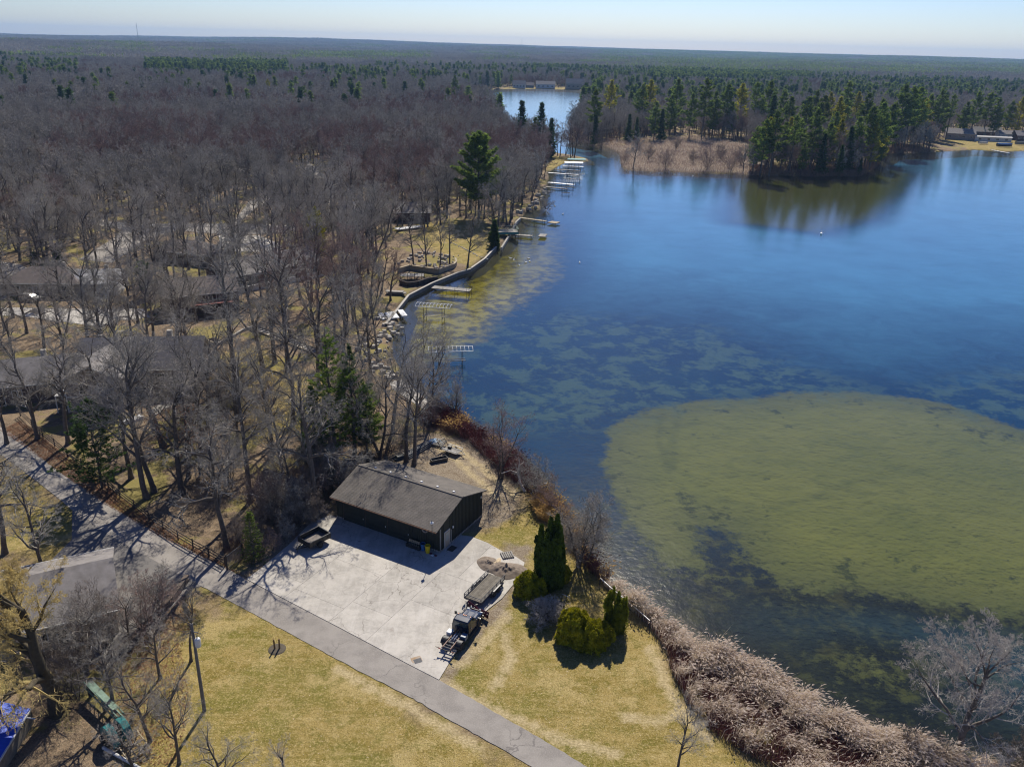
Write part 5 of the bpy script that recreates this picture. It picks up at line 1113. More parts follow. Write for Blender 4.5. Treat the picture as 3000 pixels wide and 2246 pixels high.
# ------------------------------------------------------------------ planting
def hfrom(px,topy):
    b=G(*px); lo,hi=.5,60
    for _ in range(30):
        m=(lo+hi)/2
        if PX((b.x,b.y,m))[1]>topy: lo=m
        else: hi=m
    return lo
BV=[]   # detailed bare trees for the individuals
for i,(H,tw,kw) in enumerate([(22,'twig',{}),(21,'twig',dict(limb=.5,kids=[10,7,5,4,2,0])),(20,'twigw',dict(lo=[.3,.2,.15,.15,.2,0],limb=.55,th=.55)),(23,'twig',dict(lo=[.5,.25,.2,.15,.2,0],limb=.38)),
   (21,'twigr',dict(ang=[38,36,36,40,40,40],limb=.42,kids=[11,8,5,3,2,0])),(22,'twigw',dict(ang=[40,40,40,45,45,45],lo=[.45,.25,.2,.15,.2,0])),(19,'twigr',dict(ang=[36,36,36,40,40,40],limb=.45)),(20,'twig',dict(stems=2,lean=.16,limb=.42,kids=[7,7,5,4,2,0],r0=.24)),(21,'twig',dict(lo=[.28,.2,.15,.15,.2,0],limb=.66,th=.5,lead=.5,ang=[58,46,44,45,45,45],wig=[.07,.2,.25,.25,.2,.2])),(20,'twig',dict(r0=.36,lo=[.42,.2,.15,.15,.2,0],limb=.62,th=.6,lead=.5,kids=[8,7,5,4,2,0],rf=[.8,.75,.7,.65,.6,.6],wig=[.06,.24,.28,.25,.2,.2]))]):
    BV.append(tree_pair('bare_tree',100+i,H,tw,wmin=.0165,**dict(kw=kw)))
# clear zones, as ground polygons
CLR=[PL([(380,2300),(470,1960),(545,1850),(640,1800),(560,1730),(700,1690),(860,1580),(900,1530),(990,1470),(1130,1335),(1240,1285),(1400,1290),(1540,1440),(1740,1700),(1960,1860),(2010,2050),(2300,2260),(2300,2600),(300,2600)]),
     PL([(-200,1150),(0,1240),(180,1370),(470,1545),(730,1690),(560,1960),(300,2300),(-200,2300)]),
     PL([(60,1240),(430,1200),(470,1230),(430,1260),(560,1560),(660,1660),(600,1640),(180,1350)]),
     PL([(430,1215),(540,1150),(620,1060),(760,1000),(1000,1080),(1130,1330),(960,1480),(700,1690),(500,1570)]),
     PL([(870,790),(990,790),(1010,870),(890,870)]),PL([(590,985),(640,930),(745,890),(800,960),(700,1060),(620,1050)]),PL([(300,1215),(450,1190),(520,1220),(430,1290),(330,1290)]),
     PL([(1150,700),(1420,640),(1470,730),(1200,860),(1100,840)]),PL([(1600,452),(1725,470),(1640,500),(1600,500)]),PL([(2600,452),(2730,450),(2740,395),(2820,385),(3300,385),(3300,450)]),PL([(1470,262),(1710,263),(1720,256),(1450,256)]),
     PL([(1640,425),(2000,395),(2195,420),(2210,505),(1900,505)]),PL([(1700,1600),(2300,1800),(3600,2000),(3600,3000),(1700,3000)]),PL([(190,152),(260,152),(260,144),(190,144)])]
HC=[(o.location.x,o.location.y,9.5 if o['category']=='house' else 7) for o in bpy.data.objects if o.get('category') in('house','shed','garage','boathouse','cabin','trailer home','barn')]
LANES=[[(v.co.x,v.co.y) for v in o.data.vertices[:len(o.data.vertices)//2]] for o in bpy.data.objects if o.name.split('.')[0] in('paved_lane','concrete_drive','gravel_drive','footpath')]
def free(x,y,near=True,water=1.5):
    """mask of places where a scattered tree may stand"""
    m=np.ones(x.shape,bool); r=np.hypot(x,y)
    k=r<2300; m[k]&=sdf(x[k],y[k],LAKE)<-water; m[k]&=sdf(x[k],y[k],POND)<-3
    for p in CLR:
        k=r<(2300 if near else 8000); m[k]&=sdf(x[k],y[k],p)<0
    k=r<1300
    for hx,hy,hr in HC: m&=np.hypot(x-hx,y-hy)>hr*(1 if math.hypot(hx,hy)<700 else 2)
    rp=[(v.x,v.y) for v in list(ROADU)+list(ROADL)[::-1]]; k=r<500; m[k]&=sdf(x[k],y[k],rp)<-2
    for p in LANES: kk=r<700; m[kk]&=sdf(x[kk],y[kk],p)<-1.0
    return m
def ring(r0,r1,step,seed,az=37):
    rs=np.random.RandomState(seed); xs=np.arange(-r1*.7,r1*.7,step); ys=np.arange(max(0,r0*.6),r1,step); X,Y=np.meshgrid(xs,ys)
    X=(X+rs.uniform(-.45,.45,X.shape)*step).ravel(); Y=(Y+rs.uniform(-.45,.45,Y.shape)*step).ravel(); r=np.hypot(X,Y); a=np.degrees(np.arctan2(X,Y))
    k=(r>=r0)&(r<r1)&(np.abs(a)<az); return X[k],Y[k]
def pxy(X,Y,z=0):
    q=np.stack([X,Y,np.zeros_like(X)+z-CAMH],-1); k=q@np.array(CF); return 1500+2425*(q@np.array(CR))/k,1123-2425*(q@np.array(CU))/k
# --- hand-placed bare trees: base, top y, variant, lean x/y, label
MT=[((480,1309),790,9,(-.02,-.26),'big old oak leaning left over the taupe house'),
 ((430,1458),900,0,(.0,-.08),'left trunk of the close pair of tall trees below the taupe house'),((452,1440),930,5,(0,-.10),'right trunk of the close pair of tall trees below the taupe house'),
 ((385,1400),960,3,(0,-.08),'tall straight tree between the hemlock and the close pair'),((535,1445),880,2,(.0,-.02),'tree with brown leaves clinging to its lower crown'),
 ((552,1400),1010,0,(0,.12),'curving tree behind the one with clinging brown leaves'),((450,1260),960,1,(0,-.06),'thin tree close to the corner of the taupe house'),
 ((735,1468),960,3,(0,-.02),'tall slim tree in the middle of the brown yard'),((665,1605),1150,9,(0,-.10),'broad tree beside the mesh gate whose shadow falls on the concrete yard'),
 ((925,1500),1000,9,(0,-.03),'pale-barked tree just left of the workshop roof'),((805,1063),600,3,(0,-.02),'tall dark tree casting a long shadow on the green lawn'),
 ((770,1085),640,0,(0,-.05),'slim tree left of the tall dark lawn tree'),((845,1088),660,1,(0,.0),'forked tree right of the tall dark lawn tree'),((690,1110),620,3,(0,-.03),'dark tree in front of the red deck'),
 ((1117,1338),960,7,(0,.02),'twin-stemmed tree behind the ridge of the workshop'),((1190,1352),960,3,(0,-.02),'left one of two slim trunks rising behind the workshop roof'),((1213,1362),980,5,(0,.05),'right one of two slim trunks rising behind the workshop roof'),
 ((1040,1325),980,1,(0,.03),'tree standing over the green covered boat'),((965,1330),1000,2,(0,.05),'tree in the thicket left of the covered boat'),((1150,1270),900,0,(0,.10),'tree leaning toward the lake above the pipe stack'),
 ((1260,1245),950,1,(0,.12),'shore tree leaning out over the lake beside the boat lift'),((1225,1190),900,7,(0,.06),'double tree on the lake path'),((890,1330),1010,5,(0,0),'tree at the edge of the conifers in the yard'),
 ((830,1400),1080,1,(0,-.03),'thin tree at the middle of the thicket behind the shed roof'),((700,1330),1000,1,(0,.03),'young tree in the brown grass left of the thicket'),((610,1250),920,0,(0,.05),'tree beside the low patio wall'),
 ((640,1200),830,7,(0,.02),'double tree at the end of the patio wall'),((1000,1180),760,3,(0,.0),'tall tree at the right foot of the wooden steps'),((935,1140),720,0,(0,.0),'tree beside the middle of the wooden steps'),
 ((1085,1110),740,2,(0,.03),'tree above the rough stones near the shore'),((950,1240),900,8,(0,.0),'wide tree in the lawn left of the conifers'),
 ((1317,778),590,3,(0,.03),'dark trunk in the rock garden behind the timber wall'),((1249,790),600,0,(0,.02),'leaning trunk in the rock garden behind the timber wall'),((1290,780),610,5,(0,0),'third trunk of the rock garden group'),((1370,780),600,1,(0,.08),'lone tree on the yellow slope above the sea wall'),
 ((1212,785),590,3,(0,0),'leftmost trunk of the rock garden group'),((1475,640),430,0,(0,.05),'tall tree on the bank behind the long plank dock'),((1530,600),420,2,(0,.05),'round-crowned pale tree by the boat lifts'),((1500,640),455,4,(0,.04),'reddish tree on the bank above the green deck'),
 ((560,1935),1690,3,(0,.02),'slim tree left of the utility pole'),((440,2170),1860,8,(0,-.05),'spreading tree right of the teal machine'),((525,2235),1960,1,(0,.05),'young tree at the foot of the utility pole'),((400,2290),2010,2,(0,-.1),'tangled tree at the bottom edge below the teal machine'),
 ((655,2330),2060,8,(0,.06),'small tree at the bottom edge left of centre'),((845,2340),2110,2,(0,.0),'small thin tree at the bottom edge on the big lawn'),((60,1990),1640,2,(0,0),'tree beside the grey house at the left edge'),((1983,2262),2040,1,(0,.03),'small bare tree at the bottom edge beside the reeds'),
 ((255,1975),1640,8,(0,.05),'bare tree between willow and side drive'),((335,2085),1790,9,(0,0),'crooked tree over the green boom'),((470,1985),1720,2,(0,-.04),'pale tree on the leaf-covered bank left of the pole'),((130,1700),1330,0,(0,.04),'tall tree behind the willow crown'),((15,1620),1200,9,(0,.08),'heavy limbed tree at the left edge below the road'),
 ((595,1330),930,9,(0,.04),'crooked wide tree in the middle of the brown yard'),((800,1330),960,0,(0,0),'tall tree behind the shingled shed'),((860,1240),830,9,(0,.03),'heavy limbed tree in the lawn below the garden steps'),((700,1230),830,1,(0,-.04),'slender tree between patio and lawn'),((560,1250),850,2,(0,.03),'pale tree just below the patio wall'),((300,1260),900,0,(0,.0),'tree at the left corner of the white boulders'),((200,1300),930,9,(0,.1),'heavy limbed tree beside the hemlock'),((860,1480),1180,3,(0,0),'slim tree between shed and workshop'),
 ((380,1905),1700,1,(0,.08),'young tree growing from the stone wall beside the side drive'),((110,1285),900,8,(0,.1),'wide tree at the road edge far left'),((20,1300),930,0,(0,.05),'tree cut by the left edge above the road')]
MPOS=[]
for i,(b,ty,v,ln,lb) in enumerate(MT):
    p=G(*b); H=hfrom(b,ty); MPOS.append((p.x,p.y)); o=put_tree('bare_tree',BV[v],lb,'tree',(p.x,p.y,0),H,i*2.1)
    o.rotation_mode='QUATERNION'; o.rotation_quaternion=(Matrix.Rotation(ln[1],3,'Y')@Matrix.Rotation(i*2.1,3,'Z')).to_quaternion()

# dry leaves still hanging in one crown
p=G(535,1445); q=rand_in([(-3.2,-3),(3.2,-3),(3.2,3),(-3.2,3)],900,5); rs=np.random.RandomState(8); z=6+rs.rand(900)*6.5
k=len(q); c=np.stack([q[:,0]+(z-6)*.1,q[:,1],z],1); u=rs.normal(size=(k,3)); u/=np.linalg.norm(u,axis=1,keepdims=True); w_=np.cross(u,rs.normal(size=(k,3))); w_/=np.linalg.norm(w_,axis=1,keepdims=True); keep=vnoise(c[:,0]*.9,c[:,2]*.9,4)>.48
c,u,w_=c[keep],u[keep],w_[keep]; V=np.stack([c-w_*.08,c+w_*.08,c+u*.2],1).reshape(-1,3)
lo=[o for o in COL.objects if o.get('label')=='tree with brown leaves clinging to its lower crown'][0]; s_=lo.scale[0]
lf=link('leaves',npmesh('leaves',V/s_,np.arange(len(V)).reshape(-1,3),M['leafdry']),lo); tag(lf,kind='stuff')
# --- scattered bare trees: the nearest are individuals
X1,Y1=ring(60,620,6.3,11); ok=free(X1,Y1); X1,Y1=X1[ok],Y1[ok]
md=np.full(X1.shape,1e9)
for mx_,my_ in MPOS: md=np.minimum(md,np.hypot(X1-mx_,Y1-my_))
k=md>5; X1,Y1=X1[k],Y1[k]; rs=np.random.RandomState(4)
U,Vv=pxy(X1,Y1); R1=np.hypot(X1,Y1)
keep=rs.rand(len(X1))<np.where((R1<230)&(U<1400),.80,.97)*np.where((Vv>800),.85,1); keep&=(U>-260)&(U<3260)
X1,Y1,U,Vv,R1=X1[keep],Y1[keep],U[keep],Vv[keep],R1[keep]
o_=np.argsort(R1); X1,Y1,U,Vv,R1=X1[o_],Y1[o_],U[o_],Vv[o_],R1[o_]
inv=(U>-40)&(U<3040)&(Vv<2400)
red=(vnoise(X1/45,Y1/45,31)>np.where(Vv<540,.58,.80))
LM=[(o.location.x,o.location.y,o['label']) for o in bpy.data.objects if o.get('category') in('house','garage')]
SHORT={'large taupe':'the taupe house','dark brown house with a raised':'the red-decked house','long grey-roofed':'the long terrace house','brown-roofed hip':'the brown hip house','low house with a pale':'the pale patched roof','grey-roofed house cut':'the house at the left edge','dark brown house among':'the dark upper-left house','very long low':'the very long ranch house','tan house':'the tan ranch house','low house half':'the half-hidden low house','grey hip-roofed':'the grey hip-roofed house','small white house':'the white house by the far dock','grey shingled house':'the grey house under the willow'}
def zone(x,y,u):
    best=None
    for hx,hy,l in LM:
        nm=[v for k,v in SHORT.items() if l.startswith(k)]
        if not nm: continue
        d=math.hypot(x-hx,y-hy)
        if best is None or d<best[0]: best=(d,hx,hy,nm[0])
    d,hx,hy,nm=best; dx,dy=x-hx,y-hy
    side=('behind' if dy>0 else 'in front of') if abs(dy)>abs(dx) else ('right of' if dx>0 else 'left of')
    return ('close ' if d<18 else 'well ' if d>35 else '')+side+' '+nm
IND=300-len(MT)-6; cnt=0; rest=[]
for i in range(len(X1)):
    if cnt<IND and inv[i]:
        v=(4,6)[i%2] if red[i] and rs.rand()<.75 else int(rs.choice([0,1,2,3,5,7,8],p=[.2,.15,.17,.15,.15,.08,.10]))
        H=rs.uniform(16,24) if Vv[i]>560 else rs.uniform(18,26)
        rd=v in(4,6)
        lb=('reddish twiggy tree ' if rd else 'pale grey open-crowned tree ' if v in(2,5) else 'dark forked tree ' if v==7 else 'wide low-branched grey tree ' if v==8 else 'tall straight grey tree ' if v==3 else 'broad grey tree ')+zone(X1[i],Y1[i],U[i])
        o=put_tree('bare_tree',BV[v],lb,'tree',(X1[i],Y1[i],0),H,rs.rand()*6.28,'bare woodland trees'); cnt+=1
        t_=rs.normal(0,.04,2); o.rotation_euler=(t_[0],t_[1],rs.rand()*6.28)
    else: rest.append(i)
print('individual bare',cnt,'rest',len(rest))
# lighter copies for the woods behind
def single(name,seed,H,twig,**k):
    (tv,tf),(cv,cf),T=bare_mesh(seed,H,**k); V,F=joinvf([(tv,tf),(cv,cf)]); mi=np.r_[np.zeros(len(tf),int),np.ones(len(cf),int)]
    return npmesh(name,V,F,None,mi=mi,mats=[M['bark'],M[twig]]),H
def singlec(name,*a,**k):
    t,c,H=conifer(*a,**k); return t,c,H
L1=[single('bare_tree',200+i,20,tw,kw={**dict(max=4,kids=[10,7,6,4,0],limb=.52,lo=[.34,.25,.2,.15,.2]),**kw},levels=(5,3,0,0),wmin=.04,trunklv=1) for i,(tw,kw) in enumerate([('twig',{}),('twigw',dict(limb=.5)),('twig',dict(lo=[.5,.25,.2,.15,.2])),('twigr',dict(ang=[38,36,36,40,40],kids=[11,7,5,4,0])),('twigw',dict(ang=[40,40,40,45,45])),('twig',dict(stems=2,lean=.15,limb=.42,r0=.2,kids=[7,6,5,4,0]))])]
L2=[single('bare_tree',300+i,20,tw,kw={**dict(max=3,kids=[11,7,5,0],n=[4,2,1,1],limb=.52,lo=[.32,.2,.15,.1]),**kw},levels=(4,0),wmin=.11,trunklv=1) for i,(tw,kw) in enumerate([('twig',{}),('twigw',{}),('twig',dict(ang=[40,40,40,45])),('twigr',dict(ang=[38,36,36,40]))])]
def join_conifer(pr,name):
    """trunk and needles in one mesh"""
    a,b,H=pr; va=np.empty(len(a.vertices)*3,np.float32); a.vertices.foreach_get('co',va); vb=np.empty(len(b.vertices)*3,np.float32); b.vertices.foreach_get('co',vb)
    fa=np.empty(len(a.loops),np.int32); a.loops.foreach_get('vertex_index',fa); fb=np.empty(len(b.loops),np.int32); b.loops.foreach_get('vertex_index',fb)
    V=np.concatenate([va.reshape(-1,3),vb.reshape(-1,3)]); F=np.concatenate([fa.reshape(-1,3),fb.reshape(-1,3)+len(a.vertices)]); mi=np.r_[np.zeros(len(fa)//3,int),np.ones(len(fb)//3,int)]
    return npmesh(name,V,F,None,mi=mi,mats=[a.materials[0],b.materials[0]]),H
C1=[conifer(400,24,'needle','pine',tuft=12,ts=1.05,tris=10,width=.20),conifer(401,24,'needle','pine',tuft=10,ts=1.0,tris=10,width=.18,bare=.38),conifer(402,24,'needle','pine',tuft=12,ts=1.1,tris=10,width=.23,bare=.2),conifer(403,22,'needled','spruce',tuft=8,ts=.95,tris=8,width=.17,bare=.08,whorl=.8),conifer(404,22,'needley','pine',tuft=11,ts=.9,tris=9,width=.22,bare=.2),conifer(405,24,'needle','pine',tuft=9,ts=.85,tris=8,width=.12,bare=.5)]
C2=[join_conifer(conifer(420+i,20,m_,st,tuft=4,ts=2.0,tris=5,width=w_,bare=b_,whorl=1.5),'pine_tree') for i,(m_,st,w_,b_) in enumerate([('needle','pine',.17,.3),('needled','spruce',.18,.1),('needle','spruce',.17,.15)])]
def lone(name,me,lab,xy,H,h0,grp=None,cat='tree',z=0):
    o=link(name,me); o.location=(xy[0],xy[1],z); s=H/h0; o.scale=(s,s,s); tag(o,lab,cat,grp); return o
srcB1=[];srcB2=[];srcC=[]
for i,(me,h0) in enumerate(L1): p=G(420+i*90,318-i*3); srcB1.append(lone('bare_tree',me,'bare tree in the unbroken woods beyond the houses',(p.x,p.y),19,h0,'bare woodland trees'))
for i,(me,h0) in enumerate(L2): p=G(500+i*170,262); srcB2.append(lone('bare_tree',me,'far bare tree in the distant woods',(p.x,p.y),19,h0,'bare woodland trees'))
for i,(me,h0) in enumerate(C2): p=G(560+i*140,225); srcC.append(lone('pine_tree',me,'far evergreen in the distant band of pines',(p.x,p.y),18,h0,'distant evergreens'))
def pts_(X,Y,H,idx,rs,h0=20.,z=None):
    n=len(X); z=hz(X,Y) if z is None else z; return np.stack([X,Y,z-.2,rs.rand(n)*6.28,H/h0,idx],1)
rs=np.random.RandomState(5); ri=np.array(rest); n=len(ri)
idx=np.where(red[ri]&(rs.rand(n)<.7),3,rs.choice([0,1,2,4,5],n)); gn_scatter('bare_woods',pts_(X1[ri],Y1[ri],rs.uniform(15,23,n),idx,rs),srcB1,'bare grey woods behind the nearest trees')
PINEPX=[(430,203,845,232,.8),(870,163,1250,188,.9),(1750,150,2360,202,.85),(1900,200,2380,255,.7),(2350,165,3050,232,.75),(-40,168,240,186,.4),(240,133,430,160,.5),(1430,150,1505,195,.6),(1560,190,1900,222,.35),(1200,225,1500,262,.10),(0,205,230,255,.12),(640,225,1100,265,.10),(1100,160,1900,250,.05),(1640,230,3060,330,.12),(-60,230,3060,420,.02)]
X2,Y2=ring(620,2000,7.6,12,35); ok=free(X2,Y2,water=3); X2,Y2=X2[ok],Y2[ok]; U2,V2=pxy(X2,Y2); k=(U2>-60)&(U2<3060); X2,Y2,U2,V2=X2[k],Y2[k],U2[k],V2[k]
pp=np.zeros(len(X2))
for a,b,c_,d,pr_ in PINEPX: pp=np.maximum(pp,np.where((U2>a)&(U2<c_)&(V2>b)&(V2<d),pr_*(.35+1.1*(vnoise(X2/60,Y2/60,41)>.45)),0))
ip=rs.rand(len(X2))<pp; n=(~ip).sum(); red2=vnoise(X2/70,Y2/70,33)>.68
gn_scatter('distant_bare_woods',pts_(X2[~ip],Y2[~ip],rs.uniform(14,21,n)*(.85+.3*vnoise(X2[~ip]/90,Y2[~ip]/90,8)),np.where(red2[~ip]&(rs.rand(n)<.6),3,rs.randint(0,3,n)),rs),srcB2,'distant bare woods behind both lakes')
gn_scatter('distant_pines',pts_(X2[ip],Y2[ip],rs.uniform(15,22,ip.sum()),rs.randint(0,3,ip.sum()),rs),srcC,'distant belts of pine trees')
print('mid',n,'pines',ip.sum())
# far woods: patches of crowns
def patch(seed,size,nt,mats,pine=0.,sc_=1.):
    rs=np.random.RandomState(seed); V=[];F=[];mi=[];off=0
    for j in range(nt):
        cx_,cy_=rs.uniform(-size/2,size/2,2); H=rs.uniform(13,20)*sc_; isp=rs.rand()<pine; m=22 if not isp else 16
        if isp: zz=rs.rand(m)**.8; rr=(1-zz)*3.2*rs.rand(m)**.5; zc=zz*H; 
        else: zz=rs.rand(m); rr=4.6*np.sqrt(np.maximum(0,1-(zz*1.4-.5)**2))*rs.rand(m)**.5; zc=H*(.35+.6*zz)
        a=rs.rand(m)*6.28; c=np.stack([cx_+rr*np.cos(a),cy_+rr*np.sin(a),zc],1); u=np.stack([np.cos(a)*.6,np.sin(a)*.6,np.full(m,.9)],1)+rs.normal(size=(m,3))*.3
        w=np.cross(u,rs.normal(size=(m,3))); w/=np.linalg.norm(w,axis=1,keepdims=True); L=(2.9 if not isp else 2.4)*rs.uniform(.6,1.3,(m,1))
        V.append(np.stack([c-w*(.42 if not isp else .8),c+w*(.42 if not isp else .8),c+u*L],1).reshape(-1,3)); F.append(np.arange(m*3).reshape(-1,3)+off); off+=m*3; mi.append(np.full(m,1 if isp else (2 if rs.rand()<.2 else 0)))
        tz=np.array([[cx_-.2,cy_,0],[cx_+.2,cy_,0],[cx_,cy_,H*.8]]); V.append(tz); F.append(np.array([[0,1,2]])+off); off+=3; mi.append(np.array([0]))
    return npmesh('woodland_patch',np.concatenate(V),np.concatenate(F),None,mi=np.concatenate(mi),mats=[M[m_] for m_ in mats])
PS=90.; src=[]
for i,(nt_,pn) in enumerate([(120,0.01),(120,.04),(125,.0),(150,.75)]):
    me=patch(500+i,PS*1.12,nt_,['twig','needle','twigw'],pn); p=G(700+i*400,172-i*1.5+i*14); z=float(hz(p.x,p.y)); o=link('woodland_patch',me); o.location=(p.x,p.y,z); tag(o,'patch of distant woodland seen as one mass',None,None,'stuff'); src.append(o)
X3,Y3=ring(1980,12500,PS,14,34.5); U3,V3=pxy(X3,Y3,hz(X3,Y3)); n=len(X3)
pp=np.full(n,.03)
for a,b,c_,d,pr_ in PINEPX: pp=np.maximum(pp,np.where((U3>a)&(U3<c_)&(V3>b)&(V3<d),pr_,0))
pp=np.maximum(pp,.22*(vnoise(X3/500,Y3/700,21)>.62)); ok=np.ones(n,bool)
for p in CLR[-1:]: ok&=sdf(X3,Y3,p)<60
idx=np.where(rs.rand(n)<pp,3,rs.randint(0,3,n)); P3=pts_(X3,Y3,20*rs.uniform(.85,1.15,n),idx,rs); P3[:,3]=rs.randint(0,4,n)*1.5708
gn_scatter('far_woodland',P3[ok],src,'far woodland reaching the horizon'); print('patches',n)
# --- evergreens one can tell apart
EV=[(2226,515,350,0),(2253,516,322,1),(2312,510,337,5),(2345,512,420,2),(2370,505,320,0),(2400,514,392,3),(2455,514,425,3),(2530,497,312,0),(2560,482,302,2),(2590,468,305,0),(2620,440,248,0),(2645,440,252,1),(2668,430,258,2),(2516,514,462,3),(2580,480,392,4),(2430,470,330,2),
 (2054,410,228,1),(2120,400,247,0),(2135,405,300,2),(2200,402,240,5),(2240,400,238,0),(2220,405,290,2),(2283,400,267,1),(2018,408,274,0),(2160,398,246,4),(2376,400,266,0),(2416,400,272,4),(2466,390,238,1),(2498,390,270,4),(2460,420,290,2),(2733,412,260,1),(2770,410,276,5),(2842,400,268,0),(2878,400,270,1),(2972,405,285,4),(2705,408,277,0),(2905,405,290,2),(2300,480,345,4),
 (1526,447,296,3),(1583,452,302,3),(1612,462,347,3),(1566,450,345,2),(1738,420,261,1),(1742,425,340,3),(1785,375,236,4),(1875,388,247,0),(1897,380,236,4),(1975,385,231,0),(1915,412,300,2),(1935,414,320,3),(1840,416,335,3),(1862,415,345,3),(1333,300,222,2),(1425,312,263,2),(1293,300,258,2),
 (416,278,228,2),(494,282,226,2),(548,288,240,2),(788,288,232,4),(693,258,222,2),(292,250,213,2),(81,250,208,2),(30,248,206,2),(901,243,211,2),(1072,272,221,2),(1031,254,218,3),(1000,252,222,3),(955,250,232,2),(1145,285,248,2),(1120,280,243,3),(590,258,226,2),(180,256,225,2),(1760,258,238,2),(1850,262,240,3),
 (1402,640,385,2),(932,772,607,4)]
def wh_(x,yb):
    if yb>462: return 'at the water of the pine point, '+('left end' if x<2290 else 'left of its middle' if x<2380 else 'right of its middle' if x<2500 else 'tip by the open lake')
    if x>2600: return 'between the pine point and the boathouses' if x<2700 else 'behind the right-hand boathouses'
    return 'behind the marsh, '+('next to the channel' if x<1800 else 'left part' if x<1950 else 'middle part' if x<2100 else 'right part')if x<2200 else 'in the back rows of the pine point, '+('left side' if x<2300 else 'centre' if x<2450 else 'right side')
evl={(1402,640):'big dark green white pine towering over the shore woods',(932,772):'yellow-green pine standing alone among bare trees'}
MAT_E={0:'green pine',1:'slender green pine',2:'bushy green pine',3:'dark conical spruce',4:'yellowish pine',5:'tall pine with a bare lower trunk'}
EV+=[(2205,505,372,2),(2240,490,345,4),(2285,500,360,2),(2330,495,352,0),(2415,500,362,2),(2445,495,350,4),(2475,505,372,3),(2495,500,345,2),(2545,500,362,4),(2565,492,395,2),(2350,440,285,2),(2395,435,280,0),(2440,440,285,4),(2520,440,275,2),(2560,450,290,0),(2300,430,285,2),(2250,430,280,3),(2085,405,270,2),(1960,402,280,2),(2690,415,290,4),(2750,408,290,2),(2815,405,300,2),(2945,402,296,0)]
for i,(x,yb,yt,v) in enumerate(EV):
    p=G(x,yb); H=hfrom((x,yb),yt)
    where=wh_(x,yb) if x>1640 and yb>370 else ('near the channel to the upper lake' if x<1640 else 'behind the marsh point') if x>1280 else ('poking out of the woods '+('at the far left' if x<320 else 'below the radio mast' if x<600 else 'left of the far lake houses' if x<960 else 'just left of the upper lake'))
    pr_=C1[v]; lb2=''
    if (x,yb)==(1402,640): pr_=conifer(431,24,'needle','pine',tuft=20,ts=.85,tris=22,width=.31,bare=.22,whorl=.6)
    if (x,yb)==(932,772): pr_=conifer(432,18,'needley','pine',tuft=13,ts=.5,tris=14,width=.24,bare=.2,whorl=.9)
    lb=' '.join(evl.get((x,yb),f'{MAT_E[v]} {where}').split()[:16])
    put_tree('pine_tree' if v!=3 else 'spruce_tree',pr_,lb,'tree',(p.x,p.y,float(hz(p.x,p.y))),H,i*1.3,None if (x,yb) in evl else 'evergreens standing out of the bare woods')
NC=[((300,1428),1165,'needled','dark hemlock with open drooping branches beside the road',dict(style='pine',tuft=15,ts=.36,tris=13,width=.38,bare=.10,whorl=.8)),
 ((985,1375),960,'needle','tall green conifer in the thicket above the workshop',dict(style='pine',tuft=13,ts=.36,tris=14,width=.17,bare=.15,whorl=.7)),
 ((1040,1350),1010,'needled','dark conifer between the tall green conifer and the covered boat',dict(style='pine',tuft=10,ts=.36,tris=12,width=.17,bare=.2,whorl=.8)),
 ((930,1400),1130,'needled','shorter conifer left of the tall green conifer',dict(style='spruce',tuft=9,ts=.34,tris=9,width=.2,bare=.2)),
 ((1075,1320),1120,'needle','low green conifer close to the lake path',dict(style='pine',tuft=13,ts=.4,tris=14,width=.28,bare=.1)),
 ((745,1640),1500,'needle','small thin spruce beside the black box trailer',dict(style='spruce',tuft=6,ts=.2,tris=6,width=.22,bare=.05)),
 ((115,812),742,'needled','round dark cedar behind the brown hip house',dict(style='spruce',tuft=12,ts=.5,tris=12,width=.34,bare=.05)),((180,815),740,'needled','second dark cedar behind the brown hip house',dict(style='spruce',tuft=12,ts=.5,tris=12,width=.3,bare=.05)),
 ((430,870),765,'needled','dark evergreen between the hip house and the long house',dict(style='pine',tuft=13,ts=.5,tris=12,width=.28,bare=.2)),((1448,722),645,'needled','narrow dark evergreen beside the green lakeside deck',dict(style='spruce',tuft=14,ts=.45,tris=12,width=.24,bare=.02))]
for i,(b,ty,m_,lb,k) in enumerate(NC):
    H=hfrom(b,ty); st=k.pop('style'); pr_=conifer(440+i,H,m_,st,**k); p=G(*b); put_tree('conifer',pr_,lb,'tree',(p.x,p.y,0),H,i*1.1)
# --- shrubs and clipped evergreens on the shore lawn
col=lambda tt: np.minimum(1,(1-tt)**.42*1.06)*np.minimum(1,.72+tt*2.2)
dome=lambda tt: np.sqrt(np.maximum(0,1-(tt*1.02)**2.2))*.9+.1*(1-tt)
def ever(name,label,px,cols,n,size,m_,up):
    rg_=random.Random(int(px[0])); base=list(cols)
    if m_=='yew':      # lumpy outline: smaller domes budding from the main ones
        for c in base:
            for k in range(int(6+c[4]*7)):
                a=rg_.random()*6.28; f=rg_.uniform(.15,.85); r_=c[4]*math.sqrt(1-f*f)*.92; cols=cols+[(c[0]+r_*math.cos(a),c[1]+r_*math.sin(a),max(0,f*c[3]-.5),rg_.uniform(.6,1.0),rg_.uniform(.28,.5),dome)]
    else:
        for c in base:
            for k in range(7): a=rg_.random()*6.28; f=rg_.uniform(.05,.75); cols=cols+[(c[0]+c[4]*.75*math.cos(a),c[1]+c[4]*.75*math.sin(a),f*c[3],rg_.uniform(.9,1.8),rg_.uniform(.16,.28),col)]
    p=G(*px); T=thing(name,label,'shrub' if m_=='yew' else 'tree',(p.x,p.y,0),0); me=shell(cols,n,size,m_,len(name)+int(px[0]),up); link('foliage',me,T)
    b=MB(); [b.tube((c[0],c[1],-.1),(c[0],c[1],c[3]*.5),.09,.05,6) for c in base]; b.build('trunk',M['bark'],T)
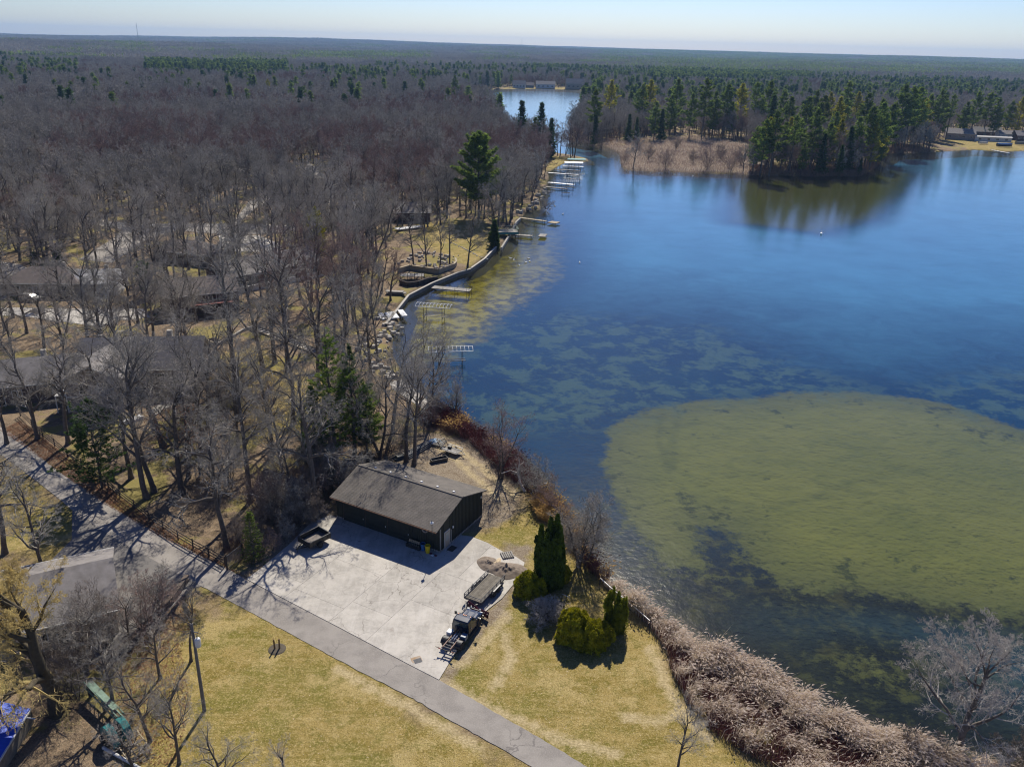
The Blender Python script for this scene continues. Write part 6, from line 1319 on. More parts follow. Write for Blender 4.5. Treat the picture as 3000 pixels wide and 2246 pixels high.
ever('arborvitae','tall clump of six dark arborvitae columns beside the sand heap',(1602,1722),[(-.85,.25,0,7.9,.62,col),(-.2,-.35,0,7.2,.6,col),(.5,-.4,0,6.6,.58,col),(1.15,.0,0,7.9,.68,col),(.15,.6,0,8.6,.6,col),(.85,.75,0,8.9,.6,col)],52000,.16,'arbor',.9)
ever('holly_bush','rounded yellow-green bush at the foot of the arborvitae clump',(1555,1735),[(-.4,-.1,0,2.7,1.35,dome),(.6,-.3,0,2.0,1.0,dome)],14000,.19,'yew',.6)
ever('holly_bush','small rounded bush on the right side of the arborvitae clump',(1640,1700),[(0,0,0,2.3,.95,dome)],6000,.19,'yew',.6)
ever('yew_bush','large lobed yellow-green yew bush in the middle of the shore lawn',(1700,1872),[(-.7,.1,0,3.5,1.75,dome),(1.0,-.5,0,2.6,1.6,dome),(2.2,.1,0,2.1,1.1,dome)],40000,.19,'yew',.6)
ever('arborvitae','short clump of four arborvitae columns at the end of the yew bush',(1795,1850),[(-.55,.15,0,4.9,.5,col),(.2,-.3,0,3.9,.5,col),(.35,.35,0,4.7,.42,col),(.85,-.05,0,4.2,.55,col)],18000,.11,'yew' if 0 else 'arbor2',.8)
def shrub(label,px,topy,seed,twig='twigw',stems=7,lean=.28,name='bare_shrub',cat='shrub',H=None,**kw):
    H=H or hfrom(px,topy); p=G(*px); k=dict(max=4,stems=stems,lean=lean,kids=[7,6,5,4,0],lo=[.2,.2,.15,.15,0],limb=.5,th=.8,r0=H*.014,n=[6,4,2,1,1]); k.update(kw)
    pr_=tree_pair('bare_shrub',seed,H,twig,kw=k,wmin=.010,levels=(6,4,3,0)); put_tree(name,pr_,label,cat,(p.x,p.y,0),H,seed,None)
shrub('rounded grey shrub with bare stems on the bank right of the tall arborvitae',(1698,1655),1478,601,stems=8,lean=.22,kids=[9,7,6,5,0])
shrub('slim bare shrub rising from the red thicket behind the workshop',(1466,1400),1222,602,stems=5,lean=.12,twig='twigr')
shrub('weeping grey shrub with a tangled crown between the two evergreens clumps',(1600,1812),1700,603,twig='twigpale',stems=5,lean=.3,th=.45,ang=[75,60,50,50,50],up=[0,-.10,-.08,-.05,0],limb=1.2,kids=[12,8,6,4,0],r0=.07,H=3.9)
shrub('wide dark shrub spreading over the shore around the fallen tree',(1568,1462),1380,604,stems=7,lean=.6,twig='twig',limb=.6,H=5)
shrub('low grey shrub leaning over the water beyond the fallen tree',(1622,1492),1440,605,stems=6,lean=.6,twig='twigr',H=4)
shrub('grey shrub at the lake edge where the red thicket begins',(1330,1215),1120,606,stems=6,lean=.3,H=5)
shrub('grey bushes on the bank beside the plank dock',(1600,612),585,607,stems=8,lean=.6,H=4)
SHL=['dense grey shrub at the left corner of the workshop','bare shrub touching the left end of the workshop wall','low shrub just behind the black box trailer','small shrub at the left rim of the concrete yard','tall shrub above the black box trailer','tangled shrub against the back of the covered boat','shrub between the covered boat and the workshop end','shrub just left of the covered boat','tall shrub left of the covered boat under the conifers','tall brush at the foot of the shorter conifer','shrub beside the ladders behind the workshop','shrub on the bank above the pipe stack','shrub at the start of the red thicket','shrub right of the mesh gate','shrub under the twin trunks behind the workshop','tall shrub right of the shingled shed roof','shrub on the stone wall above the grey house','shrub at the lower end of the stone wall','shrub at the upper end of the stone wall','shrub halfway down the stone wall','shrub between willow trunk and the green boom','sapling brush in the brown yard left of centre','tall sapling brush in the middle of the brown yard','tall shrub right of the patio wall','shrub below the patio wall','tall shrub in front of the tall green conifer','shrub near the kayak by the lake path','shrub in the lawn left of the kayak','shrub in the lawn below the garden steps','brush in front of the shed door','brush right of the shed','brush left of the shed','brush between shed and workshop corner','brush behind the shed']
for i,(x,y,h_) in enumerate([(872,1545,3.2),(925,1530,3),(840,1580,2.2),(800,1610,2),(745,1600,3),(1080,1345,4),(1010,1440,5),(985,1420,5),(950,1450,6),(895,1430,5),(1140,1320,3.5),(1240,1255,4),(1290,1230,4),(700,1590,3.5),(1180,1290,4),(905,1470,4),(330,1890,5),(250,1960,5),(470,1790,4),(430,1850,5),(230,2040,5),(590,1390,6),(670,1420,7),(650,1190,7),(560,1230,6),(1020,1250,7),(1100,1210,6),(780,1230,6),(700,1160,6),(800,1535,5),(852,1535,5),(765,1515,5),(885,1505,5),(820,1470,6)]):
    if i<4: 
        shb=tree_pair('bare_shrub',640+i,5,('brush','brush','twig','twigr')[i],kw=dict(max=4,stems=8,lean=.35,kids=[7,6,5,4,0],lo=[.15,.2,.15,.15,0],limb=.55,th=.8,r0=.045,n=[6,4,2,1,1]),wmin=.007,levels=(5,3,0,0)); SHV=(SHV if i else [])+[shb]
    p=G(x,y); put_tree('bare_shrub',SHV[i%4],SHL[i],'shrub',(p.x,p.y,0),h_*1.1,i*1.7,'bare undergrowth shrubs')
# willow
T_=tree_pair('willow',701,13,'twigy','willowbark',kw=dict(max=5,r0=.42,th=.6,lo=[.32,.2,.2,.1,.1,0],limb=.75,kids=[9,8,7,6,3,0],ang=[50,48,50,60,40,40],up=[.03,.03,.0,-.12,-.3,-.3],len=[0,.5,.45,.5,.8,.6],wig=[.10,.22,.25,.3,.25,.2],n=[6,5,4,3,2,1]),wmin=.013)
b_=(172,2085); p=G(*b_); put_tree('willow_tree',T_,'large golden-twigged willow with a thick dark trunk over the grey house','tree',(p.x,p.y,0),hfrom(b_,1500)*1.08,.6)
b_=(60,1830); p=G(*b_); put_tree('willow_tree',T_,'smaller golden willow crown at the left edge beyond the side drive','tree',(p.x,p.y,0),12,2.6)
# bare shore tree at lower right
T_=tree_pair('shore_tree',711,12,'twigpale','bark',kw=dict(max=5,r0=.27,th=.62,lo=[.28,.2,.15,.15,.1,0],limb=.85,kids=[9,8,7,6,4,0],ang=[52,45,45,48,48,45],wig=[.08,.18,.22,.25,.2,.2],up=[.03,.07,.06,.04,0,0]),wmin=.0105)
b_=(2805,2215); p=G(*b_); o=put_tree('bare_tree',T_,'pale bare tree with a spreading crown over the water, lower right','tree',(p.x,p.y,-.1),hfrom(b_,1790),1.0)
shrub('low pale shrub beside the spreading tree at the lower right corner',(2960,2260),2000,712,stems=6,lean=.5,twig='brush',H=4)
shrub('dense pale brush left of the spreading tree by the water',(2690,2230),2080,713,stems=7,lean=.5,twig='brush',H=2.6)
# --- reeds, thickets, tall grass (masses)
RE=PL([(1780,1705),(1830,1738),(1900,1795),(2000,1868),(2054,1908),(2136,1945),(2204,1972),(2281,2022),(2349,2058),(2398,2108),(2475,2120),(2543,2150),(2589,2172),(2679,2190),(2770,2232),(3000,2270),(3300,2330),(3300,2600),(2400,2400),(2290,2262),(2150,2190),(2080,2140),(2010,2055),(1968,1970),(1950,1905),(1905,1838),(1836,1775),(1765,1712)])
P_=rand_in(RE,52000,21,lambda x,y: (.12+.88*(vnoise(x/1.1,y/1.1,3)>.42))*np.clip((sdf(x,y,LAKE)+4.2)/2.6,.10,1))
hh=2.0*(.45+.9*vnoise(P_[:,0]/1.0,P_[:,1]/1.0,5)); o=link('reed_bed',stalks('reed_bed',P_,hh,(.35,-.35),'reed',22,w=.021,plume=.4,spread=.42)); tag(o,'pale feathery reed bed between lawn and lake',None,None,'stuff')
P_=rand_in(RE,30000,23,lambda x,y: np.clip((-sdf(x,y,LAKE)-1.0)/2.5,0,1)*(vnoise(x/2.2,y/2.2,9)>.25))
o=link('red_thicket',stalks('red_thicket',P_,1.5,(.1,-.05),'dogwood',24,w=.012,spread=.35)); tag(o,'dark red stems along the lawn side of the reeds',None,None,'stuff')
TH=PL([(1255,1195),(1340,1215),(1400,1262),(1475,1308),(1540,1365),(1594,1438),(1655,1490),(1690,1540),(1728,1635),(1790,1690),(1770,1715),(1700,1650),(1650,1600),(1625,1500),(1560,1450),(1500,1410),(1420,1340),(1370,1290),(1290,1260),(1225,1235)])
P_=rand_in(TH,20000,25,lambda x,y: .3+.7*(vnoise(x/1.8,y/1.8,6)>.38)); nn=vnoise(P_[:,0]/5,P_[:,1]/5,12)
for nm,k,m_,lb in(('brown_thicket',nn<.58,'brownstem','brown thicket between workshop and lake'),('red_thicket',nn>=.58,'dogwood','red dogwood thicket between workshop and lake')):
    o=link(nm,stalks(nm,P_[k],1.9*(.6+.7*vnoise(P_[k][:,0]/1.7,P_[k][:,1]/1.7,2)),(.05,-.05),m_,26,w=.012,plume=.25,plm='goldgrass' if m_=='brownstem' else 'dogwood',spread=.45)); tag(o,lb,None,None,'stuff')
P_=rand_in(PL([(1555,1470),(1580,1462),(1610,1500),(1605,1530),(1575,1520)]),2600,27); o=link('golden_grass',stalks('golden_grass',P_,1.5,(.0,-.1),'goldgrass',28,w=.016,plume=.4,plm='goldgrass',spread=.3)); tag(o,'clump of golden tall grass left of the arborvitae','grass',None,'stuff')
MS=PL([(1682,416),(1770,429),(1815,449),(1820,482),(1832,500),(1900,505),(2000,507),(2200,515),(2200,430),(2050,400),(1830,412)])
P_=rand_in(MS,26000,29); o=link('marsh_reeds',stalks('marsh_reeds',P_,1.9,(.2,-.1),'marsh',30,w=.045,plume=.7,spread=.4)); tag(o,'purple-brown marsh reeds on the point across the channel',None,None,'stuff')
PB=PL([(2195,513),(2400,517),(2521,517),(2562,497),(2590,463),(2612,450),(2725,447),(2720,436),(2620,425),(2560,470),(2500,490),(2195,490)])
P_=rand_in(PB,14000,51,lambda x,y:.2+.8*(vnoise(x/4,y/4,6)>.45)); o=link('shore_brush',stalks('shore_brush',P_,3.0,(0,-.1),'brownstem',52,w=.05,spread=.6)); tag(o,'brown brush under the pines along the far shore',None,None,'stuff')
PB2=PL([(1672,380),(1690,340),(1705,330),(2010,392),(2195,425),(2195,410),(2000,385),(1830,405),(1780,425),(1690,418)])
P_=rand_in(PB2,9000,53,lambda x,y:.2+.8*(vnoise(x/6,y/6,6)>.45)); o=link('shore_brush',stalks('shore_brush',P_,3.2,(0,-.1),'brownstem',54,w=.06,spread=.6)); tag(o,'brown brush behind the marsh',None,None,'stuff')
for i,(x,y,h_) in enumerate([(1760,440,9),(1830,478,5),(1900,470,7),(1950,497,8),(2030,480,6),(2070,500,10),(2110,470,7),(2140,503,9),(2170,485,8),(1870,440,6),(1980,440,7),(1700,425,7)]):
    p=G(x,y); put_tree('bare_shrub',SHV[(1,3)[i%2]],('thin bare sapling standing at the water edge of the marsh' if y>=470 else 'thin bare sapling inside the marsh'),'shrub',(p.x,p.y,0),h_*1.1,i*1.7,'saplings in the marsh')
UN=PL([(700,1690),(860,1590),(960,1480),(1130,1335),(1230,1290),(1250,1230),(1100,1230),(900,1330),(760,1480),(640,1600)])
P_=rand_in(UN,9000,31,lambda x,y:(vnoise(x/3,y/3,6)>.5)*1.); P_=P_[sdf(P_[:,0],P_[:,1],[(v.x,v.y) for v in [wsp(-16,-2),wsp(1,-2),wsp(1,11),wsp(-16,11)]])<0]; o=link('undergrowth',stalks('undergrowth',P_,1.3,(0,0),'brownstem',32,w=.010,spread=.5)); tag(o,'brown brush on the ground behind the yard and workshop',None,None,'stuff')
LFp=PL([(60,1232),(300,1412),(470,1540),(660,1655),(720,1690),(640,1655),(450,1562),(290,1466),(60,1300),(0,1260)])
def litter(name,poly,n,seed,lb,m_='leafdry'):
    P=rand_in(poly,n,seed); rs=np.random.RandomState(seed); k=len(P); c=np.zeros((k,3)); c[:,:2]=P; c[:,2]=rs.rand(k)*.06; u=rs.normal(size=(k,3)); u[:,2]*=.3; u/=np.linalg.norm(u,axis=1,keepdims=True); w=np.cross(u,rs.normal(size=(k,3))*.3+np.array([0,0,1])); w/=np.linalg.norm(w,axis=1,keepdims=True)
    V=np.stack([c-w*.05,c+w*.05,c+u*.13],1).reshape(-1,3); V[:,2]=np.abs(V[:,2]); o=link(name,npmesh(name,V,np.arange(k*3).reshape(-1,3),M[m_])); tag(o,lb,None,None,'stuff')
litter('fallen_leaves',LFp,12000,41,'rust-brown fallen leaves along the upper road edge')
litter('fallen_leaves',PL([(545,1740),(500,1800),(360,1930),(330,2010),(400,2240),(520,2240),(560,2050),(530,1900),(580,1800)]),3500,42,'fallen leaves under the trees left of the utility pole')
# ------------------------------------------------------------------ lake shore: walls, docks, lifts, birds
def seg_wall(name,label,cat,pts,h,w,m,seg=1.2,z0=-1.2,cap=None,piece='panel'):
    P=PL(pts,0) if not isinstance(pts[0],Vector) else pts; P0=P[0].copy(); P0.z=0; T=thing(name,label,cat,P0,0)
    for a,c in zip(P[:-1],P[1:]):
        L=(c-a).length; n=max(1,int(L/seg)); d=(c-a)/n; r=math.atan2(d.y,d.x)
        for k in range(n):
            q=a+d*(k+.5)-P0; b=MB(); b.box((q.x,q.y,(h+z0)/2),(L/n-.03,w,h-z0),r); b.build(piece,M[m],T)
        if cap: b=MB(); e=a-P0; f=c-P0; b.beam((e.x,e.y,h+.05),(f.x,f.y,h+.05),w+.25,.12); b.build('cap_board',M[cap],T)
    return T
seg_wall('sea_wall','grey timber sea wall with a pale cap curving along the left shore','sea wall',[(1130,955),(1150,930),(1197,870),(1266,834),(1340,804),(1377,793),(1386,786),(1420,762),(1445,735),(1454,727)],.45,.25,'seawall',2.4,cap='seawallcap')
seg_wall('sea_wall','short pale sea wall running from the dark evergreen past the green deck','sea wall',[(1469,729),(1487,700),(1501,674),(1512,653),(1525,641)],.35,.3,'stone',2.4,cap='dockwood')
seg_wall('timber_wall','stepped tan timber retaining wall above the round deck','retaining wall',[(1165,800),(1200,790),(1240,796),(1285,802),(1330,786),(1337,778),(1334,768)],1.2,.25,'tanwood',1.8,z0=-.2,cap='tanwood')
seg_wall('brick_wall','curved dark brown retaining wall below the timber wall','retaining wall',[(1172,832),(1195,840),(1225,836),(1255,826),(1282,822)],1.1,.4,'darkwood',1.4,z0=-.3)
p=G(1210,818); T=thing('round_deck','small wooden deck with dark rails between the two retaining walls','deck',(p.x,p.y,0),.1)
for k in range(12): b=MB(); b.box((-3+k*.5,0,1.1),(.46,3.2-.1*abs(k-6),.08)); b.build('deck_board',M['dockwood'],T)
for k in range(8): b=MB(); b.tube((-3+k*.85,-1.6,.3),(-3+k*.85,-1.6,2.0),.06,k=5); b.build('post',M['darkwood'],T)
b=MB(); b.beam((-3.1,-1.6,2.0),(3,-1.6,2.0),.1,.08); b.build('rail',M['darkwood'],T)
def dock(label,a,c,w,m='dockwood',z=.15,head=None,bench=False):
    A,C_=G(*a),G(*c); A=Vector((A.x,A.y,0)); d=Vector((C_.x-A.x,C_.y-A.y,0)); L=d.length; rz=math.atan2(d.y,d.x)
    T=thing('dock',label,'dock',(A.x,A.y,0),rz); sp=.34 if L<16 else .5; n=int(L/sp)
    for k in range(n): b=MB(); b.box((L*(k+.5)/n,0,z),(L/n-.03,w,.05)); b.build('plank',M[m],T)
    for s in(-1,1):
        b=MB(); b.beam((0,s*w/2,z-.1),(L,s*w/2,z-.1),.06,.18); b.build('side_beam',M['darkwood'],T)
        for k in range(int(L/3)+2):
            x=min(L,k*3.); b=MB(); b.tube((x,s*w/2+s*.05,-2.4),(x,s*w/2+s*.05,z+.65),.05,k=6); b.build('post',M['steel'],T)
    if head:
        hx,hy,hl,hw=head; n=int(hl/.34)
        for k in range(n): b=MB(); b.box((hx+hl*(k+.5)/n-hl/2,hy,z+.006),(hl/n-.03,hw,.06)); b.build('plank',M[m],T)
        b=MB(); b.box((hx,hy,z-.14),(hl,hw,.16)); b.build('side_beam',M['darkwood'],T)
    return T
dock('heavy weathered wooden dock with tall side posts below the sea wall','x' and (1268,842),(1378,852),2.4)
dock('L-shaped pale dock beyond the green deck',(1500,688),(1560,692),1.8,'dockwood',head=(9.5,1.6,2.2,4.2))
dock('long narrow plank dock with a square end platform',(1525,639),(1600,649),1.5,'tanwood',head=(13.0,-.2,3.2,3.2))
for lb,a,c,w in [('dock nearest the camera in the boat lift group',(1598,548),(1662,554),1.6),('broad pale dock with two benches in the boat lift group',(1606,535),(1683,542),2.4),('long thin dock in the middle of the boat lift group',(1606,507),(1696,513),1.7),('dock beside the ribbed canopy in the boat lift group',(1625,497),(1700,501),1.6),('farthest pale dock under the teal canopies',(1648,486),(1710,490),1.8)]:
    dock(lb,a,c,w,'whitemetal' if 'pale' in lb or 'thin' in lb else 'dockwood')
dock('white dock jutting from the right-hand boathouse lawn',(2905,440),(2955,449),1.8,'whitemetal')
p=G(1482,690); T=thing('green_deck','green-framed lakeside deck with railings and a rack standing over the sea wall','deck',(p.x,p.y,0),R(10))
for k in range(10): b=MB(); b.box((-3.3+k*.72,0,1.5),(.68,4.6,.08)); b.build('deck_board',M['dockwood'],T)
for (x0,y0,x1,y1) in ((-3.6,-2.3,3.6,-2.3),(3.6,-2.3,3.6,2.3),(-3.6,2.3,3.6,2.3),(-3.6,-2.3,-3.6,2.3)):
    b=MB(); b.beam((x0,y0,2.5),(x1,y1,2.5),.1,.08); b.beam((x0,y0,2.0),(x1,y1,2.0),.06,.06); b.build('rail',M['sage'],T)
    b=MB(); b.box(((x0+x1)/2,(y0+y1)/2,1.15),(abs(x1-x0)+.1,abs(y1-y0)+.1,.6)); b.build('skirt',M['teal'],T)
for x in(-3.5,0,3.5):
    for y in(-2.2,2.2): b=MB(); b.box((x,y,.6),(.15,.15,3.8)); b.build('post',M['darkwood'],T)
b=MB(); b.beam((-5,2.6,3.4),(2.5,2.6,3.4),.08,.08); b.beam((-5,2.6,0),(-5,2.6,3.4),.08,.08); b.beam((2.5,2.6,1),(2.5,2.6,3.4),.08,.08); b.build('rack',M['darkwood'],T)
def lift(label,px,rz,L=7.6,W=3.,h=2.6,ribs=11,canopy=None,legs=True,bunks=True,s=1.,z=WL):
    p=G(*px,z); T=thing('boat_lift',label,'boat lift',(p.x,p.y,0),R(rz)); T.scale=(s,s,s); m='whitemetal'
    if ribs:
        for y in(-W/2,W/2): b=MB(); b.beam((-L/2,y,h),(L/2,y,h),.1,.1); b.build('canopy_beam',M[m],T)
        for k in range(ribs):
            x=-L/2+L*k/(ribs-1); b=MB(); b.path([(x,-W/2,h),(x,-W*.25,h+.35),(x,W*.25,h+.35),(x,W/2,h)],.045,5); b.build('rib',M[m],T)
    if canopy: b=MB(); b.loft([[(x,-W/2-.1,h),(x,-W*.25,h+.42),(x,W*.25,h+.42),(x,W/2+.1,h),(x,W/2+.1,h-.25),(x,-W/2-.1,h-.25)] for x in(-L/2,L/2)]); b.build('canopy',M[canopy],T)
    if legs:
        for x in(-L*.27,L*.27):
            for y in(-W/2+.2,W/2-.2): b=MB(); b.beam((x,y,-1.8),(x,y,h),.09,.09); b.build('leg',M['steel'],T)
    if bunks:
        for y in(-.5,.5): b=MB(); b.beam((-L*.34,y,.25),(L*.34,y,.25),.16,.12); b.build('bunk',M['dockwood'],T)
        for x in(-L*.27,L*.27): b=MB(); b.beam((x,-W/2,.1),(x,W/2,.1),.1,.14); b.build('cross_beam',M['steel'],T)
lift('white skeleton boat lift nearest the heavy wooden dock',(1272,935),-8)
lift('white skeleton boat lift standing alone in open water below the sea wall',(1320,1065),8,8.2,2.8,2.4,12)
lift('teal-canopied boat lift at the far end of the lift group',(1688,487),-3,9,3.4,2.8,2,'teal2')
lift('pale-canopied boat lift next to the teal one',(1680,497),-3,9,3.2,2.8,10,'whitemetal')
lift('boat lift with a bare ribbed top among the far docks',(1678,509),-3,9,3,2.8,12); lift('bare ribbed boat lift beyond the broad pale dock',(1683,530),-3,8.5,3,2.6,12)
lift('bare ribbed boat lift beside the dock nearest the camera',(1662,553),-3,9,3,2.6,12); lift('low dark lift frame without a canopy in front of the docks',(1657,570),-3,5,3.4,1.4,0,None)
for o in bpy.data.objects:
    pass
# stepping stones and wooden steps, patio walls, rock garden
rg=random.Random(12)
def stones(name,label,cat,pts,n,s0,s1,m='stone',spread=.6,z=.02,hgt=.3):
    P=PL(pts); P0=P[0]; T=thing(name,label,cat,P0,0); tot=sum((c-a).length for a,c in zip(P[:-1],P[1:]))
    for k in range(n):
        d=tot*(k+.5)/n
        for a,c in zip(P[:-1],P[1:]):
            L=(c-a).length
            if d<=L: q=a+(c-a)*d/L-P0; break
            d-=L
        s=rg.uniform(s0,s1); x,y=q.x+rg.gauss(0,spread),q.y+rg.gauss(0,spread); b=MB(); r0=rg.random()*6.28; k_=6
        ring=[(x+s*.5*rg.uniform(.8,1.2)*math.cos(r0+i*1.047),y+s*.4*rg.uniform(.8,1.2)*math.sin(r0+i*1.047)) for i in range(k_)]
        b.loft([[(u,v,-.05) for u,v in ring],[(x+(u-x)*.8,y+(v-y)*.8,z+hgt*s) for u,v in ring]]); b.build('stone',M[m],T)
    return T
stones('stepping_stones','line of pale stepping stones down the yellow slope to the lake','stepping stones',[(1322,710),(1360,728),(1400,750),(1432,760)],26,.5,.8,spread=.15,hgt=.1)
stones('rock_garden','scattered pale rocks of the garden above the timber wall','rocks',[(1190,770),(1230,750),(1270,740),(1310,760),(1290,780),(1230,780)],90,.4,1.1,spread=1.6,hgt=.5)
stones('rock_bank','broken pale rocks and slabs along the shore path','rocks',[(1120,930),(1145,960),(1110,1000),(1090,1060),(1150,1110)],70,.5,1.5,spread=1.3,hgt=.35)
stones('rock_bank','pale boulders on the shore beside the plank dock','rocks',[(1530,630),(1560,600),(1580,570),(1600,555)],34,.8,2.0,spread=1.2,hgt=.5)
stones('white_boulders','white boulders piled along the low rail beside the taupe house','rocks',[(352,1245),(380,1235),(414,1225)],26,.5,.9,'white',spread=.3,hgt=.6)
p=[(360,1232),(388,1222),(416,1210)]; P0=G(*p[0]); T=thing('low_rail','low white rail on brown posts above the white boulders','fence',P0,0)
for i,q in enumerate(p):
    d=G(*q)-P0; b=MB(); b.box((d.x,d.y,.5),(.16,.16,1.2)); b.build('post',M['darkwood'],T)
    if i: e=G(*p[i-1])-P0; b=MB(); b.beam((e.x,e.y,.9),(d.x,d.y,.9),.06,.1); b.build('rail',M['trim'],T); b=MB(); b.beam((e.x,e.y,.5),(d.x,d.y,.5),.06,.1); b.build('rail',M['trim'],T)
# patio of the taupe house
seg_wall('patio_wall','low pale stone wall curving round the patio of the taupe house','patio wall',[(532,1142),(560,1142),(588,1132),(612,1105),(630,1080),(628,1070)],.8,.45,'stone',.7,z0=-.1,piece='block',cap='stone')
PT=PL([(545,1118),(535,1138),(560,1139),(585,1128),(610,1103),(626,1078),(600,1075),(570,1085)]); par=sheet('patio',PT,M['dirt'],.03)
x0=min(v.x for v in PT);x1=max(v.x for v in PT);y0=min(v.y for v in PT);y1=max(v.y for v in PT); g=.9
for i in range(int((x1-x0)/g)+1):
    for j in range(int((y1-y0)/g)+1):
        a,c=x0+i*g,y0+j*g; q=clip([(v.x,v.y) for v in PT],[(a+.02,c+.02),(a+g-.02,c+.02),(a+g-.02,c+g-.02),(a+.02,c+g-.02)])
        if len(q)>2:
            A=abs(sum(q[k][0]*q[(k+1)%len(q)][1]-q[(k+1)%len(q)][0]*q[k][1] for k in range(len(q))))/2
            if A>.1: b=MB(); b.prism(q,0,.06); b.build('paving_stone',M['stone'],par)
p=G(575,1125); T=thing('grill','black barbecue grill on thin legs standing on the patio','grill',(p.x,p.y,.06),.4)
b=MB(); b.lathe((0,0,.75),[(.08,-.25),(.28,-.12),(.33,.05),(.33,.08),(.26,.25),(.06,.32)],14); b.build('kettle',M['dark'],T)
for k in range(3): t_=k*2.09; b=MB(); b.tube((math.cos(t_)*.35,math.sin(t_)*.35,0),(math.cos(t_)*.15,math.sin(t_)*.15,.65),.02,k=5); b.build('leg',M['steel'],T)
b=MB(); b.box((.55,0,.75),(.4,.4,.03)); b.build('side_shelf',M['steel'],T)
def steps(name,label,a,c,w,n,dz=.0,m='tanwood'):
    A,C_=G(*a),G(*c); d=C_-A; rz=math.atan2(d.y,d.x); L=d.length; T=thing(name,label,'steps',(A.x,A.y,0),rz)
    for k in range(n): b=MB(); b.box((L*(k+.5)/n,0,.08+.0*k),(.18,w,.16)); b.build('tread',M['darkwood'],T)
    b=MB(); b.box((L/2,0,.03),(L,w-.1,.05)); b.build('path_bed',M['stone'],T)
    for s in(-1,1): b=MB(); b.beam((0,s*w/2,.15),(L,s*w/2,.15),.15,.25); b.build('edging',M[m],T)
    b=MB(); b.beam((0,w/2+.2,1.05),(L,w/2+.2,1.05),.1,.14); b.build('handrail',M[m],T)
    for k in range(int(L/2.2)+1): b=MB(); b.beam((k*2.2,w/2+.2,0),(k*2.2,w/2+.2,1.05),.12,.12); b.build('post',M['darkwood'],T)
steps('garden_steps','long pale garden steps with a timber handrail descending the lawn toward the lake',(748,962),(925,1030),2.0,16)
seg_wall('garden_wall','low pale edging wall below the red deck','garden wall',[(640,1010),(680,990),(715,968),(745,960)],.5,.4,'stone',1.2,z0=-.1,piece='block')
steps('log_steps','short dark log steps in the grass below the red deck',(612,993),(645,1008),1.4,8)
# things lying in the yard
p=G(925,1108); T=thing('kayak','bright blue kayak lying in the brush near the conifers','kayak',(p.x,p.y,.3),.15)
prof=[(-1.7,.03,.12),(-1.1,.24,.05),(0,.33,0),(1.1,.24,.05),(1.7,.03,.12)]; b=MB(); b.loft([[(x,-h_,.28),(x,-h_*.6,z_),(x,h_*.6,z_),(x,h_,.28),(x,0,.36)] for x,h_,z_ in prof]); b.build('hull',M['blue'],T); b=MB(); b.lathe((0,0,.33),[(.26,0),(.28,.05),(.2,.05)],12); b.build('cockpit',M['dark'],T)
p=G(600,1196); T=thing('white_ladder','white ladder lying in the grass below the patio wall','ladder',(p.x,p.y,.05),R(-32))
for y in(-.25,.25): b=MB(); b.beam((-2.4,y,.08),(2.4,y,.08),.05,.1); b.build('side_rail',M['trim'],T)
for k in range(13): b=MB(); b.beam((-2.2+k*.36,-.25,.08),(-2.2+k*.36,.25,.08),.04,.04); b.build('rung',M['trim'],T)
p=G(1198,672); T=thing('pontoon_frame','white floating platform with thin upright posts stored on the grass','platform',(p.x,p.y,0),R(38))
for k in range(10): b=MB(); b.box((-4.2+k*.95,0,.6),(.9,2.6,.12)); b.build('deck_panel',M['whitemetal'],T)
for k in range(5):
    for y in(-1.3,1.3): b=MB(); b.tube((-4.2+k*2.1,y,0),(-4.2+k*2.1,y,2.0),.05,k=5); b.build('post',M['steel'],T)
b=MB(); b.path([(4.4,-1.3,.6),(4.4,-1.3,3.6),(-1,-1.3,2.2)],.06,5); b.build('crane_arm',M['steel'],T)
for i,(x,y,rz,lb) in enumerate([(1155,925,20,'white boat-lift deck sections stacked on the shore below the sea wall end'),(1160,862,-5,'grey dock sections stacked by the timber wall')]):
    p=G(x,y); T=thing('dock_stack',lb,'dock sections',(p.x,p.y,0),R(rz))
    for k in range(3 if i else 5): b=MB(); b.box((rg.gauss(0,.3)+(0 if i else -2.6+k*1.3),rg.gauss(0,.2),.2+(k*.28 if i else .06*k)),(1.25 if not i else 4.2,4.6 if not i else 1.3,.16)); b.build('dock_section',M['whitemetal' if not i else 'dockwood'],T)
p=G(545,1110,0); b=None
# boats by the right-hand cabins
def boat(label,px,rz,L,m,cover):
    p=G(*px); T=thing('boat',label,'boat',(p.x,p.y,.3),R(rz)); s=L/6
    prof=[(-3,1.0),(-1.5,1.15),(.5,1.15),(2,.8),(3,.06)]
    b=MB(); b.loft([[(x*s,-h_*s,.9*s),(x*s,-h_*.6*s,.1),(x*s,h_*.6*s,.1),(x*s,h_*s,.9*s)] for x,h_ in prof]); b.build('hull',M[m],T)
    b=MB(); b.loft([[(x*s,-h_*s*1.04,.9*s),(x*s,-h_*.5*s,1.35*s),(x*s,h_*.5*s,1.35*s),(x*s,h_*s*1.04,.9*s)] for x,h_ in prof]); b.build('cover',M[cover],T)
boat('small white boat on the lawn by the white trailer home',(2880,423),10,7,'white','sidingb' if 0 else 'trimgrey'); boat('blue-covered boat on the grass near the right edge',(2942,431),0,10,'dark','blue'); boat('grey boat cut by the right edge of the photo',(2992,425),10,9,'trimgrey','black')
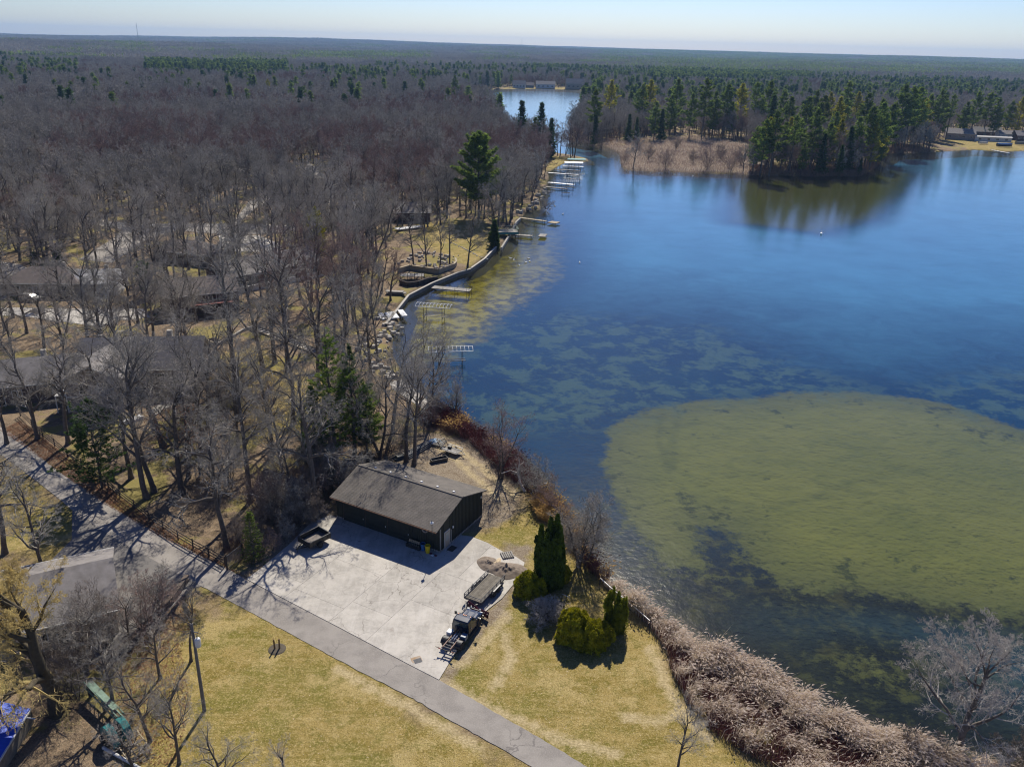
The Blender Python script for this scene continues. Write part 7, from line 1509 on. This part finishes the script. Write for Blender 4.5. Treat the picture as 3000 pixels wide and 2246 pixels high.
# gulls on the water
def bird(label,px,s=1.):
    p=G(*px,WL); T=thing('gull',label,'bird',(p.x,p.y,WL),rg.random()*6,'white birds on the lake'); T.scale=(s,s,s)
    b=MB(); b.loft([[(x,w*math.cos(a),h_+w*.8*math.sin(a)) for a in [R(k*60) for k in range(6)]] for x,w,h_ in((-.42,.02,.16),(-.25,.12,.1),(0,.17,.1),(.2,.12,.12),(.3,.03,.16))]); b.build('body',M['swan'],T,smooth=True)
    b=MB(); b.tube((.22,0,.15),(.27,0,.34),.05,.04,6); b.lathe((.29,0,.36),[(.01,-.06),(.06,-.02),(.06,.03),(.01,.07)],7); b.beam((.33,0,.37),(.43,0,.35),.03,.025); b.build('head',M['swan'],T,smooth=True)
bird('lone large white bird far out on the open lake',(2406,686),2.6)
for k,(x,y) in enumerate([(1505,762),(1548,758),(1552,766),(1540,770),(1520,778),(1495,758),(1590,608),(1612,612),(1625,604),(1649,628),(1600,617),(1698,770),(1835,498),(1905,507),(1930,509),(1960,505),(1975,512),(2030,516)]):
    bird('small white gull floating '+('off the sea wall' if y>700 else 'beyond the plank dock' if y>590 else 'along the marsh edge'),(x,y),1.3)
# teal machine, tarpaulin and log at lower left
p=G(262,2030); q=G(362,2130); d=q-p; L=d.length; rz=math.atan2(d.y,d.x); T=thing('elevator_boom','faded green lattice boom of an old machine lying under the trees, lower left','machine',(p.x,p.y,0),rz)
for s in(-1,1):
    for z_ in(.9,1.5): b=MB(); b.beam((0,s*.28,z_),(L,s*.28,z_-.2),.09,.12); b.build('chord',M['sage'],T)
    for k in range(8): x=L*k/8; b=MB(); b.beam((x,s*.28,.9),(x+L/8,s*.28,1.45),.05,.05); b.build('brace',M['sage'],T)
b=MB(); b.box((L*.45,0,1.5),(L*.8,.5,.05)); b.build('chute',M['sage'],T)
for x in(.4,L*.5): b=MB(); b.beam((x,0,0),(x,0,1.2),.12,.5); b.build('support',M['darkwood'],T)
p=G(345,2165); T=thing('teal_machine','bright teal machine body with two curved hoods under the bare trees','machine',(p.x,p.y,0),rz)
for s in(-1,1):
    b=MB(); pr=[(-1.1,.5),(-.9,1.3),(-.4,1.75),(.3,1.8),(.9,1.5),(1.25,.9),(1.2,.4)]
    b.loft([[(x,s*.55-.3,z_),(x,s*.55+.3,z_),(x*.85,s*.55+.26,z_*.7),(x*.85,s*.55-.26,z_*.7)] for x,z_ in pr]); b.build('hood',M['teal'],T,bevel=.03)
b=MB(); b.box((0,0,.55),(1.6,1.3,.5)); b.build('body',M['teal'],T); b=MB(); b.box((.1,0,1.1),(.9,.45,.9)); b.build('engine',M['dark'],T)
for s in(-1,1): wheel(T,-.5,s*1.0,.4,.4,.22,'steel')
p=G(392,2195); T=thing('lattice_frame','rusty lattice frame of rails beside the teal machine','frame',(p.x,p.y,0),rz-.1)
for k in range(5): b=MB(); b.beam((-1.4+k*.7,-.9,.55),(-1.4+k*.7,.9,.55),.08,.08); b.build('cross_bar',M['tanwood'],T)
for k in range(4): b=MB(); b.beam((-1.5,-.9+k*.6,.48),(1.5,-.9+k*.6,.48),.08,.08); b.build('long_bar',M['tanwood'],T)
for x in(-1.3,1.3):
    for y in(-.8,.8): b=MB(); b.beam((x,y,0),(x,y,.5),.08,.08); b.build('leg',M['rust'],T)
p=G(302,2192); q=G(425,2262); d=q-p; T=thing('pale_pole','long pale grey pole lying on the ground below the teal machine','pole',(p.x,p.y,.15),math.atan2(d.y,d.x)); b=MB(); b.tube((0,0,0),(d.length,0,.05),.15,.12,8); b.build('shaft',M['trim'],T); b=MB(); b.tube((-.02,0,0),(.06,0,0),.16,k=8); b.build('end_cap',M['dark'],T)
A=[G(90,2075,1.5),G(-10,2240,1.5),G(-170,2240,1.5),G(-120,2068,1.5)]; c=sum(A,Vector())/4; T=thing('tarp_covered_pile','long pile under a shiny bright blue tarpaulin at the lower left corner','covered pile',(c.x,c.y,0),0)
Q=[v-c for v in A]; mid0=(Q[0]+Q[3])/2; mid1=(Q[1]+Q[2])/2; b=MB(); rs=np.random.RandomState(7); secs=[]
for i in range(13):
    f=i/12; e0=Q[0].lerp(Q[1],f); e1=Q[3].lerp(Q[2],f); m_=e0.lerp(e1,.5); row=[]
    for j in range(11):
        g_=j/10; q=e0.lerp(e1,g_); row.append((q.x+rs.normal(0,.03),q.y+rs.normal(0,.03),1.5+1.0*(1-abs(2*g_-1))+rs.normal(0,.05)*(0<j<10)))
    secs.append(row)
b.loft(secs,cap=False,closed=False); b.build('tarpaulin',M['tarp'],T,smooth=True)
b=MB(); b.prism([(v.x,v.y) for v in Q],0,1.38); b.build('stacked_goods',M['deckwood'],T)
for a_,c_ in((0,1),(1,2),(2,3),(3,0)): b=MB(); b.beam((Q[a_].x,Q[a_].y,1.46),(Q[c_].x,Q[c_].y,1.46),.12,.12); b.build('edge_pole',M['trim'],T)
b=MB(); b.tube((Q[0].x,Q[0].y-.9,1.4),(Q[0].x+.9,Q[0].y-1.0,1.4),.06); b.build('tie_pole',M['trim'],T)
# radio masts on the horizon
def mast(label,px,dist,h,topw):
    v=G(px,160); k=dist/math.hypot(v.x,v.y); x,y=v.x*k,v.y*k; z=float(hz(x,y)); T=thing('radio_mast',label,'radio mast',(x,y,z),0); w=topw
    for i in range(3): t_=i*2.09; b=MB(); b.tube((w*math.cos(t_),w*math.sin(t_),0),(w*math.cos(t_),w*math.sin(t_),h),w*.28,k=4); b.build('leg',M['steel'],T)
    for k in range(14):
        b=MB(); z0=h*k/14; z1=h*(k+1)/14
        for i in range(3): t0,t1=i*2.09,(i+1)*2.09; b.tube((w*math.cos(t0),w*math.sin(t0),z0),(w*math.cos(t1),w*math.sin(t1),z1),w*.18,k=3)
        b.build('bracing',M['steel'],T)
    b=MB(); b.lathe((0,0,h*.55),[(w*1.2,0),(w*1.9,h*.01),(w*1.9,h*.03),(w*1.2,h*.04)],8); b.build('antenna_ring',M['whitemetal'],T)
    b=MB(); b.tube((0,0,h),(0,0,h*1.1),w*.3,k=4); b.build('spire',M['steel'],T)
mast('tall thin lattice mast rising above the left horizon',411,6200,105,1.3); mast('tiny distant mast on the horizon near the centre',1528,9000,75,1.2)
# ------------------------------------------------------------------ distance haze
b=MB(); b.box((0,5900,78.),(21000,14400,176.))
hm=bpy.data.materials.new('haze_air'); hm.use_nodes=True; n=hm.node_tree; n.nodes.remove(n.nodes['Principled BSDF'])
pv=n.nodes.new('ShaderNodeVolumePrincipled'); pv.inputs['Density'].default_value=HAZE; pv.inputs['Color'].default_value=(.36,.62,1.0,1); pv.inputs['Anisotropy'].default_value=.2
n.links.new(pv.outputs[0],n.nodes['Material Output'].inputs['Volume'])
hb=b.build('haze',hm); tag(hb,'thin blue air between the camera and the far woods',None,None,'stuff')
